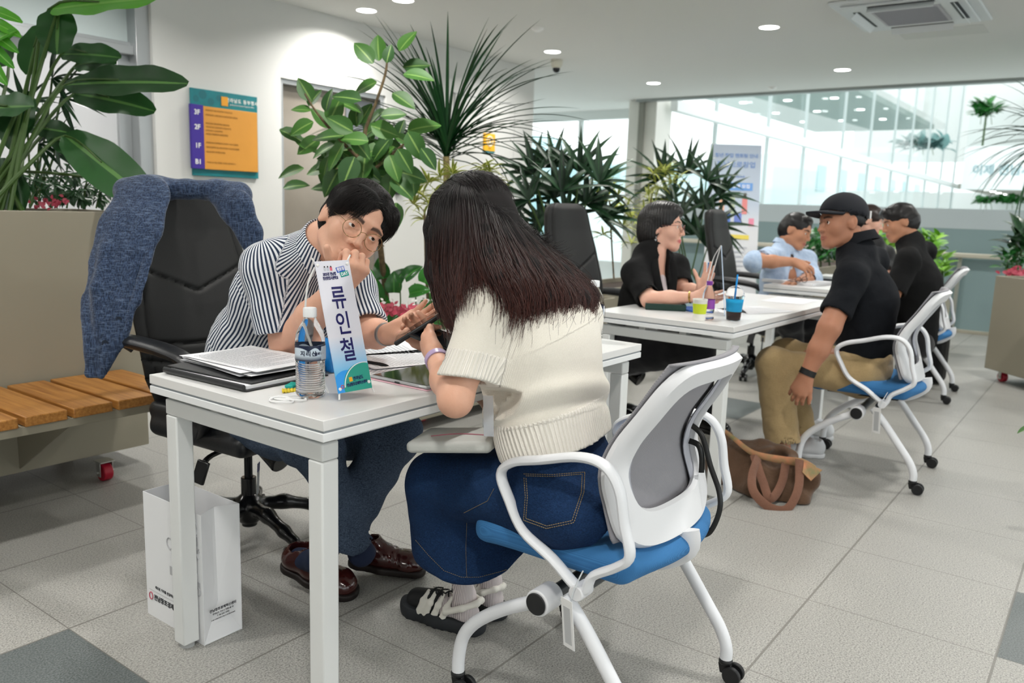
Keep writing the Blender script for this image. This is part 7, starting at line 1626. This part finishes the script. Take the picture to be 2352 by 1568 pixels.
s.fn(lambda P, d: (d+.0016*wob(P, 14)+.0022*np.sin(P@_r*95+6*np.sin(P[:, 2]*7)+2*P[:, 2])*np.clip(1.15-P[:, 2], 0, .5)*2+.0003*wob(P, 160, 2.)).astype(np.float32), T(420, 430, 2.8)-1, T(420, 430, 2.8)+1)
LP(sdf_obj('jacket_body', s, .0055, jm, None, relax=2), o)
bj = bvh_of(o.children[0])
for (x, y) in ((273, 734), (241, 788)):
    d = nrm(ray(x, y)); h_ = bj.ray_cast(Vector((0, 0, CAMH)), Vector(d))
    if h_[0] is not None:
        nn = np.array(h_[1]); nn = nn if nn@d < 0 else -nn; b = MB(); b.lathe([(.010, 0), (.010, .003), (.006, .004), (.001, .0035)], 20, M=frame(np.array(h_[0]), np.cross(nn, A(0, 0, 1)), A(0, 0, 1))); LP(b.build('button', mat('button_navy', '1B2434', .3), None), o)
b = MB(); b.tube([T(362, 490, 2.655), T(345, 560, 2.62), T(326, 640, 2.585), T(305, 700, 2.565), T(288, 760, 2.55)], [.006, .013, .016, .013, .005], 10, smooth=5, flat=(1, .35), up=_f); LP(b.build('lapel', jm, None), o)
# --- white paper shopping bag under the table
bgm = mat('bag_paper', 'E3E4E6', .6); gi = mat('bag_grey_print', 'B4B5B8', .6)
o = item('paper_bag', (1.14, 1.81, 0), 'white paper shopping bag with grey icons standing behind the near table leg', 'paper bag'); bw, bdp, bh = .275, .115, .36
b = MB(); tt = .0015
bx = lambda x0, y0, z0, x1, y1, z1: b.box((x0, y0, z0), (x1, y1, z1))
bx(0, 0, 0, tt, bw, bh); bx(bdp-tt, 0, 0, bdp, bw, bh); bx(tt, bw-tt, 0, bdp-tt, bw, bh); bx(tt, 0, .001, bdp-tt, bw-tt, .003)
b.add([(tt, tt, .003), (bdp/2, .022, .10), (bdp-tt, tt, .003), (bdp-tt, tt, bh), (bdp/2, .028, bh), (tt, tt, bh)], [(0, 1, 4, 5), (1, 2, 3, 4), (0, 2, 1)]); b.add([(tt, 0.001, .003), (bdp/2, .024, .10), (bdp-tt, .001, .003), (bdp-tt, .001, bh), (bdp/2, .030, bh), (tt, .001, bh)], [(5, 4, 1, 0), (4, 3, 2, 1)])
b.build('bag_shell', bgm, o, smooth=0)
YZ = lambda y, z: frame(A(-.0008, y, z), A(0, -1, 0), A(0, 0, 1))
kd = mat('bag_dark_print', '3B3C40', .6)
text_obj('lettering', '전남창조경제혁신센터', .018, kd, YZ(.155, .060), o, bold=.0004); text_obj('lettering', '새로운 가치를 연결하는 기술창업', .0095, kd, YZ(.165, .092), o)
b = MB(); b.box((-.001, .04, .079), (-.0005, .26, .0796)); b.build('rule', gi, o)
b = MB(); b.tube([(-.0012, .252+.0085*math.cos(a), .061+.0105*math.sin(a)) for a in np.arange(20)/20*6.283], .0012, 5, closed=True); b.build('ring_logo', mat('print_red2', 'B8455C', .5), o)
text_obj('lettering', '전남창조경제혁신센터', .0088, kd, frame(A(bdp/2, -.0004, .088), A(1, 0, 0), A(0, 0, 1)), o, bold=.0002)
for zz in (.078, .070, .062): text_obj('lettering', {.078: '전라남도 여수시 덕충2길 32', .070: 'T. 061)661-2002', .062: 'ccei.creativekorea.or.kr/jeonnam'}[zz], .0055, kd, frame(A(bdp/2, -.0004, zz), A(1, 0, 0), A(0, 0, 1)), o)
Rg = np.random.RandomState(4)
for k in range(46):
    y = (.012+Rg.rand()*.055 if k % 3 else .02+Rg.rand()*.13); zz = .13+Rg.rand()*.21; r_ = .006+.010*Rg.rand(); b = MB(); kind = k % 4
    if kind == 0: b.tube([(-.001, y+r_*math.cos(a), zz+r_*math.sin(a)) for a in np.arange(12)/12*6.283], .0016, 5, closed=True)
    elif kind == 1:
        for a in range(6): b.tube([(-.001, y+.35*r_*math.cos(a*1.047), zz+.35*r_*math.sin(a*1.047)), (-.001, y+r_*math.cos(a*1.047), zz+r_*math.sin(a*1.047))], .0013, 5)
    elif kind == 2: b.tube([(-.001, y-r_, zz-r_), (-.001, y-r_*.2, zz+r_), (-.001, y+r_*.3, zz-r_*.6), (-.001, y+r_, zz+r_)], .0018, 5, smooth=4)
    else: b.box((-.0012, y-r_*.6, zz-r_*.8), (-.0006, y+r_*.6, zz+r_*.8))
    b.build('grey_icon', gi, o)
# --- zip pouch and plastic card on the woman's lap
o = item('zip_case', tuple(T(1050, 1012, 1.93)), 'pale grey zip case with a thin pink line lying on the lap of the woman', 'case'); pc = T(1052, 1010, 1.95); X_ = nrm(T(1140, 1005, 1.93)-T(955, 1005, 1.99)); Zn = nrm(A(0, 0, 1)-X_*X_[2]); Mz = frame(pc, X_, np.cross(Zn, X_))
s = SDF(); s.box((0, 0, 0), (.105, .075, .014), rd=.013); s.fn(lambda P, d: (d+.0012*np.exp(-(P[:, 2]/.0016)**2)).astype(np.float32), (-1, -1, -1), (1, 1, 1)); s.xform(Mz); LP(sdf_obj('case_body', s, .0028, mat('pale_grey_pu', 'C6C8C4', .5, bump=(50, .1)), None, relax=1), o)
b = MB(); b.tube([pt(Mz, -.06, -.02, .0145), pt(Mz, 0, .0, .0150), pt(Mz, .07, -.01, .0145)], .0016, 6, smooth=4); LP(b.build('pink_piping', mat('pink_line', 'B97080', .5), None), o)
o = item('card_holder', tuple(T(1122, 950, 1.84)), 'clear plastic card holder hanging at the side of the cream knit top', 'card holder'); b = MB(); b.box((-.012, -.045, -.0008), (.012, .045, .0008), frame(T(1122, 955, 1.80), cam_dir(.9, 0, .4), cam_dir(-.12, 1, 0))); LP(b.build('sleeve', mat('card_clear', 'D4DAE2', .15, alpha=.45), None), o)
# --- shoulder bag strap hanging behind the near chair
o = item('shoulder_bag', tuple(T(1600, 1100, 1.98)), 'black leather shoulder bag with a long strap hanging behind the near chair', 'bag'); bl = mat('bag_black_leather', '101112', .28)
b = MB(); b.tube([T(1582, 972, 1.96), T(1612, 1000, 1.95), T(1632, 1070, 1.94), T(1652, 1130, 1.93), T(1652, 1175, 1.93), T(1630, 1222, 1.94), T(1600, 1231, 1.96)], .0072, 8, smooth=6, flat=(.9, .25), up=_f); LP(b.build('strap', bl, None), o)
b = MB(); b.tube([T(1583, 1012, 1.96), T(1604, 1022, 1.95), T(1612, 1050, 1.95), T(1611, 1085, 1.955)], .0075, 8, smooth=5, flat=(.9, .25), up=_f); LP(b.build('handle', bl, None), o)
s = SDF(); s.box((0, 0, 0), (.014, .030, .085), rd=.012); s.xform(frame(T(1590, 1140, 2.02), A(0, 1, 0), A(-1, 0, 0))); LP(sdf_obj('bag_body', s, .005, bl, None), o)
# --- brown canvas tote on the floor
o = item('tote_bag', (3.45, 1.02, 0), 'slouching brown canvas tote bag with orange lining on the floor beside the middle table', 'bag'); cm = fabric('brown_canvas', '4E3A2B', '5F4735', 500, wr=12, wrs=.9); orm = mat('orange_lining', 'B87A58', .8, noise=(25, .3), two='7E7A55'); hm_ = fabric('handle_canvas', '6A4A3A', '7A5646', 500)
s = SDF(); tp0 = [T(1655, 1060, 3.62), T(1760, 1085, 3.50), T(1850, 1100, 3.42)]; bt0 = [T(1665, 1105, 3.60), T(1745, 1135, 3.45), T(1835, 1150, 3.38)]
s.chain(tp0, [.075, .095, .065], k=.06, flat=(_f, .7)); s.chain(bt0, [.045, .06, .045], k=.05); s.cap(T(1690, 1040, 3.62), T(1800, 1050, 3.52), .055, .05, k=.05, flat=(_f, .6)); s.cap(T(1668, 1010, 3.68), T(1668, 1050, 3.66), .035, .05, k=.03)
s.ell(T(1775, 1060, 3.42), (.11, .05, .03), k=.03, sub=True); s.fn(lambda P, d: np.maximum(d+.006*wob(P, 26)+.003*wob(P, 60, 1.), -P[:, 2]+.002).astype(np.float32), (2, 0, -1), (5, 3, 1))
LP(sdf_obj('bag_body', s, .006, cm, None, relax=2), o)
b = MB(); b.tube([T(1660, 985, 3.62), T(1690, 1010, 3.54), T(1730, 1040, 3.47), T(1790, 1055, 3.42), T(1840, 1062, 3.38), T(1872, 1075, 3.36)], [.007, .010, .012, .016, .018, .010], 8, smooth=5, flat=(1, .35), up=_f); LP(b.build('orange_trim', orm, None), o)
b = MB(); b.add([T(1846, 1062, 3.37), T(1888, 1080, 3.34), T(1862, 1105, 3.33), T(1842, 1085, 3.34)], [(0, 1, 2, 3)]); q_ = b.build('lining_flap', orm, None, smooth=0); LP(q_, o); so = q_.modifiers.new('t', 'SOLIDIFY'); so.thickness = .006
for pts in ([(1742, 1050, 3.45), (1728, 1090, 3.36), (1732, 1130, 3.31), (1768, 1165, 3.28), (1808, 1168, 3.28), (1834, 1120, 3.31), (1836, 1055, 3.37)], [(1732, 1045, 3.46), (1752, 1105, 3.37), (1770, 1145, 3.32), (1795, 1110, 3.36), (1806, 1055, 3.42)]):
    b = MB(); b.tube([T(*p) for p in pts], .018, 8, smooth=6, flat=(1, .2), up=_f); LP(b.build('handle', hm_, None), o)
# --- black suitcase behind the far chair
o = item('suitcase', (6.2, 1.25, 0), 'black soft suitcase standing behind the farthest white chair', 'suitcase'); pz = atZ(2132, 880, 0); s = SDF(); s.box((float(pz[0])+.06, float(pz[1])+.06, .24), (.10, .15, .23), rd=.03); LP(sdf_obj('suitcase_body', s, .01, mat('suitcase_black', '0F0F10', .7, bump=(200, .3)), None), o)
# --- things on the middle table
def cup_pos(px, py): p = atZ(px, py, TZ); return (float(p[0])+.02, float(p[1])+.012, TZ)
o = item('paper_cup', cup_pos(1607, 737), 'white paper cup with a lime green sleeve on the middle table', 'cup'); b = MB(); b.lathe([(.024, 0), (.030, .085), (.0315, .087), (.030, .0885), (.0285, .086)], 32, cap=False); b.lathe([(.001, .002), (.024, .002)], 32, cap=False); b.build('cup_body', mat('cup_white', 'E6E4DC', .6), o)
b = MB(); b.lathe([(.0262, .028), (.0295, .070)], 32, cap=False); b.build('cup_sleeve', mat('lime_sleeve', 'C3D22A', .6), o)
o = item('water_bottle', cup_pos(1626, 735), 'small clear water bottle with a purple label and cap on the middle table', 'bottle'); b = MB(); b.lathe([(.001, .003), (.022, 0), (.027, .004), (.026, .018), (.024, .030), (.027, .042), (.027, .085), (.025, .105), (.019, .125), (.012, .137), (.0105, .145)], 32); b.build('bottle_body', pet, o, smooth=60)
b = MB(); b.lathe([(.0273, .046), (.0273, .084)], 32, cap=False); b.build('label', mat('purple_label', '8A3FA0', .4), o); b = MB(); b.lathe([(.012, .143), (.0128, .144), (.0128, .160), (.001, .161)], 24); b.build('cap', mat('purple_cap', '7E3A9A', .4), o)
o = item('highlighter', tuple(A(*cup_pos(1640, 690))+A(.05, .06, .0)), 'bright blue pens standing behind the small purple-capped bottle', 'pen'); b = MB(); b.tube([(0, 0, .0), (.006, 0, .185)], .007, 10); b.tube([(.014, .004, .0), (.018, .004, .175)], .006, 10); b.build('barrel', mat('pen_blue', '1E86D8', .35), o)
o = item('iced_drink', cup_pos(1686, 737), 'clear domed cup of iced dark drink with a bright blue sleeve and straw', 'drink'); b = MB(); b.lathe([(.027, 0), (.0285, .002), (.038, .098), (.040, .100), (.040, .104), (.0385, .106), (.036, .120), (.028, .134), (.014, .142), (.001, .144)], 40); b.build('cup_and_lid', mat('drink_plastic', 'FFFFFF', .03, trans=1.0, ior=1.1), o, smooth=60)
b = MB(); b.lathe([(.001, .003), (.0262, .003), (.0325, .062), (.001, .062)], 36, cap=False); b.build('drink', mat('dark_drink', '2A0E0C', .1), o); b = MB(); b.lathe([(.0312, .038), (.0375, .090)], 40, cap=False); b.build('cup_sleeve', mat('cyan_sleeve', '16A8E2', .55), o)
b = MB(); b.tube([(-.008, 0, .03), (.012, .0, .19)], .0036, 10); b.build('straw', mat('straw_blue', '1695E6', .35), o)
def gbox(nm, px, py, lx, ly, h_, rz, m, lab, cat, z=TZ, extra=None):
    p = atZ(px, py, z); o = item(nm, (float(p[0]), float(p[1]), z), lab, cat, math.radians(rz)); b = MB(); b.box((-lx/2, -ly/2, 0), (lx/2, ly/2, h_)); b.build('body', m, o, bevel=min(.004, h_*.4)); return o
o = item('pen_tray', tuple(A(*(list(atZ(1528, 712, TZ)[:2])+[TZ]))), 'dark green leather pen tray on the left corner of the middle table', 'pen tray', math.radians(-62)); gr_ = mat('green_leather', '12332B', .4)
b = MB(); b.prism([(-.088, -.022), (.088, -.022), (.088, .022), (-.088, .022)], 0, .004); 
for (x0, y0, x1, y1) in ((-.088, -.024, .088, -.020), (-.088, .020, .088, .024), (-.09, -.024, -.086, .024), (.086, -.024, .09, .024)): b.box((x0, y0, .003), (x1, y1, .030))
b.build('tray_body', gr_, o, bevel=.002); b = MB(); b.tube([(-.07, -.006, .022), (.07, .004, .026)], .005, 10); b.build('silver_pen', mat('silver2', 'B8BBC0', .2, 1.0), o)
gbox('phone', 1482, 697, .07, .14, .010, -60, mat('phone_dark', '17181B', .25), 'black phone lying behind the dark green pen tray', 'phone')
gbox('notebook', 1590, 712, .10, .15, .008, -30, mat('notebook_blue', '2E64B8', .5), 'blue edged notebook under the clear pack on the middle table', 'notebook'); gbox('tissue_pack', 1566, 700, .06, .11, .022, -30, mat('clear_pack', 'A9C6CC', .3, alpha=.8), 'clear and pale teal plastic pack beside the pen tray', 'pack')
p = atZ(1735, 712, TZ); sheet('paper_sheet', float(p[0]), float(p[1]), TZ, .21, .297, 1.2, 'white sheet on a clipboard right of the blue-sleeved iced drink', 14); p = atZ(1815, 690, TZ); sheet('paper_sheet', float(p[0]), float(p[1]), TZ, .30, .21, 0.0, 'printed notice sheet at the far right end of the middle table', 5)
p = atZ(1640, 722, TZ); sheet('paper_sheet', float(p[0])+.16, float(p[1])+.08, TZ, .21, .297, .5, 'white sheet under the hands of the bob-haired woman', 10)
o = item('name_sign', tuple(atZ(1664, 728, TZ)), 'thin acrylic name banner seen edge-on with bent white wires on the middle table', 'sign'); e0, e1 = atZ(1664, 726, TZ), None; top_ = T(1656, 566, float((e0-[0, 0, CAMH])@_f)+.02)
vw = nrm(A(e0[0], e0[1], 0)); b = MB(); b.add([e0, e0+vw*.085, top_+vw*.085, top_, e0+_r*.003, e0+vw*.085+_r*.003, top_+vw*.085+_r*.003, top_+_r*.003], [(0, 1, 2, 3), (7, 6, 5, 4), (0, 4, 5, 1), (3, 2, 6, 7), (0, 3, 7, 4), (1, 5, 6, 2)]); LP(b.build('banner', mat('banner_edge', 'BFD0E6', .3), None, smooth=0), o)
for dx in (0, 8): b = MB(); b.tube([top_+A(0, 0, .004), T(1640+dx, 590, 3.66), T(1630+dx, 625, 3.66), T(1618+dx, 668, 3.66), T(1600+dx*2, 705, 3.62)], .0022, 6, smooth=5); LP(b.build('stand_rod', rod, None), o)
# --- things on the farthest table
p = atZ(1830, 650, TZ); o = item('paper_stack', (float(p[0]), float(p[1]), TZ), 'thick white stack of papers on the farthest table', 'papers', -.2); b = MB(); b.box((-.13, -.18, 0), (.13, .18, .02)); b.build('pages', paper, o, bevel=.002)
p = atZ(1840, 650, TZ+.02); o = item('eyeglasses', (float(p[0]), float(p[1]), TZ+.021), 'folded eyeglasses lying on the papers of the farthest table', 'glasses', -.4); b = MB()
for x in (-.03, .03): b.tube([(x+.025*math.cos(a), 0, .02+.018*math.sin(a)) for a in np.arange(20)/20*6.283], .0018, 6, closed=True)
b.tube([(-.055, 0, .025), (-.055, .06, .01), (.04, .065, .003)], .0015, 6); b.tube([(.055, 0, .025), (.055, .05, .01), (-.04, .055, .003)], .0015, 6); b.tube([(-.005, 0, .024), (.005, 0, .024)], .0015, 6); b.build('frame', mat('dark_wire', '3A3A40', .3, .5), o)
gbox('laptop', 1900, 642, .24, .18, .015, 0, mat('laptop_dark', '202226', .3), 'dark laptop at the edge of the farthest table, half hidden by the cap wearer', 'laptop')
# --- roll-up banner
q0, q1, q2, q3 = T(1596, 690, 7.15), T(1708, 696, 7.08), T(1775, 336, 7.42), T(1647, 331, 7.50)
o = item('standing_banner', tuple(A(*(list(q0[:2])+[0]))), 'tall printed standing banner with blue headings behind the dark fan palm', 'banner'); cx_ = (q0+q1+q2+q3)/4; bW = (np.linalg.norm(q1-q0)+np.linalg.norm(q2-q3))/2; bH = np.linalg.norm((q3+q2-q0-q1)/2); BM = frame(cx_, (q1-q0)+(q2-q3), (q3+q2)-(q0+q1))
bcol = mat('banner_cloth', 'C3CBD6', .7); t = NT(bcol); v_ = t.attr('v').outputs['Fac']; t.l(t.mix(t.ramp(v_, .45, .62), rgb('DADCE0'), rgb('BCC8D8')), t.b.inputs['Base Color'])
b = MB(); V = []; vv = []
for zt in (0, -.004):
    for j in range(21):
        for i in (0, 1): V.append(BM[:3, :3]@A(-bW/2+bW*i, -bH/2+bH*j/20, zt)+cx_); vv.append(j/20)
F = [(2*j, 2*j+1, 2*j+3, 2*j+2) for j in range(20)]+[tuple(42+q for q in (2*j+2, 2*j+3, 2*j+1, 2*j)) for j in range(20)]
b.add(V, F); LP(b.build('banner_sheet', bcol, None, smooth=0, attrs={'v': vv}), o)
ob = lambda u, v, l=.003: BM[:3, :3]@A((u-.5)*bW, (v-.5)*bH, l)+cx_
bb_ = mat('banner_blue', '7A9AD0', .6)
for txt, u, v, sz in (('청년 창업 멘토링 안내', .52, .925, .044), ('전남으로창업', .52, .865, .066), ('청년창업사관학교', .5, .79, .026)): LP(text_obj('lettering', txt, sz, bb_, frame(ob(u, v), BM[:3, 0], BM[:3, 1]), None, bold=.001, sx=.95), o)
def bp(u, v, w, h, m, nm): b = MB(); b.add([ob(u-w/2, v-h/2), ob(u+w/2, v-h/2), ob(u+w/2, v+h/2), ob(u-w/2, v+h/2)], [(0, 1, 2, 3)]); LP(b.build(nm, m, None, smooth=0), o)
bp(.5, .725, .72, .05, mat('banner_pill', '6C9EDC', .6), 'blue_pill'); LP(text_obj('lettering', '멘토링 참여 모집', .040, wht, frame(ob(.5, .725, .005), BM[:3, 0], BM[:3, 1]), None, bold=.0006), o)
for (u, v, w, h, cc) in ((.28, .60, .10, .09, 'E8B79A'), (.48, .61, .10, .12, 'B9C7A8'), (.72, .60, .10, .10, 'E08A88'), (.40, .52, .12, .08, '5C7FCB'), (.60, .52, .14, .07, '6E82C8'), (.20, .50, .10, .04, 'E59AAE'), (.86, .50, .10, .05, 'E58FA8'), (.72, .67, .06, .03, '4A3A3C')): bp(u, v, w, h, mat('bn_'+cc, cc, .7), 'picture_print')
bp(.55, .405, .55, .028, mat('banner_yellow', 'E6D25A', .6), 'yellow_pill')
for k in range(9): bp(.55, .34-k*.028, .5-.1*(k % 3), .008, mat('bn_grey', 'B9BDC6', .7), 'text_line')
b = MB(); b.tube([ob(.02, .99, -.02), ob(.5, .5, -.05), A(*(ob(1, 0, -.1)[:2]), .005)], .006, 8); b.tube([ob(.98, .99, -.02), ob(.5, .5, -.06), A(*(ob(0, 0, -.1)[:2]), .005)], .006, 8); LP(b.build('stand_frame', rod, None), o)
